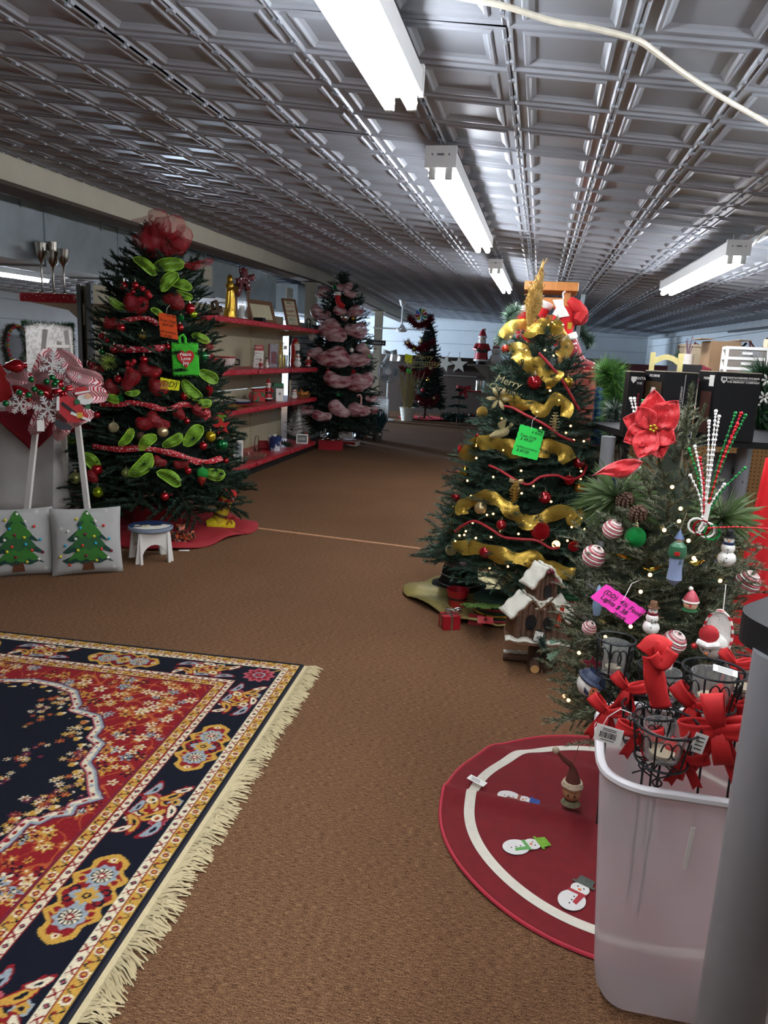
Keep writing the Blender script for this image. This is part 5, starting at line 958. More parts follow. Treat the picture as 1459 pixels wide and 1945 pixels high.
text('Merry',.17,mgs,o,(.02,0,.07),ext=.006,shear=.3); text('Christmas',.19,mgs,o,(0,0,-.06),ext=.006,shear=.3); MB().tube(cat_rom([(-.36,0,-.02),(-.33,0,-.14),(-.1,0,-.17),(.1,0,-.14),(.33,0,-.15),(.36,0,-.05)]),.012,6).obj('flourish',mgs,o)
for px_,mt,lab,zz in(([(770,672),(784,675),(782,690),(769,687)],m_ye,'neon yellow card on the pinwheel tree',0),([(773,700),(782,702),(780,710),(771,708)],m_gr,'small neon green card low on the pinwheel tree',0)): tag_card('price_card',lab,0,quad_px(TBk,px_,.15),mt,[],.03,string=False)
sk=thing('tree_skirt','dark red cloth skirt crumpled under the pinwheel tree','tree skirt',(bB.x,bB.y,0)); MB().grid(lambda u,v:((.1+v*.55)*math.cos(u*TAU),(.1+v*.45)*math.sin(u*TAU),.014+.03*abs(math.sin(u*19+v*4))*v),40,5).obj('cloth',M('dark_red_velvet','8e0f1a'),sk,solid=.006)
q=F(773,799); o=thing('twig_basket','white wicker pot of tall dry twigs in front of the far tree','planter',q); MB().lathe([(.13,0),(.185,.30),(.195,.31),(.18,.31),(.001,.28)],20).obj('pot',pattern('white_wicker',('b9b6a8','dcd9cc'),'check',34,.5,.6),o); b=MB(); rr=random.Random(7)
for k in range(60):
    a=rr.uniform(0,TAU); t=rr.uniform(0,.34); b.tube([(.08*math.cos(a),.08*math.sin(a),.28),((.08+t*.4)*math.cos(a),(.08+t*.4)*math.sin(a),.7),((.06+t)*math.cos(a+.2),(.06+t)*math.sin(a+.2),rr.uniform(.95,1.2))],.006,3)
b.obj('twigs',M('dry_twig','8f8158',.8),o,kind='stuff')
# stars, bow and rail on the partition
for x,y,rot_,lab in((845,690,.35,'left one, tilted'),(872,692,0,'right one, upright')):
    p=PY(x,y,20.18); o=thing('wooden_star','pale wooden star hanging on the brown partition, '+lab,'star',p,face(p),rot=(0,rot_,0)); MB().prism(star_poly(5,.24,.1),.04).obj('star',M('pale_wood','b3ada0',.7),o,smooth=False); MB().tube([(0,0,.2),(0,.03,.32)],.006,5).obj('hanger',m_wire,o)
p=PY(740,670,20.15); bowknot('striped_bow','black and white bow on top of the brown partition',p,.2,pattern('black_white_stripe',('17181a','c9c9c6'),'wave',14,.6,.6,0),face(p))
q=PY(765,690,20.15); MB().grid(lambda u,v:((u-.5)*.3,-.03*math.sin(u*9),(v-.5)*.18*(1+.3*math.sin(u*5))),10,4).obj('white_banner',m_wh,None,loc=(PY(752,680,20.15)),rot=(0,.1,0),solid=.01,label='crumpled white cloth pinned to the partition under the striped bow',cat='cloth')
a,b_=PY(832,712,20.2),PY(905,716,20.2); MB().tube([a,b_],.02,6).obj('handrail',M('grey_rail','6a665e',.6),label='thin grey rail fixed along the brown partition',cat='rail')
# display shelf with santa
q=PY(925,693,17.6); zt=q.z; o=thing('display_shelf','cream wooden display stand carrying the tall santa','shelf',(q.x,17.7,0)); mcs=M('cream_wood','8f887c',.6)
for z,w in((zt,.85),(zt-.62,.8),(.16,.8)): MB().box((-.02,0,z-.02),(w,.4,.04)).obj('shelf_board',mcs,o,smooth=False)
for x in(.02,.3): MB().box((x,.1,zt/2),(.07,.06,zt-.03)).obj('post',mcs,o,smooth=False)
for s in(-1,1):
    for z in(zt-.05,zt-.67): MB().prism([(0,0),(s*.3,0),(s*.04,-.22),(0,-.22)][::s],.03,Matrix.Translation((.16+s*.14,-.12,z))).obj('bracket',mcs,o,smooth=False)
q=PY(913,693,17.6); santa('tall standing santa holding a lamb, on the cream display stand',Vector((q.x,17.6,zt)),.80,name='santa_statue')
q=PY(941,692,17.6); o=snowman('pale snowman with a red scarf beside the tall santa',Vector((q.x,17.62,zt)),.62)
q=PY(913,720,17.6); MB().lathe([(.11,0),(.11,.26),(.1,.26),(.1,.01),(.001,.01)],16).obj('silver_canister',m_silver,loc=(q.x,17.6,zt-.62),label='silver canister on the lower board of the display stand',cat='canister')
q=PY(895,733,17.5); MB().box((0,0,0),(.5,.2,.03)).obj('red_runner',m_redmatte,loc=(q.x,17.56,zt-.605),label='red runner cloth on the lower board of the display stand',cat='runner')
q=F(884,800); bowknot('red_ribbon_bow','dark red bow hanging beside the display stand',PY(881,738,17.2),.17,m_redmatte,0)
o=thing('tiered_tree','small dark green tiered tree under the red bow','small tree',(F(885,795).x,17.1,0))
for k,(r,z) in enumerate(((.3,.2),(.24,.4),(.18,.58),(.1,.74))):
    b=MB(); rr=random.Random(k)
    for i in range(260):
        a=rr.uniform(0,TAU); l=r*rr.uniform(.6,1.1); d=Vector((math.cos(a),math.sin(a),-.25)); w=d.orthogonal().normalized()*.014; p0=Vector((0,0,z+.08)); o_=len(b.v); b.v+=[tuple(p0+d*l*.3-w),tuple(p0+d*l*.3+w),tuple(p0+d*l+Vector((0,0,rr.uniform(-.05,.03))))]; b.f.append((o_,o_+1,o_+2)); b.m.append(0)
    b.obj('tier',m_n3,o,smooth=False)
MB().tube([(0,0,0),(0,0,.85)],.02,6).obj('trunk',m_bark,o)
q=F(883,802); o=thing('floor_garland','dark green garland heaped on the carpet under the display stand','garland',(q.x,q.y,0)); garland([(-.5,0,.1),(-.2,-.15,.1),(.2,-.15,.12),(.55,0,.1)],.17,1600,5,[m_n3,m_n4],nw=.03).obj('needles',[m_n3,m_n4],o,smooth=False)
for k in range(7): MB().ball((-.25+.09*k,-.27,.2),.03,8,6).obj('berry',m_redmatte if k%2 else m_wh,o)
# ================= GOLD RIBBON TREE =================
m_g1=M('grey_green_needles','33503f',.6,0,.22,14); m_g2=M('mid_green_needles','244233',.6,0,.22,14)
GB=[branch(L,n,.042,.0045,k+51,tw=.6,droop=-.06,mats=[m_bark,m_g1,m_g2],spacing=.0085,dens=4,nvar=2,ang=40) for k,(L,n) in enumerate(((.22,7),(.36,9),(.5,11)))]
bG=F(985,1145)
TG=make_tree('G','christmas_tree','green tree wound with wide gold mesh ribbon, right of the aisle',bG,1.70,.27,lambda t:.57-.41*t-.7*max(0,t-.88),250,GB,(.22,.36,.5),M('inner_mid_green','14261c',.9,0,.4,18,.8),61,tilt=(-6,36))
def GO(x,y,rp,mat,kind,lab,name='ball_ornament'):
    p=hit(TG,x,y,1.0,.025); return ornament(name,lab,p,rp*mpp(p),mat,kind,None)
gt=' on the gold-ribboned tree'
for x,y,rp,mt,kd,lab in((1057.5,621,14,m_goldshiny,'ball','large mirror gold ball near the top'),(1015.6,726,14,m_red,'dimple','dimpled red ball above the middle gold swag'),(1078.5,726,10.5,m_gold,'ball','satin gold ball at the right edge by the brick panel'),(961,663,8.5,M('orange_red','b83a22',.3,.3),'ball','orange red ball at the upper left edge'),
 (916,783,11,m_goldglit,'ball','gold glitter ball at the left edge under the script word'),(880,853,11,m_redglit,'ball','red swirled ball at the left end of the fourth ribbon'),(883,896,10,m_goldshiny,'ball','mirror gold ball at the left edge'),(866,944,9.2,m_red,'ball','shiny red ball at the far left edge over the carpet'),(913,965,12,m_champ,'ball','champagne ball on the fifth ribbon'),
 (1035,945,12,m_red,'stripe','ribbed red ball right of the gold pine cone'),(1101.5,927.5,11,M('amber_glass','b4701c',.2,.6),'ball','amber ball beside the grey desk leg'),(1100,879,11,m_red,'ball','red ball at the right beside the desk leg'),(1026.5,1009,18.5,m_redglit,'ball','largest red glitter ball low in the middle'),(952.5,997,10,m_red,'stripe','small ribbed red ball left of the largest one'),
 (922,1049,12,m_red,'stripe','ribbed red ball on the lowest ribbon'),(857,1044.5,11,m_champglit,'ball','champagne glitter ball at the left end of the lowest ribbon'),(1090,1038,10.5,m_redglit,'ball','red dotted ball low at the right'),(1081,912,9.5,m_redglit,'dimple','red sparkly ball near the amber one')):
    GO(x,y,rp,mt,kd,lab+gt)
m_gm=pattern('gold_mesh',('8f6a14','d6b24a'),'wave',120,.5,.36,2,metal=.6,alpha=(.5,.95))
for k,(pts,w,lab) in enumerate((([(956,643),(972,620),(1000,617),(1007,631),(1024,622),(1042,617),(1059,629),(1075,648),(1073,666),(1061,680)],25,'topmost'),([(968,666),(986,669),(1003,690),(1021,701),(1045,715),(1059,727)],34,'second and widest'),([(949,757),(968,755),(986,769),(1010,769),(1033,781),(1052,760),(1068,760),(1077,774),(1073,792)],22,'third'),([(884,874),(900,843),(921,839),(944,843),(972,853),(1021,857),(1047,850),(1070,857),(1082,876)],28,'fourth, behind the green price card'),([(880,977),(878,961),(906,949),(935,946),(961,961),(980,979),(996,991),(1025,987),(1055,975),(1084,972),(1093,987),(1110,972)],26,'fifth'),([(861,1039),(880,1039),(906,1041),(942,1053),(980,1060),(1013,1062),(1036,1076),(1065,1086),(1091,1091)],28,'lowest'))):
    P=[hit(TG,x,y,1.03,.03) for x,y in pts]; on_strip('gold_ribbon',m_gm,None,P,w*mpp(P[0]),seed=k+40,twist=.5,curl=.10,n=6,wob=.22,label=lab+' gold mesh ribbon swag on the right tree',cat='ribbon',group='gold ribbon swags')
for k,(pts,lab) in enumerate((([(1024,671),(1042,690),(1068,722),(1100,778)],'upper right'),([(949,771),(972,774),(998,788),(1021,799),(1045,813),(1063,827),(1091,839)],'middle'),([(929,884),(951,894),(975,909),(1003,920),(1027,906),(1058,903),(1081,911),(1105,904),(1114,885)],'lower'),([(864,1010),(880,998),(902,990),(932,1005),(956,1020),(989,1024),(1020,1027),(1046,1041),(1062,1040)],'lowest'))):
    P=cat_rom([hit(TG,x,y,1.03,.035) for x,y in pts],6); MB().tube(P,.008,6).obj('cord_garland',M('red_velvet_cord','9c1420',.6,0,.2,90,.4),label=lab+' red velvet cord garland on the gold-ribboned tree',cat='garland',group='red cord garlands')
# finial: glittered wire leaf
A=bG.y-.05; pts=[(1033,490),(1022,520),(1005,552),(998,570),(999,600),(1005,634),(1016,610),(1027,590),(1031,575),(1031,545),(1033,515)]
Pf=[PY(x,y,A) for x,y in pts]; c=Pf[5]; o=thing('gold_finial','tall gold glitter leaf finial on top of the gold-ribboned tree','tree topper',c); mfin=glitter('pale_gold_glitter','b8934c',.35,700,.7)
b=MB(); n=len(Pf); ctr=PY(1014,575,A); vs=[v-c for v in Pf]+[ctr-c+Vector((0,-.035,0)),ctr-c+Vector((0,.035,0))]; b.add(vs,[(i,(i+1)%n,n) for i in range(n)]+[((i+1)%n,i,n+1) for i in range(n)]); b.obj('leaf',mfin,o)
b=MB(); rr=random.Random(4)
for k in range(170):
    i=rr.randrange(n); q=Pf[i].lerp(Pf[(i+1)%n],rr.random()).lerp(ctr,rr.uniform(0,.8))-c; q.y-=rr.uniform(.0,.05); b.tube([q,q+Vector((rr.uniform(-.03,.03),rr.uniform(-.03,0),rr.uniform(-.04,.05)))],.0025,3)
b.obj('wire_curls',mfin,o,kind='stuff')
tag_card('price_card','neon green zigzag price card on the gold-ribboned tree',0,quad_px(TG,[(989,806),(1034,819),(1020,874),(972,862)],.06),m_gr,[('6 foot',.03,.06,1),('Tree Only',-.01,.03,1),('$ 49.00',-.015,.01,1),('w/Decorations',0,-.035,.85),('$ 89.00',-.02,-.056,1)],.023)
# small ornaments
p=hit(TG,951,820,1,.03); o=thing('dove_ornament','glittered gold dove ornament left of the green price card','ornament',p,face(p)); MB().tube([(-.06,0,-.03),(-.02,0,-.02),(.03,0,.0),(.05,0,.03)],[.008,.028,.022,.012],8).obj('body',m_champglit,o); MB().ball((.058,0,.042),.014,8,6).obj('head',m_champglit,o)
for s in(-1,1): MB().prism([(-.01,0),(.02,.01),(.03,.085),(.005,.07),(-.02,.05)],.004,Matrix.Translation((0,s*.012,0))@Matrix.Rotation(s*.4,4,'X')).obj('wing',m_champglit,o)
p=hit(TG,1053,808,1,.04); pinecone('cone_ornament','long silver and gold pine cone ornament right of the green price card',p,.13,.032,M('silver_gold','b0a070',.35,.6,.3,60),rx=PI)
p=hit(TG,978,935,1,.04); pinecone('cone_ornament','gold glitter pine cone with gold bow on the fifth ribbon',p,.13,.03,m_goldglit,rx=PI); bowknot('gold_bow','small cream gold bow above the hanging gold cone',hit(TG,981,915,1,.05),.04,m_champ,face(p))
p=hit(TG,962,735,1.05,.05); o=thing('script_word','pale gold script word ornament at the left of the second ribbon','ornament',p,face(p),rot=(0,.25,face(p))); text('Merry',.06,m_champglit,o,(.0,0,.03),ext=.003,shear=.2); text('Christmas',.048,m_champglit,o,(.0,0,-.02),ext=.003,shear=.2)
p=hit(TG,947,757,1.05,.06); o=thing('gold_lily','glittered pale gold lily pick at the left of the third ribbon','flower pick',p,face(p))
for k in range(6):
    a=TAU*k/6; MB().grid(lambda u,v:((.012+.06*u)*math.cos(a+(v-.5)*.7*(1-u*u)),-.035*math.sin(u*2.6),(.012+.06*u)*math.sin(a+(v-.5)*.7*(1-u*u))),6,4).obj('petal',m_champglit,o,solid=.002)
for x,y,lab in((1000,656,'tiny gold star under the topmost ribbon'),(906,838,'gold bell with red bead at the left of the fourth ribbon')):
    p=hit(TG,x,y,1,.04); o=thing('small_ornament',lab,'ornament',p,face(p))
    if 'star' in lab: MB().prism(star_poly(5,.03,.013),.01).obj('star',m_goldglit,o,smooth=False)
    else: MB().lathe([(.034,-.03),(.03,-.025),(.02,.0),(.014,.02),(.001,.028)],12).obj('bell',m_goldshiny,o); MB().ball((0,-.01,.035),.012,8,6).obj('bead',m_red,o)
p=hit(TG,905,841,1,.05)
# icicle, clear bulb, fairy lights
p=hit(TG,857,985,1,.03); o=thing('icicle_ornament','slender gold wire icicle at the left edge of the gold-ribboned tree','ornament',p); MB().tube([(.012*math.sin(k*1.3),.012*math.cos(k*1.3),.09-k*.009) for k in range(22)],.0025,4).obj('spiral',m_gold,o)
m_bulb=emitter('warm_bulb','ffc880',7.0)
def fairy(t,label,pts,seed,n,r=.0062):
    o=thing('fairy_lights',label,'string lights',t.base); rr=random.Random(seed); P=[]
    me=MB().ball((0,0,0),r,8,6).mesh('bulb',m_bulb)
    for x,y in pts: P.append(hit(t,x,y,.98,.01)-t.base)
    for p in P: link('bulb',me,o,p)
    P2=sorted(P,key=lambda q:q.z); b=MB()
    for a,c in zip(P2[:-1],P2[1:]):
        if (a-c).length<.5: b.tube([a,(a+c)/2*.97+Vector((0,0,(a.z+c.z)*.015)),c],.0018,3,cap=False)
    b.obj('wire',M('green_wire','12301e',.5),o); return o
fairy(TG,'warm white fairy lights scattered over the gold-ribboned tree',[(990,894),(937,906),(888,913),(895,942),(1104,895),(1103,910),(1112,946),(1014,923),(1047,953),(991,937),(925,978),(937,976),(1008,998),(951,1010),(898,993),(885,1009),(882,1016),(904,1022),(873,1017),(865,1028),(1032,1033),(1058,1033),(1078,1027),(985,1014),(933,1020),(965,1076),(930,1079),(1105,984),(1086,1001),(1110,1005),(1035,665),(1042,617),(1000,665),(1052,675),(1027,813),(1090,836),(1109,838),(1075,822),(1084,809),(953,795),(1045,742),(1020,782),(970,640),(1062,760),(905,870),(956,855)],1,46)
p=hit(TG,1056.6,1034,1,.03); ornament('glass_bulb','clear glass bulb ornament low at the right of the gold-ribboned tree',p,.024,M('ornament_glass','e8e8e0',.05,0,.02,trans=.9),'ball')
# ---- gold cloth and things under the tree ----
m_gcl=M('gold_lame','b3a565',.38,.5,.2,14,.3,50)
o=thing('gold_tree_skirt','shiny gold cloth spread under the gold-ribboned tree','tree skirt',(bG.x,bG.y,0)); cx,cy=0,0
b=MB(); b.grid(lambda u,v:((.1+v*(.58+.06*math.sin(u*TAU*4+1)))*math.cos(u*TAU),(.1+v*(.46+.05*math.sin(u*TAU*5)))*math.sin(u*TAU),.012+.03*v*abs(math.sin(u*TAU*5.5))+.02*v*(1-v)),80,7); b.obj('cloth',m_gcl,o,solid=.006)
q=F(862,1128); o=thing('black_hat','black top hat with a dark red crown lying under the gold-ribboned tree','hat',q+Vector((.02,.12,.012)),face(q)); MB().lathe([(.001,.15),(.1,.16),(.12,.13),(.13,.06),(.15,.03),(.19,.02),(.19,.012),(.12,.01),(.001,.01)],24,sx=.95,wob=lambda a,k:.04*math.sin(3*a)).obj('felt',M('black_felt','14171a',.9,0,.2,40,sheen=.2),o); MB().lathe([(.11,.155),(.07,.175),(.001,.18)],16).obj('red_crown',m_redmatte,o); MB().box((0,-.128,.1),(.02,.012,.06)).obj('green_band',m_sgreen,o)
for k in (0,1): MB().tube([(.155*math.cos(a)*.95,.155*math.sin(a),.045+.04*k) for a in [PI+.2+i*.19 for i in range(15)]] if k==0 else [(.133*.95*math.cos(a),.133*math.sin(a),.1) for a in [PI+.2+i*.19 for i in range(15)]],.0018,4).obj('stitching',m_white,o)
q=F(867,1160); o=thing('red_pot','small red metal pot with dark band under the gold-ribboned tree','pot',q+Vector((0,0,.03)),0); MB().lathe([(.045,0),(.068,.1),(.07,.1),(.07,.108),(.062,.106),(.045,.02),(.001,.02)],20).obj('pot_body',m_redmatte,o); MB().lathe([(.058,.048),(.0605,.05),(.062,.06),(.06,.062)],20,cap=False).obj('band',m_bl,o)
q=F(853,1192); o=thing('gift_box','small red gift box with silver ribbon on the gold cloth','gift box',q+Vector((.0,.0,.0)),R(25)); MB().box((0,0,.04),(.10,.085,.08)).obj('box',m_redmatte,o,smooth=False); MB().box((0,0,.041),(.104,.014,.083)).obj('ribbon',m_silver,o); MB().box((0,0,.041),(.014,.089,.083)).obj('ribbon',m_silver,o); bowknot('',None,Vector((.02,0,.095)),.05,m_silver,0,parent=o)
q=F(903,1188); o=thing('red_tag_card','red gift card with a dark emblem leaning on the drum','card',q,face(q),rot=(R(-14),0,face(q))); MB().box((0,0,.033),(.085,.004,.062)).obj('card',m_srd,o,smooth=False); MB().prism(star_poly(4,.012,.006),.003).obj('emblem',m_bl,o,loc=(0,-.004,.03))
q=F(922,1178,.1); o=thing('red_tag_card','red gift card lying on the green felt snowflake','card',q,face(q)+.1,rot=(R(-50),0,face(q)+.1)); MB().box((0,0,0),(.085,.004,.045)).obj('card',m_srd,o,smooth=False); MB().prism(star_poly(4,.01,.005),.003).obj('emblem',m_bl,o,loc=(0,-.004,0))
q=F(940,1192); o=thing('round_box','round dark green hat box with red and gold bands under the tree','round box',q+Vector((0,.14,.012)),0); MB().lathe([(.135,0),(.135,.11)],28).obj('drum',M('tartan_green','1c3224',.6,0,.3,20),o)
for z,mt in((.02,m_redmatte),(.05,m_gold),(.085,m_redmatte)): MB().lathe([(.136,z-.006),(.138,z),(.136,z+.006)],28,cap=False).obj('band',mt,o)
MB().lathe([(.142,.1),(.142,.13),(.13,.135),(.001,.135)],28).obj('lid',M('tartan_green','1c3224'),o)
q=F(918,1150,.15); o=thing('felt_snowflake','green felt snowflake mat resting on the round box','mat',(q.x,q.y-.02,.155),.3,rot=(R(78),0,.2)); snowflake(o,(0,0,0),.125,M('moss_felt','4c6a26',.9,0,.15,50),8,.006,'felt')
q=F(1080,1203); o=thing('red_basket','tall red woven basket with green rim beside the desk leg','basket',q+Vector((0,.1,0)),0); MB().lathe([(.075,0),(.085,.19),(.08,.2)],20,wob=lambda a,k:.02*math.cos(20*a)).obj('basket_body',M('red_wicker','8a1c20',.55,0,.3,80,.6),o)
for k in range(9): MB().tube([(.083*math.cos(a)+.001*k*math.cos(a),.083*math.sin(a)+.001*k*math.sin(a),.015+.02*k) for a in [TAU*i/20 for i in range(20)]],.006,5,closed=True).obj('weave_ring',M('red_wicker','8a1c20'),o)
MB().lathe([(.095,.19),(.1,.205),(.09,.215),(.001,.225)],20).obj('lid',m_sgreen,o); minitree('mini_tree','tiny dark tree standing on the red woven basket',q+Vector((0,.1,.225)),.16,.055,[m_need2,m_need],30,13,.014,.004)
# ---- birdhouse ----
q=F(1012,1262); o=thing('birdhouse','rustic three-gable birdhouse with snowy roofs on a log post','birdhouse',q,face(q)+.1); m_snow=M('snow_glitter','dcd8c8',.8,0,.06,120,.8); m_log=M('log_bark','5a4030',.85,0,.3,25,.6); s=mpp(q)
MB().tube([(0,0,.0),(0,0,.16)],[.03,.027],12).obj('post',m_log,o); MB().tube([(-.15,.02,.028),(.12,.0,.03)],.022,10).obj('log_foot',m_log,o); f2=MB().tube([(.0,-.12,.025),(.01,.1,.028)],.024,10).obj('log_foot',m_log,o); MB().tube([(.0,-.1212,.025),(.0,-.1205,.025)],.021,12).obj('cut_end',M('cut_wood','b98d55',.7,0,.1,40),f2)
MB().grid(lambda u,v:(-.15+.12*u,.02+.016*math.cos(v*PI),.05+.004*math.sin(u*20)),6,3).obj('snow_cap',m_snow,o,solid=.006)
def bh(x,y,z,w,d,h,rh,rz,nm):
    Mx=Matrix.Translation((x,y,z))@Matrix.Rotation(rz,4,'Z'); b=MB(); b.prism([(-w/2,0),(w/2,0),(w/2,h),(0,h+rh),(-w/2,h)],d,Mx); hs=b.obj('house_body',m_brownwood,o,smooth=False)
    for k in range(5): MB().tube([(-w/2+w*(k+.5)/5,-d/2,.004),(-w/2+w*(k+.5)/5,-d/2,h+rh*(1-abs(k-2)/2.2)-.01)],w*.09,6,Mx).obj('log_slat',m_log,hs)
    MB().lathe([(w*.19,0),(w*.19,.008)],16,M=Mx@Matrix.Translation((0,-d/2-w*.07,h*.72))@Matrix.Rotation(R(90),4,'X'),sy=1.35).obj('entrance',m_bl,hs)
    for sd in(-1,1):
        L=math.hypot(w/2+.02,rh+.012); a=math.atan2(rh,w/2); R_=Mx@Matrix.Translation((0,0,h+rh+.006))@Matrix.Rotation(sd*a,4,'Y'); MB().box((sd*L/2*1.06,0,0),(L*1.1,d+.03,.008),R_).obj('roof_board',m_brownwood,hs,smooth=False)
        MB().grid(lambda u,v:(sd*L*1.12*u,(v-.5)*(d+.035),.011+.005*math.sin(u*13+v*7)+.004*math.sin(v*17)),8,6,R_).obj('roof_snow',m_snow,hs,solid=.012)
    return hs
bh(-.06,0,.16,.15,.12,.12,.07,.35,'left'); bh(.075,.0,.16,.14,.12,.12,.07,-.35,'right'); bh(.01,.03,.31,.12,.10,.12,.075,.45,'top')
MB().box((0,-.03,.155),(.31,.2,.014)).obj('platform',m_brownwood,o); MB().grid(lambda u,v:(-.155+.31*u,-.13+.06*v,.164+.006*math.sin(u*25)),14,3).obj('ledge_snow',m_snow,o,solid=.008); MB().grid(lambda u,v:(-.07+.14*u,-.05+.05*v,.345+.006*math.sin(u*25)),8,3).obj('ledge_snow',m_snow,o,solid=.008)
MB().box((.055,-.085,.31),(.02,.006,.11),Matrix.Rotation(.15,4,'Y')).obj('red_ribbon',M('orange_red','b83a22'),o); MB().box((-.03,-.14,.20),(.04,.002,.05),Matrix.Rotation(.15,4,'Y')).obj('price_tag',m_paper,o)
garland([(.0,-.13,.22),(.03,-.14,.16),(.05,-.07,.10),(.05,-.05,.04)],.035,500,3,[m_need,m_need2],nw=.008).obj('evergreen_sprig',[m_need,m_need2],o,smooth=False)
for px_,zz in((.075,.17),(.07,.10),(.09,.13)): MB().prism(star_poly(6,.026,.015),.002,Matrix.Translation((px_,-.125,zz))).obj('holly_leaf',M('frosted_holly','7fa58a',.6,0,.15,60),o,smooth=False)
for x,z,l in((.0,.17,.05),(.05,.05,.07),(.065,.09,.06)): pinecone('pine_cone',None,Vector((x,-.1,z)),l,.026,m_cone,parent=o)
for x,z in((.04,.50),(.062,.45)): 
    for k in range(5): MB().ball((x+.012*math.cos(k*1.3),-.04+.01*math.sin(k*1.3),z+.008*math.sin(k*2)),.009,8,6).obj('berry',M('maroon_berry','6a1226',.4),o)
# red cloth and felt leaf beyond the tree
q=F(862,866); MB().prism([(0,-.02),(.08,-.06),(.16,-.03),(.26,-.07),(.3,0),(.22,.03),(.3,.08),(.16,.06),(.1,.1),(.06,.05)],.012,Matrix.Rotation(R(90),4,'X')).obj('felt_leaf',M('sage_felt','7d8f6a',.9),None,loc=q+Vector((-.12,0,.02)),label='pale green felt leaf mat on the carpet behind the gold-ribboned tree',cat='mat')
q=F(870,908); o=thing('poinsettia_pick','dark red fabric flower lying on the carpet left of the gold-ribboned tree','flower',q+Vector((0,0,.03)))
for k in range(7):
    a=TAU*k/7; MB().grid(lambda u,v:((.02+.2*u)*math.cos(a+(v-.5)*.7*(1-u*u)),(.02+.2*u)*math.sin(a+(v-.5)*.7*(1-u*u)),.05*math.sin(u*2.4)),6,4).obj('petal',m_redmatte,o,solid=.003)
MB().ball((0,0,.03),.03,8,6).obj('centre',m_gold,o)
# ================= RIGHT SIDE, BEHIND THE DESK =================
# wooden rack with stockings
Yr=5.75; a=PY(1000,533,Yr); b_=PY(1097,536,Yr); xc=(a.x+b_.x)/2; w=b_.x-a.x; zt=a.z; o=thing('wooden_rack','tall honey oak rack with slatted sides behind the gold-ribboned tree','rack',(xc,Yr+.15,0))
MB().rbox((0,0,zt-.035),(w+.02,.38,.06),.006).obj('top_board',m_wood,o)
for sx in(-1,1):
    for sy in(-1,1): MB().box((sx*(w/2-.06),sy*.12,(zt-.06)/2),(.045,.045,zt-.06)).obj('post',m_wood,o,smooth=False)
for k in range(4): 
    for sy in(-1,1): MB().box((0,sy*.12,zt-.14-.12*k),(w-.16,.02,.06)).obj('slat',m_wood,o,smooth=False)
for z in(.25,.8): MB().box((0,0,z),(w-.1,.26,.025)).obj('shelf',m_wood,o,smooth=False)
def stocking(label,p,h,mat,mcuff,rz,ry=0,name='christmas_stocking',extra=None):
    o=thing(name,label,'stocking',p,rot=(0,ry,rz)); MB().tube([(0,0,0),(0,0,-h*.55),(.02*h,0,-h*.75),(.18*h,0,-h*.9),(.36*h,0,-h*.95)],[.17*h,.17*h,.19*h,.17*h,.1*h],12).obj('sock',mat,o); MB().lathe([(.18*h,-.08*h),(.21*h,-.04*h),(.21*h,.08*h),(.18*h,.1*h)],14).obj('cuff',mcuff,o); MB().tube([(-.14*h,0,.08*h),(-.16*h,0,.2*h),(-.12*h,0,.22*h)],.012*h,5).obj('hanging_loop',m_white,o)
    return o
m_wp=M('white_plush','e2ded8'); m_rs=M('bright_red_felt','c00f18',.85,0,.1,50,sheen=.4)
p=PY(1035,580,Yr-.12); stocking('bright red felt stocking on a candy hook at the wooden rack',p,.26,m_rs,m_wp,face(p),.35)
p=PY(990,588,Yr-.1); stocking('red stocking with white cuff at the left of the wooden rack',p,.24,m_rs,m_wp,face(p),-.1)
p=PY(1068,572,Yr-.16); o=thing('santa_stocking','red knit santa stocking with a white lace beard on the wooden rack','stocking',p,face(p)); s=mpp(p)
MB().tube([(8*s,0,-10*s),(6*s,0,-40*s),(4*s,0,-62*s),(-4*s,0,-85*s)],[20*s,22*s,19*s,12*s],12).obj('sock',m_rs,o); MB().prism([(x*s,z*s) for x,z in((-18,0),(2,2),(4,-10),(10,-18),(16,-28),(-2,-32),(-16,-26),(-10,-14))][::-1],.02,Matrix.Translation((0,-22*s,0))).obj('lace_beard',m_wh,o,smooth=False)
MB().ball((34*s,-2*s,-24*s),18*s,12,8,d=(1,.7,1.1),wob=lambda a,k:.12*math.sin(4*a+k)).obj('rolled_cuff',M('dark_red_velvet','8e0f1a'),o); MB().tube([(14*s,-8*s,2*s),(26*s,-12*s,-8*s),(38*s,-10*s,-20*s),(30*s,-14*s,-36*s)],[8*s,12*s,12*s,8*s],10).obj('velvet_fold',m_velvet,o)
MB().tube([(2*s,-4*s,4*s),(0,-4*s,14*s),(4*s,-4*s,18*s)],.006,6).obj('candy_hook',m_wh,o); MB().box((18*s,-24*s,-46*s),(8*s,.01,12*s)).obj('brass_buckle',m_gold,o)
p=PY(1082,642,Yr-.25); stocking('dark red snowflake stocking hanging low beside the glass panel',p,.26,pattern('maroon_fairisle',('e0dad6','84101e'),'voronoi',36,.25,.7,soft=.03),m_wh,face(p),-.45)
p=PY(1096,640,Yr-.1); MB().box((0,0,0),(.03,.02,.62)).obj('glass_divider',M('edge_glass','a8bcc0',.1,0,.05,trans=.6),loc=p+Vector((0,0,-.02)),rot=(0,.05,0),label='narrow upright glass panel edge beside the wooden rack',cat='glass')
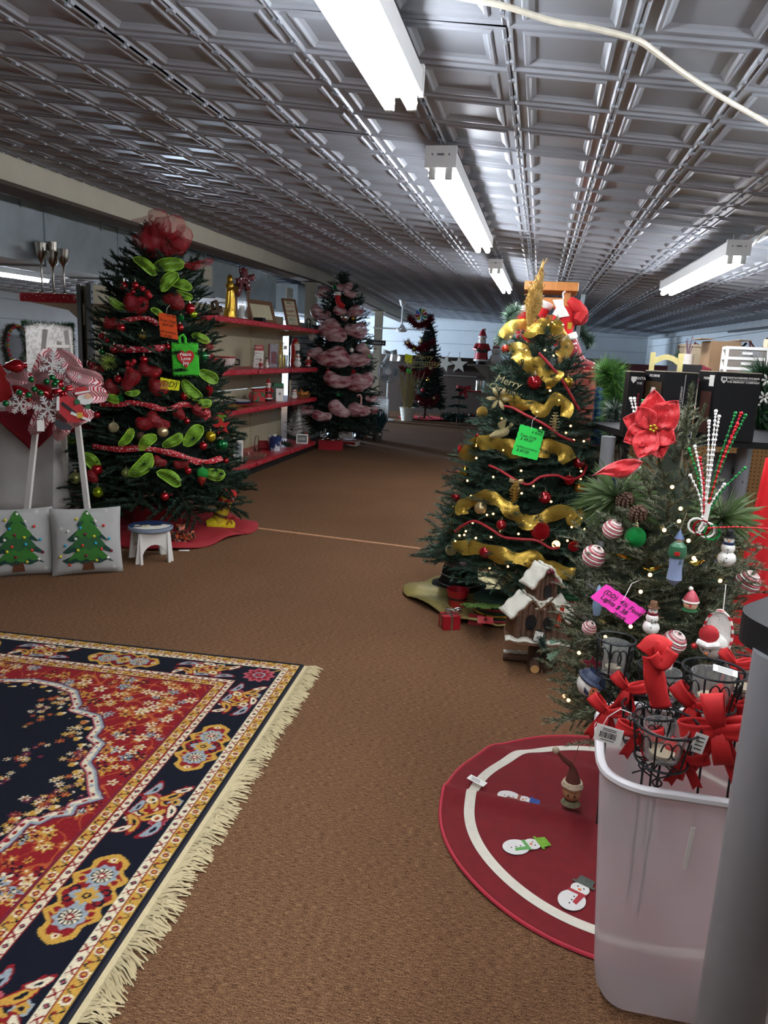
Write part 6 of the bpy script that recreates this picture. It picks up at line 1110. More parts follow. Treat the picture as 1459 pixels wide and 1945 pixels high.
# garland sprigs behind tree
sg=[M('sage_needles','6f8a74',.6,0,.15,14),M('grey_sage_needles','566f5e',.6,0,.15,14)]
o=thing('sage_garland','pale sage green garland sprig behind the top of the gold-ribboned tree','garland',PY(972,615,Yr-.4)); c=PY(972,615,Yr-.4)
garland([PY(x,y,Yr-.4)-c for x,y in((985,588),(968,598),(975,615),(960,632),(950,648))],.075,1500,4,sg,nw=.006).obj('needles',sg,o,smooth=False)
o=thing('dark_garland','dark evergreen garland end hanging right of the wooden rack','garland',PY(1105,635,Yr)); c=PY(1105,635,Yr)
garland([PY(x,y,Yr)-c for x,y in((1094,600),(1100,620),(1112,640),(1122,650))],.075,1100,5,gm,nw=.006).obj('needles',gm,o,smooth=False)
garland([PY(x,y,Yr)-c for x,y in((1108,630),(1116,648),(1117,660))],.035,500,6,gm,nw=.006).obj('needles',gm,o,smooth=False)
# faux brick panel
Yb=5.45; rx=PY(1131,740,Yb).x; zt=PY(1115,697,Yb).z; o=thing('brick_panel','faux red brick chimney panel behind the gold-ribboned tree','chimney',(rx-.28,Yb,0)); MB().box((0,.03,zt/2-.01),(.56,.06,zt-.02)).obj('backing',M('mortar','a3705c',.9,0,.15,30),o,smooth=False)
bw,bhh=.086,.046; bm_=[MB().rbox((0,0,0),(bw,.03,bhh),.004,n=1).mesh('brick',M('red_brick_%d'%k,c,.85,0,.2,60,.5)) for k,c in enumerate(('8f4034','7e362c','9a4a3c'))]; rr=random.Random(8)
for r in range(int(zt/(bhh+.008))):
    if r*.054<.55: continue
    for c in range(6):
        x=-.28+.045+(c)*(bw+.008)+(.047 if r%2 else 0)
        if x+bw/2<.30: link('brick',rr.choice(bm_),o,(x,-.012-rr.uniform(0,.004),.03+r*(bhh+.008)))
# green leafy garlands
def bush(name,label,pts,Y,rad,n,cols,seed,nw=.01,grav=None):
    c=PY(*pts[len(pts)//2],Y); o=thing(name,label,'garland',c); garland([PY(x,y,Y)-c for x,y in pts],rad,n,seed,cols,nw=nw).obj('needles',cols,o,smooth=False); return o
lg=[M('fresh_green','3f7a2c',.6,0,.25,14),M('moss_green','2c5c28',.6,0,.25,14),M('yellow_green','64902f',.6,0,.25,14)]
bush('green_garland','bright green leafy garland hanging on the pegboard left of the black boxes',[(1150,705),(1165,715),(1172,745),(1165,790),(1172,830)],4.95,.13,3600,lg,3)
o=bush('frosted_garland','dark green garland with frosted white tips left of the black boxes',[(1166,775),(1172,800),(1178,840)],4.8,.10,1200,[m_need,m_g1,M('frost_tip','c4cbbf',.8)],4)
bush('pine_garland','dark green pine garland with white flowers at the right edge behind the desk',[(1452,710),(1446,745),(1440,790),(1450,825)],4.95,.16,3800,[m_need,lg[1],m_g1],6)
for k,(x,y) in enumerate(((1431,768),(1452,755),(1458,722))):
    p=PY(x,y,4.6); o=thing('white_flower','white fabric flower on the pine garland, '+('lowest','middle','topmost')[k]+' one','flower',p,face(p),'white flowers on the pine garland')
    for q in range(6): a=TAU*q/6; MB().grid(lambda u,v:((.006+.032*u)*math.cos(a+(v-.5)*.8*(1-u*u)),-.015*math.sin(u*2.5),(.006+.032*u)*math.sin(a+(v-.5)*.8*(1-u*u))),4,3).obj('petal',m_wh,o,solid=.002)
# pegboard display
def peg_mat():
    m=bpy.data.materials.new('tan_pegboard'); m.use_nodes=True; nt=m.node_tree; b=nt.nodes['Principled BSDF']; tc=nt.nodes.new('ShaderNodeTexCoord'); sp_=nt.nodes.new('ShaderNodeSeparateXYZ'); nt.links.new(tc.outputs['Object'],sp_.inputs[0]); fr=[]
    for ax in(0,2):
        q=nt.nodes.new('ShaderNodeMath'); q.operation='MULTIPLY'; q.inputs[1].default_value=1/.0254; nt.links.new(sp_.outputs[ax],q.inputs[0]); f=nt.nodes.new('ShaderNodeMath'); f.operation='FRACT'; nt.links.new(q.outputs[0],f.inputs[0]); g=nt.nodes.new('ShaderNodeMath'); g.operation='SUBTRACT'; g.inputs[1].default_value=.5; nt.links.new(f.outputs[0],g.inputs[0]); h=nt.nodes.new('ShaderNodeMath'); h.operation='POWER'; h.inputs[1].default_value=2; nt.links.new(g.outputs[0],h.inputs[0]); fr.append(h)
    s=nt.nodes.new('ShaderNodeMath'); nt.links.new(fr[0].outputs[0],s.inputs[0]); nt.links.new(fr[1].outputs[0],s.inputs[1]); l=nt.nodes.new('ShaderNodeMath'); l.operation='LESS_THAN'; l.inputs[1].default_value=.028; nt.links.new(s.outputs[0],l.inputs[0])
    mx=nt.nodes.new('ShaderNodeMix'); mx.data_type='RGBA'; mx.inputs[6].default_value=lin('a87a44')+(1,); mx.inputs[7].default_value=lin('2a1c10')+(1,); nt.links.new(l.outputs[0],mx.inputs[0]); nt.links.new(mx.outputs[2],b.inputs['Base Color']); b.inputs['Roughness'].default_value=.6; return m
m_peg=peg_mat()
o=thing('pegboard_display','tan pegboard display standing behind the black-topped desk','display',(1.55,5.2,0)); MB().box((0,0,.62),(1.9,.02,1.24)).obj('pegboard',m_peg,o,smooth=False)
for x in(-.95,.95): MB().box((x,0,.63),(.04,.05,1.26)).obj('upright',m_bl,o,smooth=False)
for x in(-.9,0,.9): MB().box((x,.12,.03),(.05,.5,.06)).obj('foot',m_bl,o,smooth=False)
MB().box((0,.18,1.245),(1.9,.36,.02)).obj('top_deck',m_brownwood,o,smooth=False)
for x,y,c,lab in((1137,790,'1d4a8a','blue cloth strip hanging behind the gold-ribboned tree'),(1163,930,'234a9a','blue hanging cloth behind the frosted tree')):
    p=PY(x,y,5.0); MB().grid(lambda u,v:((u-.5)*.06,.012*math.sin(u*7),(.5-v)*.36),6,4).obj('blue_cloth',M('blue_cloth_'+c,c,.8),None,loc=p,solid=.006,label=lab,cat='cloth')
# ================= DESK WITH GREY LEGS =================
m_dtop=M('black_desk_top','161617',.55,0,.1,20,spec=.25); m_leg=M('grey_metal_leg','85868a',.4,.3,.04,8); ZD=1.17
poly=[F(x,y,ZD) for x,y in((1123,802),(1192,820),(1306,833),(1470,842),(1500,818),(1300,806),(1190,799))]; c=F(1300,820,ZD); o=thing('corner_desk','tall desk with black top and grey metal legs carrying the black boxes','desk',(c.x,c.y,0))
MB().hprism([(q.x-c.x,q.y-c.y) for q in poly],ZD-.032,ZD).obj('desk_top',m_dtop,o,smooth=False)
l1=F(1112,1225); l1=Vector((l1.x+.03,l1.y+.35,0)); 
for x,y,lab in((1131,830,'a'),(1424,850,'b')):
    q=(Vector((.385,4.10,0)) if lab=='a' else F(x,y,ZD-.04)+Vector((.0,.08,0))); b=MB(); b.lathe([(.036,0),(.036,ZD-.033)],16,c=(q.x-c.x,q.y-c.y,0),sx=1,sy=1.3); L=b.obj('leg',m_leg,o)
    for z in(.25,.62,.95): MB().ball((q.x-c.x+.0,q.y-c.y-.047,z),.006,6,4).obj('bolt',m_silver,L)
a=F(1370,845,ZD-.04); b_=F(1436,848,ZD-.04); b=MB().box(((a.x+b_.x)/2-c.x,a.y+.12-c.y,.72),(b_.x-a.x,.012,.72)); pn=b.obj('perforated_panel',pattern('perforated_grey',('3c3e40','6d6f72'),'voronoi',130,.3,.5,soft=.05),o,smooth=False)
p=PY(1402,896,a.y+.11); MB().lathe([(.032,0),(.032,.006)],20,M=Matrix.Translation((p.x-c.x,p.y-c.y-.005,p.z))@Matrix.Rotation(R(90),4,'X')).obj('cable_hole',m_bl,pn)
# black printed boxes
m_box=M('gloss_black_carton','0e0e10',.5,0,.1,10,spec=.25); m_tan=M('card_edge','b7a98e',.7)
def blackbox(label,xl,xm,xr,yb,yt,brk=False,win=None):
    P0=F(xm,yb,ZD); d=P0.y; A=PY(xr,yb,d+.03); B=PY(xl,yb,d+.13); h=PY(xm,yt,d).z-ZD; o=thing('figurine_box',label,'box',(P0.x,P0.y,ZD+.001)); e1=(A-P0); e1.z=0; w1=e1.length; e2=(B-P0); e2.z=0; w2=max(.1,e2.length)
    n1=Vector((e1.y,-e1.x,0)).normalized(); dep=-n1*.2; poly=[(0,0),(e1.x,e1.y),(e1.x+e2.x,e1.y+e2.y),(e2.x,e2.y)]; MB().hprism(poly,0,h).obj('carton',m_box,o,smooth=False)
    MB().hprism([(x*1.0,y) for x,y in poly],h,h+.004).obj('top_flap',m_tan,o,smooth=False)
    a1=math.atan2(e1.y,e1.x); a2=math.atan2(-e2.y,-e2.x)
    return o,w1,w2,h,a1,a2,e1,e2
o,w1,w2,h,a1,a2,e1,e2=blackbox('rightmost and largest black figurine box with white lettering, on the desk',1313,1345,1430,836,706)
n=Vector((math.sin(a1),-math.cos(a1),0))*.002; mid=e1*.5
text('SANTA/CHEEVERS FIGURINE',w1*.058,m_paper,o,(e1.x*.60+n.x,e1.y*.60+n.y,h*.925),(R(90),0,a1),sx=.95,bold=.0003); text('THE MEMORY COMPANY',w1*.058,m_paper,o,(e1.x*.60+n.x,e1.y*.60+n.y,h*.865),(R(90),0,a1),sx=1.1,bold=.0003)
MB().prism([(-.014,.014),(.014,.014),(.014,-.004),(0,-.018),(-.014,-.004)][::-1],.001,Matrix.Translation((e1.x*.17+n.x,e1.y*.17+n.y,h*.895))@Matrix.Rotation(a1,4,'Z')).obj('shield_logo',m_paper,o,smooth=False); text('M',.02,m_ink,o,(e1.x*.17+n.x*2,e1.y*.17+n.y*2,h*.9),(R(90),0,a1),name='logo_letter',bold=.0006)
MB().box((0,0,0),(w1*.6,.001,.0015),Matrix.Translation((e1.x*.60+n.x,e1.y*.60+n.y,h*.895))@Matrix.Rotation(a1,4,'Z')).obj('rule',m_paper,o)
n2=Vector((math.sin(a2),-math.cos(a2),0))*.002; f=e2*.45
MB().box((0,0,0),(w2*.62,.002,h*.62),Matrix.Translation((f.x+n2.x,f.y+n2.y,h*.4))@Matrix.Rotation(a2,4,'Z')).obj('bark_window',M('bark_print','4a2a22',.5,0,.4,20,aniso=(10,10,1)),o); text('FIGURINE',w2*.12,m_paper,o,(f.x+n2.x,f.y+n2.y,h*.9),(R(90),0,a2)); MB().box((0,0,0),(w2*.26,.002,h*.16),Matrix.Translation((e2.x*.2+n2.x*2,e2.y*.2+n2.y*2,h*.87))@Matrix.Rotation(a2,4,'Z')).obj('price_sticker',m_paper,o)
o,w1,w2,h,a1,a2,e1,e2=blackbox('middle black figurine box with a brown window, on the desk',1212,1250,1312,828,706)
n2=Vector((math.sin(a2),-math.cos(a2),0))*.002; f=e2*.5
MB().box((0,0,0),(w2*.8,.002,h*.78),Matrix.Translation((f.x+n2.x,f.y+n2.y,h*.45))@Matrix.Rotation(a2,4,'Z')).obj('window',M('brown_window','4a3826',.3,0,.3,12),o); p=f+n2*4; snow=MB().tube([(p.x,p.y,h*.45),(p.x+.01,p.y,h*.75)],[.02,.014],8).obj('figurine',m_wh,o); text('FIGURINE',w2*.12,m_paper,o,(f.x+n2.x,f.y+n2.y,h*.93),(R(90),0,a2))
n=Vector((math.sin(a1),-math.cos(a1),0))*.002; MB().box((0,0,0),(.002,.001,h*.5),Matrix.Translation((e1.x*.62+n.x,e1.y*.62+n.y,h*.72))@Matrix.Rotation(a1,4,'Z')).obj('white_line',m_paper,o); text('THE MEMORY COMPANY',.016,m_paper,o,(e1.x*.55+n.x,e1.y*.55+n.y,h*.5),(R(90),R(-90),a1))
o,w1,w2,h,a1,a2,e1,e2=blackbox('leftmost black figurine box, half hidden by the middle one, on the desk',1176,1184,1211,822,706); n=Vector((math.sin(a1),-math.cos(a1),0))*.002
text('SANTA',w1*.26,m_paper,o,(e1.x*.72+n.x,e1.y*.72+n.y,h*.9),(R(90),0,a1)); text('THE',w1*.22,m_paper,o,(e1.x*.72+n.x,e1.y*.72+n.y,h*.82),(R(90),0,a1)); MB().prism([(-.014,.014),(.014,.014),(.014,-.004),(0,-.018),(-.014,-.004)][::-1],.001,Matrix.Translation((e1.x*.3+n.x,e1.y*.3+n.y,h*.88))@Matrix.Rotation(a1,4,'Z')).obj('shield_logo',m_paper,o,smooth=False); text('FIGURINE',w1*.2,m_redmatte,o,(e1.x*.75+n.x,e1.y*.75+n.y,h*.55),(R(90),R(-90),a1))
# yellow headboard-like rail
Yy=5.4; A=PY(1237,703,Yy); B=PY(1291,700,Yy); o=thing('yellow_rail','pale yellow wooden arched chair back behind the black boxes','chair back',(A.x,Yy,1.256)); w=B.x-A.x; zt=PY(1237,669,Yy).z-1.256; my=M('pale_yellow_paint','ddcf8c',.5)
for x in(.0,w): MB().box((x,0,zt/2),(.03,.03,zt)).obj('post',my,o,smooth=False)
MB().prism([(0,zt-.07)]+[(w*k/10,zt-.045+.035*math.sin(PI*k/10)) for k in range(11)]+[(w,zt-.07)]+[(w*(10-k)/10,zt-.09+.045*math.sin(PI*k/10)) for k in range(1,10)],.022).obj('arched_rail',my,o,smooth=False); MB().box((w/2,0,.06),(w,.02,.03)).obj('lower_rail',my,o)
# maroon shelf run with storage
mm=M('maroon_laminate','5c1220',.5,0,.1,8); o=thing('maroon_counter','long maroon-topped counter behind the desk at right','counter',(1.95,7.9,0)); zc=1.44
MB().box((0,0,zc-.03),(1.25,3.6,.05)).obj('counter_top',mm,o,smooth=False); MB().box((.05,0,(zc-.06)/2),(1.1,3.5,zc-.06)).obj('counter_body',m_beige,o,smooth=False)
q=PY(1225,690,14.5); o=thing('maroon_cabinet','low maroon cabinet in front of the far right wall','cabinet',(1.55,14.5,0)); MB().box((0,0,.77),(2.2,.5,1.54)).obj('cabinet_body',mm,o,smooth=False)
for k in(-1,1): 
    d=MB().box((k*.53,-.26,.8),(1.0,.02,1.35)).obj('door',mm,o,smooth=False); MB().ball((k*.08,-.285,.9),.02,8,6).obj('knob',m_silver,d)
q=PY(1180,690,13); MB().box((0,0,0),(.9,.05,1.6)).obj('leaning_board',M('grey_board','8b8d90'),loc=(q.x-.35,15.2,.81),label='grey panel leaning in front of the far right corner',cat='board')
Yd=6.35; A=PY(1372,716,Yd); B=PY(1446,716,Yd); w=(B.x-A.x); hh=PY(1372,657,Yd).z-zc; o=thing('storage_cart','white plastic three-drawer storage cart on the maroon counter','drawers',((A.x+B.x)/2,Yd,zc-.004),-.12); mpw=M('white_plastic','dcdcd8',.35); mcl=M('clear_plastic','b9b7b2',.2,0,.05,trans=.5,alpha=.6)
for sx in(-1,1):
    for sy in(-1,1): MB().box((sx*w/2,sy*.14,hh/2),(.022,.022,hh)).obj('post',mpw,o,smooth=False)
for k in range(4): MB().box((0,0,.01+k*(hh-.02)/3),(w+.02,.3,.022)).obj('tray_frame',mpw,o,smooth=False)
for k in range(3):
    d=MB().box((0,-.01,.01+(k+.5)*(hh-.02)/3),(w-.03,.27,(hh-.02)/3-.03)).obj('drawer',mcl,o,smooth=False); MB().box((0,-.15,.01+(k+.5)*(hh-.02)/3),(.07,.012,.018)).obj('handle',mpw,d)
def onc(x,Y): return Vector((PY(x,690,Y).x,Y,zc-.004))
q=onc(1365,6.9); o=thing('cardboard_box','brown cardboard box left of the white plastic drawers','box',q,.1); MB().box((0,0,.15),(.24,.25,.30)).obj('carton',M('kraft_board','80664a',.8,0,.1,8),o,smooth=False)
for s in(-1,1): MB().box((s*.15,0,.315),(.1,.25,.006),Matrix.Rotation(s*.0,4,'Y')).obj('flap',M('kraft_board','80664a'),o)
q=onc(1345,7.6); o=thing('cardboard_box','wide flat cardboard box farther back on the maroon counter','box',q,0); MB().box((0,0,.14),(.5,.3,.26)).obj('carton',M('pale_kraft','a2937a',.8,0,.1,8),o,smooth=False); MB().box((0,0,.275),(.52,.32,.02)).obj('lid',M('pale_kraft','a2937a'),o,smooth=False)
q=onc(1330,6.6); o=thing('red_bag','crumpled dark red bag on the maroon counter','bag',q,.2); MB().lathe([(.09,0),(.1,.03),(.08,.07),(.03,.10),(.001,.105)],14,wob=lambda a,k:.18*math.sin(4*a+k*2)).obj('bag_body',mm,o); MB().box((-.12,0,.05),(.2,.2,.1)).obj('black_case',m_black,o)
q=onc(1305,7.0); o=thing('umbrella_vase','white fluted vase holding dark sticks on the maroon counter','vase',q); MB().lathe([(.04,0),(.05,.02),(.045,.17),(.05,.19)],12,wob=lambda a,k:.05*math.cos(12*a)).obj('vase',m_wh,o)
for k in range(5): MB().tube([(.0,0,.15),(.03*math.cos(k*1.3),.02*math.sin(k*1.3),.26+.02*k)],.004,5).obj('stick',M('plum_stick','4a3448',.6),o)
q=onc(1285,7.4); minitree('mini_tree','tiny dark tree on the maroon counter beside the white vase',q,.28,.08,[m_need,m_need2],24,17,.02,.006)
q=onc(1415,8.3); o=thing('garden_ornaments','row of dark metal ornaments along the back of the maroon counter','ornaments',q); rr=random.Random(3)
for k in range(9): MB().tube([(-.5+.13*k,0,0),(-.5+.13*k+rr.uniform(-.05,.05),0,.2),(-.5+.13*k+rr.uniform(-.1,.1),0,rr.uniform(.28,.42)),(-.45+.13*k,0,.3)],.012,5).obj('iron_piece',m_wire if k%2 else M('rust_metal','6a2c26',.6),o)
MB().box((0,.05,.1),(1.2,.15,.2)).obj('crate',M('kraft_board','80664a'),o)
q=PX(1418,615,2.72); MB().tube([(2.74,12.5,2.08),(2.74,9.5,2.05),(2.74,7,2.02)],.02,6).obj('conduit',M('grey_conduit','5b5d60',.5),label='thin grey conduit running along the right wall',cat='conduit')
q=PY(1455,664,6.2); o=thing('yellow_label_box','small box with a yellow label at the right edge, beside the white drawers','box',(q.x+.13,6.5,zc-.004)); MB().box((0,0,.16),(.12,.12,.32)).obj('carton',M('pale_kraft','a2937a'),o,smooth=False); MB().box((-.01,-.062,.24),(.07,.003,.06)).obj('label',M('yellow_label','d0c01e',.5),o)
# red cloth at right edge
p=PY(1470,1090,2.9); o=MB().grid(lambda u,v:((u-.5)*.28+.05*(1-v),.03*math.sin(u*14+v*2),(.5-v)*.95),24,10); o.obj('red_drape',M('bright_red_felt','c00f18'),None,loc=(p.x+.02,2.95,p.z-.06),solid=.006,label='hanging bright red cloth at the right edge behind the near desk',cat='drape')
# ================= FROSTED TREE IN FRONT =================
m_f1=M('frost_green_needles','4a5a37',.65,0,.2,20); m_f2=M('olive_needles','2f3a26',.65,0,.2,20); m_f3=M('frost_white_needles','8f917a',.7,0,.15,20); m_ftw=M('frost_twig','6b6350',.8,0,.2,40)
FB=[branch(L,n,.02,.0022,k+71,tw=.6,droop=.02,mats=[m_ftw,m_f1,m_f2,m_f3],spacing=.0036,dens=5,nvar=3,ang=46) for k,(L,n) in enumerate(((.16,5),(.26,7),(.36,9)))]
bT=Vector((.414,2.364,.012)); FS=branch(.26,0,.021,.003,99,droop=.03,mats=[m_ftw,m_f1,m_f2,m_f3],spacing=.0017,dens=8,nvar=3,ang=40)
def fprof(t): return .25-.01*t if t<.55 else max(.03,.2445-.48*(t-.55))
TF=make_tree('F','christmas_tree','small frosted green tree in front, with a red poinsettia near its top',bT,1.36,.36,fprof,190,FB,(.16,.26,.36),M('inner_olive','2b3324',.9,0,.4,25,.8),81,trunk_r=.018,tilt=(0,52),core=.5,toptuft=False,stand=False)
for k,(x,y,x2,y2,L) in enumerate(((1290,905,1312,735,0),(1300,880,1342,772,0),(1285,860,1264,770,0),(1300,900,1320,815,0),(1262,925,1243,840,0),(1160,1180,1050,1240,1),(1150,1290,1042,1268,1),(1150,1340,1052,1372,1),(1330,1050,1440,1035,1),(1340,1090,1425,1080,1))):
    a=hit(TF,x,y,.5); b=PY(x2,y2,a.y-.03); d=b-a; L=d.length; x_=d.normalized(); z_=Vector((0,-.3,1)); z_=(z_-x_*z_.dot(x_)).normalized(); y_=z_.cross(x_); s=L/.26
    link('branch',FS if k<5 else FB[1],TF.o,M=Matrix(((x_.x*s,y_.x*s,z_.x*s,a.x-bT.x),(x_.y*s,y_.y*s,z_.y*s,a.y-bT.y),(x_.z*s,y_.z*s,z_.z*s,a.z-bT.z),(0,0,0,1))))
ft=' on the frosted tree'
def FO(x,y,rp,mat,kind,lab,push=.03):
    p=hit(TF,x,y,1.0,push); return ornament('ball_ornament',lab+ft,p,rp*mpp(p),mat,kind)
FO(1207,1020,20,m_greenglit,'ball','shiny emerald green ball'); m_knb=M('blush_white_yarn','d8b8b4',.8,0,.1,60)
def yarnball(x,y,rp,lab):
    p=hit(TF,x,y,1,.03); r=rp*mpp(p); o=thing('yarn_ball_ornament',lab+ft,'ornament',p,rot=(.3,.35,0),group='striped yarn balls'); MB().ball((0,0,0),r*.95,18,12).obj('ball',m_knb,o); b=MB(); b2=MB()
    for k in range(9):
        z=r*(-.86+.215*k); q=math.sqrt(max(0,r*r-z*z)); (b2 if k%2 else b).tube([(q*math.cos(a),q*math.sin(a),z+.08*r*(a/TAU)) for a in [TAU*i/20 for i in range(20)]],r*.085,5,closed=True)
    b.obj('white_yarn',M('white_yarn','e2d8d0',.9,0,.08,90,.6),o); b2.obj('pink_yarn',M('rose_yarn','b05a62',.9,0,.1,90,.6),o); MB().lathe([(r*.16,r*.9),(r*.16,r*1.1),(.001,r*1.12)],8).obj('cap',m_silver,o)
for a in((1164,1006,18,'half-hidden yarn ball beside the emerald ball'),(1128,1057,20.5,'yarn ball at left edge below the emerald one'),(1420,1106,22,'red and white yarn ball at the far right edge'),(1280,1220,21.5,'red and white yarn ball behind the red velvet loop'),(1119,1193,13,'small red and white yarn ball at the lower left edge')): yarnball(*a)
# figure ornaments
p=hit(TF,1279,1110,1,.05); h=108*mpp(p); o=fig('wizard_ornament','slim robed wizard ornament in green cape and blue pointed hat'+ft,p,h,[('robe',M('pale_blue_robe','7d8aa6',.5),[(.05,0),(.13,.1),(.11,.3),(.12,.5),(.13,.65),(.06,.75)]),('cape',M('cape_green','2a5a3c',.5),[(.14,.5),(.16,.55),(.14,.7),(.06,.78)]),('face',m_skin,ellp(.055,.8,.06)),('beard',m_wh,[(.001,.62),(.04,.68),(.05,.76)],(0,-.04,0)),('hat',M('slate_blue','3f5070',.5),[(.085,.83),(.06,.88),(.001,1.0)]),('book',m_srd,[(.05,.56),(.05,.62)],(0,-.13,0))],'ornament'); MB().tube([(0,0,h),(.01,0,h*1.3)],.0012,4).obj('string',m_cap,o)
p=hit(TF,1378,1076,1,.05); snowman('little snowman soldier ornament in a tall black hat'+ft,p,72*mpp(p),name='snowman_ornament',cat='ornament',scarf=M('navy_enamel','16244c'))
p=hit(TF,1310,1160,1,.06); h=44*mpp(p); o=fig('elf_ornament','elf head ornament with a striped red stocking cap'+ft,p,h,[('face',m_skin,ellp(.3,.3,.28)),('cap',M('striped_cap','a8404a',.5,0,.4,40),[(.34,.42),(.3,.6),(.14,.85),(.03,.95)]),('cap_brim',m_wh,[(.3,.38),(.36,.42),(.34,.48)]),('pompom',m_wh,ellp(.1,.98),(-.06,0,0)),('nose',m_srd,ellp(.06,.3),(0,-.3,0)),('collar',m_sgreen,[(.3,-.02),(.34,.04),(.2,.1)])],'ornament')
p=hit(TF,1357,1244,1,.08); s=mpp(p); o=thing('slipper_ornament','white felt slipper ornament with a snowman face and red hat'+ft,'ornament',p,face(p)); mfl=M('white_glitter_felt','d8d4cc',.8,0,.08,200,.4)
MB().prism([(26*s*math.cos(a)*(1 if math.sin(a)<0 else .86),42*s+(48*s)*math.sin(a)) for a in [TAU*k/24 for k in range(24)]][::1],.02).obj('sole',mfl,o,smooth=False); MB().ball((-4*s,-.022,24*s),26*s,16,10,d=(1,.6,.95)).obj('toe',mfl,o); MB().ball((-14*s,-.035,46*s),18*s,12,8,d=(1,.5,1.05)).obj('red_hat',M('red_glitter_felt','a81820',.7,0,.3,300,.5),o); MB().tube([(-32*s,-.04,30*s),(-14*s,-.05,27*s),(6*s,-.04,30*s)],6*s,8).obj('hat_brim',m_wp,o)
for x in(-36,12): MB().ball((x*s,-.04,20*s),6*s,8,6).obj('earmuff',m_srd,o)
for x in(-20,-8): MB().ball((x*s,-.05,18*s),2*s,6,4).obj('eye',m_bl,o)
MB().ball((-14*s,-.055,13*s),2.6*s,6,4).obj('nose',m_carrot,o); MB().tube([(26*s*math.cos(a),-.012,42*s+48*s*math.sin(a)) for a in [TAU*k/28 for k in range(28)]],2.2*s,5,closed=True).obj('candy_edging',pattern('cane_stripe',('b01820','e6e0d8')),o); MB().tube([(4*s,0,88*s),(2*s,0,140*s)],.0015,4).obj('string',m_wh,o)
p=hit(TF,1235,1205,1,.06); o=snowman('snowman ornament with brown hat and maroon scarf, above the tall candle cup',p,66*mpp(p),name='snowman_ornament',cat='ornament',hat=m_brownwood,scarf=M('maroon_berry','6a1226'))
p=hit(TF,1121,1297,1.05,.05); s=mpp(p); o=thing('snowman_bulb_ornament','white bulb painted as a snowman in a navy hat, lower left'+ft,'ornament',p,face(p),rot=(0,.45,face(p))); MB().ball((0,0,0),24*s,18,12,d=(1,1,1.12)).obj('bulb',m_wh,o); MB().lathe([(25.5*s,8*s),(24*s,16*s),(16*s,25*s),(.001,28*s)],16).obj('hat',M('navy_glitter','18243e',.5,.2,.3,200,.3),o); MB().lathe([(26*s,4*s),(29*s,8*s),(25*s,13*s)],16,cap=False).obj('hat_brim',M('navy_glitter','18243e'),o); MB().prism([(-5*s,-6*s),(6*s,-6*s),(6*s,5*s),(0,10*s),(-5*s,5*s)],.004,Matrix.Translation((8*s,-25*s,0))).obj('painted_birdhouse',M('orange_clay','b4603c'),o,smooth=False); MB().ball((8*s,-26.5*s,0),2*s,6,4).obj('painted_hole',m_bl,o); MB().prism([(-10*s,-4*s),(2*s,-10*s),(4*s,-16*s),(-6*s,-14*s)],.003,Matrix.Translation((2*s,-23*s,0))).obj('painted_scarf',M('navy_glitter','18243e'),o,smooth=False)
MB().prism([(0,0),(-3*s,-2*s),(14*s,-9*s)],.006,Matrix.Translation((8*s,-25*s,-8*s))).obj('carrot_nose',m_carrot,o,smooth=False)
p=hit(TF,1133,1168,1,.05); o=fig('blue_angel_ornament','slender pale blue ornament under the pink price card',p,60*mpp(p),[('body',M('sky_blue_glass','7f9ab4',.3,.2),[(.1,0),(.16,.3),(.13,.6),(.05,.95),(.001,1)])],'ornament')
p=hit(TF,1125,1262,1,.0); o=thing('red_star_ornament','dark red star ornament tucked above the snowman bulb','ornament',p,face(p)); MB().prism(star_poly(5,.028,.012),.01).obj('star',M('maroon_berry','6a1226'),o,smooth=False)
q=quad_px(TF,[(1152,1110),(1228,1161),(1197,1187),(1122,1134)],.05); tag_card('price_card','neon pink zigzag price card on the frosted tree',0,q,m_pk,[('(DD)  4½ Foot',.006,.010,1),('Lights $ 38',-.01,-.008,1),('work',.02,-.024,.9)],.019)
# ribbon, pinecones, long needle tufts, poinsettia, bead picks
P=[hit(TF,x,y,1.03,.03) for x,y in((1152,1051),(1200,1061),(1235,1082),(1276,1067),(1291,1061),(1324,1070),(1360,1056),(1396,1054))]; on_strip('foil_ribbon',m_goldshiny,None,P,.012,seed=3,twist=1.6,curl=.1,n=2,label='narrow shiny gold foil ribbon across the frosted tree',cat='ribbon')
for x,y,lab in((1187,951,'upper brown pine cone left of the poinsettia stem'),(1212,976,'lower brown pine cone above the emerald ball')): p=hit(TF,x,y,1,.03); pinecone('pine_cone',lab+ft,p,.055,.028,m_cone,rx=.6,ry=.5)
m_ln=[M('long_green_needles','4c6234',.6,0,.2,20),M('long_sage_needles','6d8058',.6,0,.2,20)]
for cx,cy,lab,R_ in((1172,945,'long-needled pine tuft at the left below the poinsettia',95),(1372,985,'long-needled pine tuft at the right beside the bead picks',85),(1440,1010,'x',0)):
    if not R_: continue
    c=hit(TF,cx,cy,1,.0); s=mpp(c); b=MB(); rr=random.Random(cx)
    for k in range(240):
        d=Vector((rr.gauss(0,.8),rr.gauss(-.3,.5),rr.gauss(.15,.6))).normalized(); L=R_*s*rr.uniform(.6,1.05); w=d.orthogonal().normalized()*.0011; b.mi=k%2; o_=len(b.v); b.v+=[tuple(-w),tuple(w),tuple(d*L*.6+w*.8+Vector((0,0,-.0))),tuple(d*L+Vector((0,0,-.12*L)))]; b.f.append((o_,o_+1,o_+2,o_+3)); b.m.append(b.mi)
    o=thing('pine_tuft',lab,'pine pick',c); b.obj('needles',m_ln,o,smooth=False,kind='stuff')
m_poi=pattern('sparkle_red_fabric',('e6c8c4','c2161e'),'voronoi',170,.12,.5,soft=.03,sheen=.3)
c=PY(1241,812,2.2); o=thing('poinsettia_flower','big bright red sparkly poinsettia near the top of the frosted tree','flower',c,face(c)); s=mpp(c)
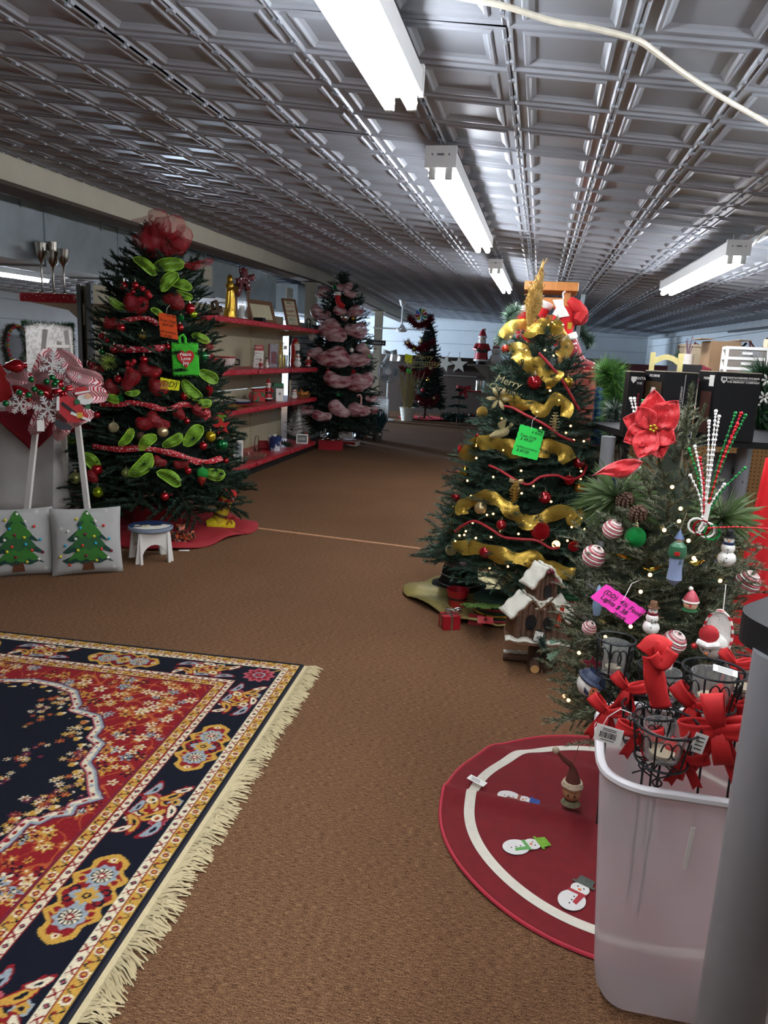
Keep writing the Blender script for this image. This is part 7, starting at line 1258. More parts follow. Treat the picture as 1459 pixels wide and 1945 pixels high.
for k,(a,L,w) in enumerate(((95,72,26),(165,58,24),(55,66,27),(20,46,20),(210,58,24),(250,62,25),(290,60,24),(330,48,22),(130,50,20),(270,45,20))):
    a=R(a)
    def fn(u,v,a=a,L=L,w=w,k=k):
        q=(v-.5)*2*w*s*math.sin(PI*min(1,.12+.88*u))**.7*(.35+.65*math.sin(PI*u)**.5 if u<.99 else 0); l=L*s*u; y=-.018*math.sin(u*2.2)-.006*(k%3)-.010*abs(v-.5)*2+.004*math.sin(u*15+v*9); return (l*math.cos(a)-q*math.sin(a),y,l*math.sin(a)+q*math.cos(a))
    MB().grid(fn,12,6).obj('petal',m_poi,o,solid=.0015)
for k in range(5): MB().ball((.008*math.cos(k*1.25),-.03,.008*math.sin(k*1.25)),.005,8,6).obj('stamen',m_gold,o)
c=PY(1175,888,2.2); o=thing('red_petal_pick','single curling red sparkly petal left under the poinsettia','flower',c,face(c)); s=mpp(c)
MB().grid(lambda u,v:((-46+88*u)*s,-.02*math.sin(u*3)-.004*math.sin(v*9+u*7),(v-.5)*36*s*math.sin(PI*u**1.6)**.8-(20-36*u)*s+4*s*math.sin(u*6)),12,5).obj('petal',m_poi,o,solid=.0015)
def beadpick(name,label,base,tips,Y):
    c=PY(*base,Y); o=thing(name,label,'bead pick',c); cols={'w':M('white_bead','e4e2dc',.3),'g':M('green_bead','12803a',.25,.3),'r':M('red_bead','b81824',.25,.3)}
    me={k:MB().ball((0,0,0),.0040,8,6).mesh('bead',m) for k,m in cols.items()}
    for x,y,cl in tips:
        e=PY(x,y,Y+.02*math.sin(x))-c; mid=e*.5+Vector((e.x*-.12,0,.01)); Q=cat_rom([Vector((0,0,0)),mid,e],8); MB().tube(Q,.0016,4).obj('stem',cols[cl],o); L=e.length; n=int(L/.0125)
        for k in range(n):
            t=(k+1)/n*(len(Q)-1); i=min(int(t),len(Q)-2); link('bead',me[cl],o,Q[i].lerp(Q[i+1],t-i),scale=(1.25,)*3 if k==n-1 else ((1,)*3 if k%3 else (.8,)*3))
    return o
o=beadpick('bead_spray','fan of white, red and green beaded sprays at the right of the frosted tree',(1336,998),((1360,781,'w'),(1366,791,'w'),(1347,800,'w'),(1320,848,'w'),(1311,903,'w'),(1397,785,'g'),(1416,789,'g'),(1309,853,'g'),(1415,889,'g'),(1408,785,'r'),(1401,806,'r'),(1376,920,'w'),(1330,870,'r')),2.12)
for k in range(4): MB().tube([(.02*math.cos(a)+(-.02+.014*k),-.01,.02*math.sin(a)-.005*k) for a in [i*.5 for i in range(14)]],.003,5).obj('curled_ribbon',(m_wh,m_red,m_wh,m_greenglit)[k],o)
MB().tube([(0,0,-.01),(.005,0,.06)],.008,8).obj('stem_wrap',m_wh,o)
beadpick('bead_spray','white and green beaded spray behind the poinsettia at the left',(1216,900),((1198,757,'w'),(1205,757,'w'),(1221,761,'g'),(1205,880,'w')),2.35)
P=cat_rom([PY(1345,1003,2.1),PY(1400,1001,2.1),PY(1475,1005,2.1)],8); b=MB(); b.tube(P,.0015,4)
for q in P: b.ball(q,.0032,6,4)
b.obj('bead_string',M('red_bead','b81824'),label='thin red bead string stretching right from the bead sprays',cat='bead string')
fairy(TF,'warm white fairy lights on the frosted tree',[(1277,925),(1293,966),(1308,1027),(1217,1124),(1235,1092),(1321,1065),(1368,1103),(1388,1185),(1318,1060),(1290,990),(1198,1190),(1150,1210),(1240,1180),(1262,1007),(1100,1240),(1080,1330),(1072,1322)],2,17,.0055)
# ---- red tree skirt under the frosted tree ----
o=thing('snowman_tree_skirt','round red velvet tree skirt with white band and snowman patches, in front','tree skirt',(.414,2.364,0)); m_vr=M('deep_red_velvet','6c0812',.9,0,.12,25,.2,300)
def skz(x,y):
    r=math.hypot(x,y); a=math.atan2(y,x); z=.006+.003*math.sin(a*7)*r
    d=y+.02+.10*x; z+=.028*math.exp(-(d/.035)**2)*min(1,max(0,-x-.05)/.15) if x<0 else 0      # raised fold running to the left
    z+=.016*math.exp(-((y-.30+.2*x)/.05)**2)*min(1,max(0,.2-x)/.3); return z
def ring(r0,r1,nr,eps,name,mat,par,wob=0):
    b=MB(); b.grid(lambda u,v:((lambda r,a:(r*math.cos(a),r*math.sin(a),skz(r*math.cos(a),r*math.sin(a))+eps))(r0+(r1-r0)*v+wob*math.sin(u*TAU*9)*0,u*TAU)),180,nr); return b.obj(name,mat,par,solid=.003 if eps==0 else 0)
ring(.05,.612,40,0,'velvet',m_vr,o); ring(.50,.535,4,.0032,'white_band',M('ivory_felt','d9d2c2',.9,0,.05,60,.2),o); 
MB().tube([(.615*math.cos(a),.615*math.sin(a),skz(.615*math.cos(a),.615*math.sin(a))+.001) for a in [TAU*k/120 for k in range(120)]],.006,6,closed=True).obj('piping',M('rose_red_piping','b0283a',.7),o)
def patch(x,y,hatc,scarfc,label,sc=1):
    q=F(x,y); dx,dy=q.x-.414,q.y-2.364; rz=math.atan2(-dy,-dx)-PI/2; Mx=Matrix.Translation((dx,dy,skz(dx,dy)+.0055))@Matrix.Rotation(rz,4,'Z'); mw=M('white_felt','ddd9d4',.9,0,.04,60); k=sc
    def pl(pts,z,nm,mt): return MB().hprism([(a*k,b*k) for a,b in pts],z,z+.0012,Mx).obj(nm,mt,P_,smooth=False)
    P_=o; P_=MB().hprism([(a*k,b*k-.035*k) for a,b in ell(.034,.04,24)],0,.0015,Mx).obj('snowman_patch',mw,o,smooth=False,label=label)
    pl(ell(.024,.024,20,0,.018),.0006,'patch_head',mw); pl([(-.03,.036),(.03,.036),(.03,.044),(.022,.044),(.02,.07),(-.02,.07),(-.022,.044),(-.03,.044)],.001,'patch_hat',M('felt_'+hatc,hatc,.9,0,.2,60)); pl([(-.022,-.006),(.022,-.006),(.024,.004),(-.024,.004)],.0014,'patch_scarf',M('felt_'+scarfc,scarfc,.9)); pl([(.006,-.002),(.02,-.002),(.016,-.045),(.004,-.04)],.0012,'patch_scarf_end',M('felt_'+scarfc,scarfc)); pl(ell(.005,.004,8,0,.014),.0016,'patch_nose',m_carrot)
    for a,b in((-.008,.023),(.008,.023),(0,-.02),(0,-.035),(0,-.05)): pl(ell(.0022,.0022,6,a,b),.0018,'patch_button',m_bl)
patch(1000,1612,'6fa02e','5f9a52','snowman patch with a green dotted hat',1.08); patch(985,1527,'2a4a8a','8a4a3a','snowman patch with a blue hat'); patch(1096,1702,'4a5048','a02c34','snowman patch with a checked grey hat',1.12)
q=F(905,1497); o2=thing('paper_tag','white paper price tag lying on the red skirt','price tag',(q.x,q.y,.03),rot=(.1,.05,-.5)); MB().box((0,0,0),(.07,.028,.001)).obj('card',m_paper,o2)
for k in range(3): MB().box((-.008+.003*k,.006-.006*k,.0008),(.035,.0018,.0003)).obj('print_line',m_ink,o2)
p=PY(1086,1505,2.42); s=mpp(p); o=thing('elf_doll_ornament','small burlap elf head with a brown pointed cap hanging over the red skirt','ornament',p,face(p)); MB().ball((0,0,0),17*s,14,10).obj('head',M('tan_fabric','a87850',.85,0,.1,80),o); MB().lathe([(19*s,12*s),(21*s,16*s),(18*s,24*s)],14,wob=lambda a,k:.06*math.sin(9*a)).obj('fur_brim',M('cream_fleece','cbb99c',.95,0,.15,120,.9),o); MB().tube([(0,0,20*s),(-2*s,0,42*s),(-6*s,0,58*s)],[16*s,9*s,3*s],10).obj('cap',M('brown_felt','5e2c22',.85),o); MB().tube([(-6*s,0,56*s),(-22*s,0,66*s),(-34*s,0,78*s)],[6*s,5*s,2*s],8).obj('cap_tip',M('brown_felt','5e2c22'),o); MB().ball((-37*s,0,80*s),7*s,8,6).obj('pompom',M('cream_fleece','cbb99c'),o); MB().lathe([(8*s,-26*s),(19*s,-22*s),(12*s,-14*s)],14,cap=False,wob=lambda a,k:.15*math.sin(7*a)).obj('ruff',M('olive_check','6a6248',.9,0,.3,60),o)
for x in(-6,6): MB().ball((x*s,-16*s,1*s),2*s,6,4).obj('eye',m_bl,o)
MB().tube([(-4*s,0,58*s),(6*s,0,110*s)],.0012,4).obj('string',M('jute','8a5a3a',.8),o)
# ================= BIN WITH CANDLE HOLDERS =================
def plastic():
    m=bpy.data.materials.new('milky_plastic'); m.use_nodes=True; nt=m.node_tree; b=nt.nodes['Principled BSDF']; tc=nt.nodes.new('ShaderNodeTexCoord'); n=nt.nodes.new('ShaderNodeTexNoise'); n.inputs['Scale'].default_value=30; nt.links.new(tc.outputs['Object'],n.inputs['Vector']); mr=nt.nodes.new('ShaderNodeMapRange'); mr.inputs[3].default_value=.28; mr.inputs[4].default_value=.36; nt.links.new(n.outputs['Fac'],mr.inputs[0]); nt.links.new(mr.outputs[0],b.inputs['Roughness'])
    b.inputs['Base Color'].default_value=lin('f2eaec')+(1,); b.inputs['IOR'].default_value=1.04; b.inputs['Transmission Weight'].default_value=.6
    tr=nt.nodes.new('ShaderNodeBsdfTranslucent'); tr.inputs[0].default_value=lin('f4eef0')+(1,); ms=nt.nodes.new('ShaderNodeMixShader'); ms.inputs[0].default_value=.32; nt.links.new(b.outputs[0],ms.inputs[1]); nt.links.new(tr.outputs[0],ms.inputs[2]); nt.links.new(ms.outputs[0],nt.nodes['Material Output'].inputs[0]); return m
m_pl=plastic(); bc=Vector((.43,1.69,.0)); o=thing('plastic_bin','tall milky plastic wastebasket full of candle holders and red bows','bin',(bc.x,bc.y,.0))
def rr_ring(hx,hy,r,n=8):
    P=[]
    for k,(sx,sy) in enumerate(((1,1),(-1,1),(-1,-1),(1,-1))):
        for i in range(n+1): a=k*PI/2+i*PI/2/n; P.append((sx*(hx-r)+r*math.cos(a),sy*(hy-r)+r*math.sin(a)))
    return P
def binring(t,rz=False,off=0):
    hx,hy=.165+.05*t,.095+.045*t; P=rr_ring(hx+off,hy+off,.07+.03*t+off); return P
b=MB(); N=len(binring(0)); lv=[0,.04,.15,.35,.55,.75,.9,1.0]
def rimz(x,y): q=max(0,min(1,(y+.10)/.17)); q=q*q*(3-2*q); return .618+.062*q
vs=[]
for t in lv:
    for (x,y) in binring(t,off=(-.012 if t==0 else 0)): vs.append((x,y,.014+(rimz(x,y)-.014)*t))
b.add(vs,[(j*N+i,j*N+(i+1)%N,(j+1)*N+(i+1)%N,(j+1)*N+i) for j in range(len(lv)-1) for i in range(N)]+[tuple(range(N-1,-1,-1))]); b.obj('bin_body',m_pl,o)
MB().tube([(x*1.02,y*1.03,rimz(x,y)) for x,y in binring(1)],.011,8,closed=True).obj('rim',M('milky_rim','d6d2d2',.35,0,.03,sss=.3),o)
MB().box((-.06,-.148,.50),(.008,.004,.10),Matrix.Rotation(.06,4,'Y')).obj('plastic_hang_strip',m_wh,o)
m_gl=M('votive_glass','f2f4f2',.06,0,.02,trans=.88,ior=1.3)
def candle_cup(label,x,y,rp,Y,hp,tap=.82,stem=True,glass=True,tilt=0):
    c=PY(x,y,Y); s=mpp(c); r=rp*s; h=hp*s; o=thing('candle_holder',label,'candle holder',c,rot=(tilt,tilt*.5,face(c)),group='wire candle holders in the bin'); r2=r*tap; w=.0022
    cir=lambda r,z,n=28:[(r*math.cos(a),r*math.sin(a),z) for a in [TAU*k/n for k in range(n)]]
    MB().tube(cir(r,0),w*1.2,6,closed=True).obj('top_ring',m_wire,o); MB().tube(cir(r2,-h),w*1.2,6,closed=True).obj('bottom_ring',m_wire,o)
    for k in range(6):
        a=TAU*k/6+.3; MB().tube([(r*math.cos(a),r*math.sin(a),0),(r2*1.06*math.cos(a),r2*1.06*math.sin(a),-h*.7),(r2*math.cos(a),r2*math.sin(a),-h),(0,0,-h-.003)],w,5).obj('upright_wire',m_wire,o)
        for sg in(-1,1):
            sc=[];
            for i in range(15):
                th=i/14*4.6; q=.30*h*(1-.035*i); aa=a+TAU/12+sg*(.14+q/r*.5*math.cos(th)*1.1); rr_=r+(r2-r)*.5; sc.append((rr_*math.cos(aa),rr_*math.sin(aa),-h*.42+q*math.sin(th)))
            MB().tube(sc,w*.8,4).obj('scroll',m_wire,o)
    if stem:
        MB().tube([(0,0,-h),(0,0,-h-.05),(.005,.01,-h-.40)],.003,6).obj('stem',m_wire,o)
        for k in range(4):
            a=TAU*k/4; MB().tube([((.008+.018*math.sin(t*1.1))*math.cos(a),(.008+.018*math.sin(t*1.1))*math.sin(a),-h-.012-.011*t) for t in [i*.5 for i in range(14)]],w*.9,4).obj('stem_scroll',m_wire,o)
    if glass: MB().lathe([(r2*.55,-h+.004),(r2*.68,-h+.006),(r2*.86,-h*.1),(r2*.82,-h*.1),(r2*.62,-h+.012),(.001,-h+.012)],20).obj('glass_votive',m_gl,o); MB().lathe([(r2*.5,-h+.013),(r2*.5,-h+.02),(.001,-h+.02)],16).obj('wax',M('ivory_wax','cfc2a4'),o)
    return o
candle_cup('tall black wire candle holder with clear glass, highest at the left of the bin',1171,1213,36,1.76,72)
candle_cup('largest front black wire candle holder, resting on the bin rim',1267,1373,61,1.585,78,.8,tilt=.05)
candle_cup('right black wire candle holder with a white tag, in the bin',1357,1272,57,1.69,70)
candle_cup('middle rear black wire candle holder, half hidden by the red velvet loop',1262,1268,48,1.77,66)
candle_cup('black wire candle holder between the front one and the left one',1236,1345,52,1.67,70,glass=False)
candle_cup('black wire candle holder at the right behind the near desk leg',1418,1262,50,1.77,60)
# red velvet bows
def band(pts,w,Y0,dY=0): return [PY(x,y,Y0+dY*k) for k,(x,y) in enumerate(pts)]
o=thing('velvet_bow','tall red velvet bow loop standing up between the candle holders','bow',PY(1255,1290,1.66)); c=PY(1255,1290,1.66)
for pts,w,Y in(([(1240,1248),(1243,1280),(1248,1310),(1256,1345)],38,1.64),([(1224,1240),(1243,1222),(1270,1236)],36,1.66),([(1240,1245),(1258,1262),(1278,1236)],24,1.63)):
    P=[PY(x,y,Y)-c for x,y in pts]; Q=[p+c for p in P]; q=on_strip('ribbon_band',m_velvet,o,Q,w*mpp(c),wob=.05,seed=3,twist=.15,curl=.15,n=5,solid=.002); q.matrix_parent_inverse=Matrix.Translation(-c)
for x,y,Y,sz,lab,lp,sd in((1365,1385,1.585,.078,'largest red velvet bow at the right front of the bin',4,5),(1152,1352,1.72,.05,'red velvet bow at the left rim of the bin',3,6),(1396,1262,1.80,.042,'red velvet bow with a gold tie at the back right of the bin',3,7),(1318,1340,1.66,.06,'red velvet bow in the middle of the bin',3,8),(1192,1308,1.72,.045,'red velvet bow under the tall left candle holder',3,9),(1215,1392,1.62,.05,'red velvet bow tail hanging at the front left of the bin',2,10),(1300,1440,1.60,.05,'red velvet bow low under the front candle holder',3,11),(1395,1345,1.70,.06,'red velvet bow against the near desk leg',3,12)):
    p=PY(x,y,Y); bowknot('velvet_bow',lab,p,sz,m_velvet,face(p),loops=lp,tails=2,seed=sd,group='red velvet bows in the bin')
# tags
def ptag(label,x,y,w,h,Y,rot,bars=True):
    p=PY(x,y,Y); s=mpp(p); o=thing('price_tag',label,'price tag',p,rot=rot,group='white price tags'); MB().box((0,0,0),(w*s,.0008,h*s)).obj('card',m_paper,o); 
    if bars:
        rr=random.Random(x); b=MB(); xx=-w*.3*s
        while xx<w*.3*s: ww=rr.choice((.0008,.0014,.002)); b.box((xx,-.0006,-h*.05*s),(ww,.0003,h*.36*s)); xx+=ww+rr.choice((.0008,.0014))
        b.obj('barcode',m_ink,o,smooth=False,kind='stuff')
        for dz in(.34,.24,-.34): MB().box((0,-.0006,dz*h*s),(w*.5*s,.0003,h*.04*s)).obj('print_line',m_ink,o)
    else:
        for k in range(4): MB().box((0,-.0006,(.3-.2*k)*h*s),(w*.6*s,.0003,h*.05*s)).obj('print_line',m_ink,o)
    return o
o=ptag('white barcode tag hanging from a plastic loop at the left of the bin',1156,1396,50,34,1.60,(0,.14,-.1)); s=mpp(o.location); MB().tube([(x*s,0,z*s) for x,z in((-15,12),(-10,35),(8,58),(28,56),(30,44))],.0011,5).obj('plastic_loop',m_wh,o)
ptag('white price tag on the front candle holder',1328,1412,24,40,1.545,(0,.2,0),False); ptag('white price tag lying on the right candle holder',1378,1274,46,14,1.62,(-.9,.2,0),False); ptag('small white price tag beside the red velvet loop',1266,1258,26,22,1.70,(-.2,.3,0),False)
# ================= NEAR DESK LEG =================
o=thing('near_desk','near desk corner with black top and grey metal leg at the right edge','desk',(.395,1.14,0)); MB().lathe([(.05,0),(.05,1.10)],28).obj('leg',m_leg,o)
zt=1.135
L_=Vector((.325,1.205)); f1=Vector((.63,.78)); f2=Vector((.4,-.92)); pl_=[L_+f2*.36,L_+f2*.055]+[(L_+f2*.055)*(1-t)**2+L_*2*t*(1-t)+(L_+f1*.055)*t*t for t in [k/6 for k in range(1,6)]]+[L_+f1*.055,L_+f1*.62,Vector((1.15,1.68)),Vector((1.15,.87))]; tp_=MB(); tp_.hprism([(q.x-.395,q.y-1.14) for q in pl_][::-1],1.095,1.14); tp_.obj('desk_top',m_dtop,o,smooth=False); MB().ball((-.038,.03,1.112),.004,6,4).obj('screw',m_silver,o)
p=F(1452,1790); MB().tube([(0,0,.03),(.0,.05,.05),(.02,.12,.04)],[.03,.035,.02],10).obj('striped_sock',pattern('red_white_stripe',('a41c2c','d9c9c8')),loc=(p.x+.03,p.y,0),label='red and white striped cloth on the floor at the right edge',cat='cloth')
p=F(1470,1900); MB().grid(lambda u,v:((u-.5)*.3,(v-.5)*.3,.01+.03*abs(math.sin(u*9+v*5))),14,14).obj('plastic_bag',M('clear_bag','d8d8d8',.2,0,.05,trans=.5,alpha=.6),None,loc=(p.x+.1,p.y+.02,0),label='crumpled clear plastic bag on the floor at the right edge',cat='plastic bag')
# ================= RUG =================
c0=F(576,1267); cr=F(197,1945); cl=F(0,1203); eU=(cl-c0).normalized(); eV=(cr-c0); eV=(eV-eU*eV.dot(eU)).normalized()
def ruv(x,y): q=F(x,y)-c0; return (q.dot(eU),q.dot(eV))
H={'navy':'10131f','gold':'bd9240','cream':'d9cdb0','red':'80191f','grey':'8f9aa0','pink':'a8505a','purple':'5e2438','orange':'a8502c'}
C={k:np.array(lin(v)) for k,v in H.items()}
def rug_colours(U,V):
    n=U.size; col=np.tile(C['navy'],(n,1)); rng=np.random.RandomState(4)
    d=np.minimum(U,V); s=np.where(U<V,V,U)
    def put(mask,c): col[mask]=C[c]
    def rosette(x,y,cx,cy,r,cols,np_=8,base=None):
        dx,dy=x-cx,y-cy; rr=np.hypot(dx,dy); a=np.arctan2(dy,dx); m0=base if base is not None else True
        put(m0&(rr<r*(1+.12*np.cos(a*np_))),cols[0]); put(m0&(rr<r*.72*(1+.18*np.cos(a*np_))),cols[1]); put(m0&(rr<r*.3),cols[2])
    # field
    poly=[(0,1295),(66,1295),(110,1303),(145,1316),(153,1342),(145,1351),(189,1364),(195,1386),(180,1404),(197,1417),(169,1454),(180,1469),(184,1505),(193,1522),(145,1535),(136,1553),(101,1557),(75,1570),(57,1568),(17,1610),(0,1623),(-260,1700),(-700,1700),(-700,1285),(-200,1290)]
    PV=np.array([ruv(*p) for p in poly]); ins=np.zeros(n,bool); dist=np.full(n,9.)
    for i in range(len(PV)):
        a,b=PV[i],PV[(i+1)%len(PV)]; cond=((a[1]>V)!=(b[1]>V)); xx=(b[0]-a[0])*(V-a[1])/((b[1]-a[1])+1e-12)+a[0]; ins^=cond&(U<xx)
        e=b-a; t=np.clip(((U-a[0])*e[0]+(V-a[1])*e[1])/(e@e),0,1); dist=np.minimum(dist,np.hypot(U-a[0]-t*e[0],V-a[1]-t*e[1]))
    field=d>.335; put(field,'red')
    # scattered flowers on the red ground
    st=rng.uniform(0,1,(1500,5))
    cu=.33+st[:,0]*1.6; cv=.33+st[:,1]*2.1; put(field&(np.abs(np.sin(U*47+1.5*np.sin(V*31))+np.sin(V*43+1.5*np.sin(U*37)))<.16),'orange')
    for k in range(1500):
        near=(np.abs(U-cu[k])<.04)&(np.abs(V-cv[k])<.04)
        if not near.any(): continue
        idx=np.where(near&field)[0]
        if not len(idx): continue
        x=U[idx]-cu[k]; y=V[idx]-cv[k]; r=np.hypot(x,y); a=np.arctan2(y,x); R0=.014+.017*st[k,2]; pal=[('gold','cream','red'),('gold','red','navy'),('grey','navy','cream'),('cream','gold','red'),('navy','red','gold'),('orange','gold','cream')][int(st[k,3]*6)]
        f=R0*(.75+.35*np.cos(a*(5+int(st[k,4]*2))+st[k,4]*9)); col[idx[r<f]]=C[pal[0]]; col[idx[r<f*.55]]=C[pal[1]]; col[idx[r<R0*.22]]=C[pal[2]]
    # scalloped band and navy centre
    put(field&(dist<.030)&ins,'pink'); put(field&(dist<.024)&ins,'cream'); put(field&ins&(dist>=.030),'navy'); put(field&(dist<.012)&~ins,'purple'); put(field&(dist<.005),'grey')
    q=field&ins&(dist<.022)&(dist>.008); put(q&((np.sin(U*160)+np.sin(V*160))>.9),'red'); put(q&((np.sin(U*160+2)+np.sin(V*160+2))>1.2),'grey')
    # hook scrolls just inside, then flower bunches on navy
    hk=field&ins&(dist>.036)&(dist<.075); put(hk&(np.sin(U*75)*np.sin(V*75)>.45),'gold'); put(hk&(np.sin(U*75+.7)*np.sin(V*75+.7)>.8),'cream')
    for (x,y),nn,sp in (((88,1352),26,.075),((150,1436),14,.05),((105,1508),26,.085),((20,1575),12,.05),((57,1437),12,.045),((130,1330),8,.05),((80,1540),12,.05),((-40,1400),12,.05),((-60,1560),14,.06),((10,1480),6,.03),((140,1395),10,.045)):
        bu,bv=ruv(x,y)
        for k in range(nn):
            fu,fv=bu+rng.normal(0,sp*.5),bv+rng.normal(0,sp*.8); idx=np.where((np.abs(U-fu)<.024)&(np.abs(V-fv)<.024)&field&ins&(dist>.034))[0]
            if not len(idx): continue
            xx=U[idx]-fu; yy=V[idx]-fv; r=np.hypot(xx,yy); a=np.arctan2(yy,xx); R0=rng.uniform(.011,.018); pal=[('gold','cream','red'),('orange','red','gold'),('cream','gold','red'),('purple','red','cream')][rng.randint(4)]; f=R0*(.7+.4*np.cos(a*6+k)); col[idx[r<f]]=C[pal[0]]; col[idx[r<f*.5]]=C[pal[1]]; col[idx[r<R0*.2]]=C[pal[2]]
    # ---- borders ----
    B=d<=.335; put(B,'navy')
    def guard_gold(a,b):
        m=(d>=a)&(d<b); put(m,'gold'); w=b-a; x=np.mod(s,.075)-.0375; y=d-(a+b)/2; rr=np.hypot(x,y); an=np.arctan2(y,x); put(m&(rr<w*.42*(1+.2*np.cos(an*6))),'cream'); put(m&(rr<w*.28),'red'); put(m&(rr<w*.12),'gold')
        x2=np.mod(s+.0375,.075)-.0375; put(m&(np.abs(y-.35*w*np.sin(x2*160))<w*.10)&(np.abs(x2)<.022),'navy'); put(m&(np.hypot(x2,y-.2*w)<w*.14),'red'); put(m&(np.abs(y)>w*.46),'red')
    def guard_cream(a,b):
        m=(d>=a)&(d<b); put(m,'cream'); w=b-a; x=np.mod(s,.07)-.0175; y=d-(a+b)/2; put(m&(np.abs(np.abs(x)-np.abs(y)*1.1)<w*.11)&(np.abs(x)<w*.45),'red'); x2=np.mod(s,.07)-.0525; put(m&((np.abs(x2)+np.abs(y))<w*.34),'navy'); put(m&((np.abs(x2)+np.abs(y))<w*.16),'pink'); put(m&(np.abs(y)>w*.44),'red')
    guard_gold(.014,.050); guard_cream(.052,.082); guard_cream(.252,.282); guard_gold(.284,.322); put((d>=.322)&(d<.335),'purple'); put((d>=.326)&(d<.331),'red')
    main=(d>=.084)&(d<.250); s1=ruv(373,1421)[1]; s2=ruv(143,1704)[1]; Pd=s2-s1; x=np.mod(s-s1+Pd/2,Pd)-Pd/2; y=d-.167; ax=np.abs(x)
    # gold leafy outline, red ground, grey rosettes
    out=main&((x/.178)**2+(y/(.078*(1+.16*np.cos(x*85))))**2<1); put(out,'gold'); inn=main&((x/.158)**2+(y/(.062*(1+.18*np.cos(x*85))))**2<1); put(inn,'red')
    cur=main&(np.abs(np.hypot(ax-.062,np.abs(y)-.048)-.014)<.004); put(cur,'gold'); put(main&(np.abs(np.hypot(ax-.02,np.abs(y)-.046)-.012)<.0035),'navy')
    for sg in(-1,1):
        rr=np.hypot(x-sg*.082,y); an=np.arctan2(y,x-sg*.082); put(main&(rr<.043*(1+.09*np.cos(an*9))),'grey'); put(main&(rr<.030),'navy'); put(main&(rr<.029)&(np.cos(an*12)>-.1)&(rr>.012),'cream'); put(main&(rr<.012),'red'); put(main&(rr<.006),'cream')
    rr=np.hypot(x,y); an=np.arctan2(y,x); put(main&(rr<.040*(1+.25*np.cos(an*4+PI/4*0))),'grey'); put(main&(rr<.030*(1+.22*np.cos(an*8))),'gold'); put(main&(rr<.012),'navy'); put(main&(rr<.006),'gold')
    put(main&(np.hypot(ax-.152,y)<.022*(1+.3*np.cos(np.arctan2(y,ax-.152)*5)))&(ax>.14),'gold'); put(main&(np.hypot(ax-.15,y)<.010),'cream'); put(main&(np.hypot(ax-.15,y)<.005),'red')
    # between cartouches
    xm=np.mod(s-s1,Pd)-Pd/2
    for (cx,cy,r0,cc) in((0,.0,.042,('gold','red','cream')),(-.062,.04,.028,('pink','red','grey')),(.06,-.04,.028,('pink','red','cream')),(-.05,-.05,.024,('grey','gold','navy')),(.055,.05,.024,('cream','gold','red'))):
        if Pd>.4: rosette(xm,y,cx,cy,r0,cc,6,main&(ax>.17))
    g=main&(ax>.165)
    for cx,cy,a0,rx,ry,cc in((-.07,-.03,.7,.034,.011,'gold'),(-.035,.02,-.6,.03,.010,'gold'),(.035,-.01,.8,.034,.011,'gold'),(.07,.03,-.5,.032,.011,'gold'),(-.09,.045,.3,.028,.010,'grey'),(.09,-.045,.3,.03,.011,'grey'),(0,.055,.2,.024,.009,'grey'),(.0,-.06,-.3,.024,.009,'cream'),(.105,.05,.9,.02,.008,'cream'),(-.105,-.05,.9,.02,.008,'cream')):
        rx*=1.5; ry*=1.45; X=(xm-cx*1.15)*math.cos(a0)+(y-cy)*math.sin(a0); Y=-(xm-cx*1.15)*math.sin(a0)+(y-cy)*math.cos(a0); w=(X/rx)**2+((Y-6*X*X)/ry)**2; put(g&(w<1.7),'red'); put(g&(w<1),cc); put(g&(w<.15),'navy')
    put(main&(ax>.172)&(np.abs(np.hypot(np.abs(xm)-.045,y+.03*np.sign(xm))-.014)<.0045),'cream')
    # corner rosette
    rosette(U,V,.167,.167,.068,('pink','red','grey'),10,(U<.25)&(V<.25)&main); rosette(U,V,.167,.167,.03,('grey','red','pink'),8,(U<.25)&(V<.25)&main); put((d<.014),'navy')
    # woven irregularity
    nz=rng.normal(1,.10,(n,1)); return np.clip(col*nz,0,1)
m=bpy.data.materials.new('persian_rug_pile'); m.use_nodes=True; nt=m.node_tree; bs=nt.nodes['Principled BSDF']; at=nt.nodes.new('ShaderNodeVertexColor'); at.layer_name='weave'; nz=nt.nodes.new('ShaderNodeTexNoise'); nz.inputs['Scale'].default_value=420; tc=nt.nodes.new('ShaderNodeTexCoord'); nt.links.new(tc.outputs['Object'],nz.inputs['Vector']); bp=nt.nodes.new('ShaderNodeBump'); bp.inputs['Strength'].default_value=.5; bp.inputs['Distance'].default_value=.003; nt.links.new(nz.outputs['Fac'],bp.inputs['Height']); nt.links.new(bp.outputs[0],bs.inputs['Normal']); nt.links.new(at.outputs['Color'],bs.inputs['Base Color']); bs.inputs['Roughness'].default_value=.9; bs.inputs['Specular IOR Level'].default_value=.15
rug=thing('persian_rug','navy, red and gold persian rug with cream fringe on the carpet, lower left','rug',(c0.x,c0.y,0))
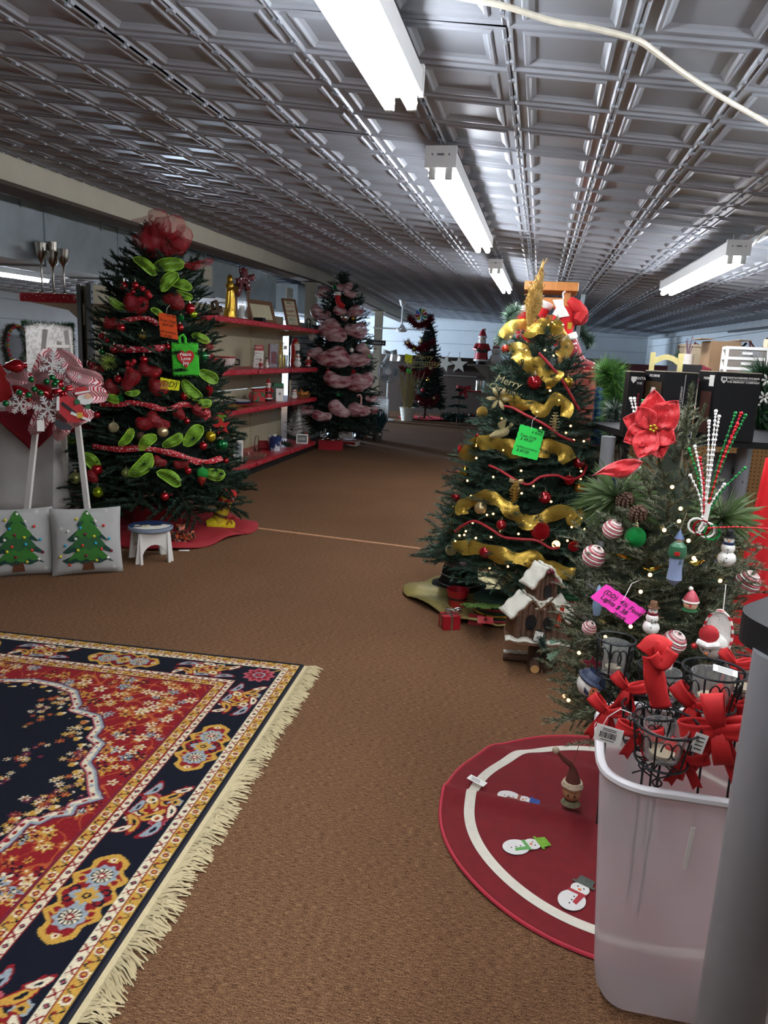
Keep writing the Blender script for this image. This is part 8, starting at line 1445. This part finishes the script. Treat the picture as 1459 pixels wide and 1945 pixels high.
def rug_mesh(name,u0,u1,v0,v1,st):
    nu=int((u1-u0)/st)+1; nv=int((v1-v0)/st)+1; gu=np.linspace(u0,u1,nu); gv=np.linspace(v0,v1,nv); U,V=np.meshgrid(gu,gv); U=U.ravel();V=V.ravel()
    x=U*eU.x+V*eV.x; y=U*eU.y+V*eV.y; z=np.full_like(x,.011)
    co=np.stack([x,y,z],1).astype(np.float32); i=np.arange(nu*nv).reshape(nv,nu); q=np.stack([i[:-1,:-1],i[1:,:-1],i[1:,1:],i[:-1,1:]],-1).reshape(-1,4)
    me=bpy.data.meshes.new(name); me.vertices.add(len(co)); me.vertices.foreach_set('co',co.ravel()); me.loops.add(q.size); me.loops.foreach_set('vertex_index',q.ravel().astype(np.int32)); me.polygons.add(len(q)); me.polygons.foreach_set('loop_start',(np.arange(len(q))*4).astype(np.int32)); me.update(calc_edges=True)
    ca=me.color_attributes.new('weave','FLOAT_COLOR','POINT'); cc=np.ones((len(co),4),np.float32); cc[:,:3]=rug_colours(U,V); ca.data.foreach_set('color',cc.ravel()); me.materials.append(m); return link('pile',me,rug)
rug_mesh('pile',0,1.75,0,2.25,.004)
rug_mesh('pile',1.75,2.5,0,2.25,.012); rug_mesh('pile',0,2.5,2.25,3.3,.012)
edge=MB()
for A,B in((Vector((0,0,0)),eU*2.5),(Vector((0,0,0)),eV*3.3)): edge.tube([A+Vector((0,0,.006)),B+Vector((0,0,.006))],.007,6)
edge.obj('bound_edge',M('navy_binding','12141f',.9),rug)
fr=MB(); rg=random.Random(6); out=-eU; v=.0
m_fr=M('cream_fringe','cbbb92',.9,0,.08,90); 
MB().box((0,0,0),(.02,3.3,.006),Matrix.Translation(eV*1.65+out*.012+Vector((0,0,.005)))@Matrix.Rotation(math.atan2(-eV.x,eV.y),4,'Z')).obj('fringe_heading',m_fr,rug)
while v<2.6:
    lean=.35*math.sin(v*11)+.25*math.sin(v*27+1)+.3*math.sin(v*4.1); L=rg.uniform(.05,.09)
    for k in range(2):
        p0=eV*(v+rg.uniform(-.002,.002))+out*.02+Vector((0,0,.006)); d=(out+eV*(lean+rg.uniform(-.4,.4))).normalized(); zz=rg.uniform(.002,.012); fr.tube([p0,p0+d*L*.5+Vector((0,0,zz)),p0+d*L+eV*rg.uniform(-.008,.008)+Vector((0,0,-.003))],[.0021,.0024,.0017],3,cap=False)
    v+=.0046
fr.obj('fringe',m_fr,rug,kind='stuff')
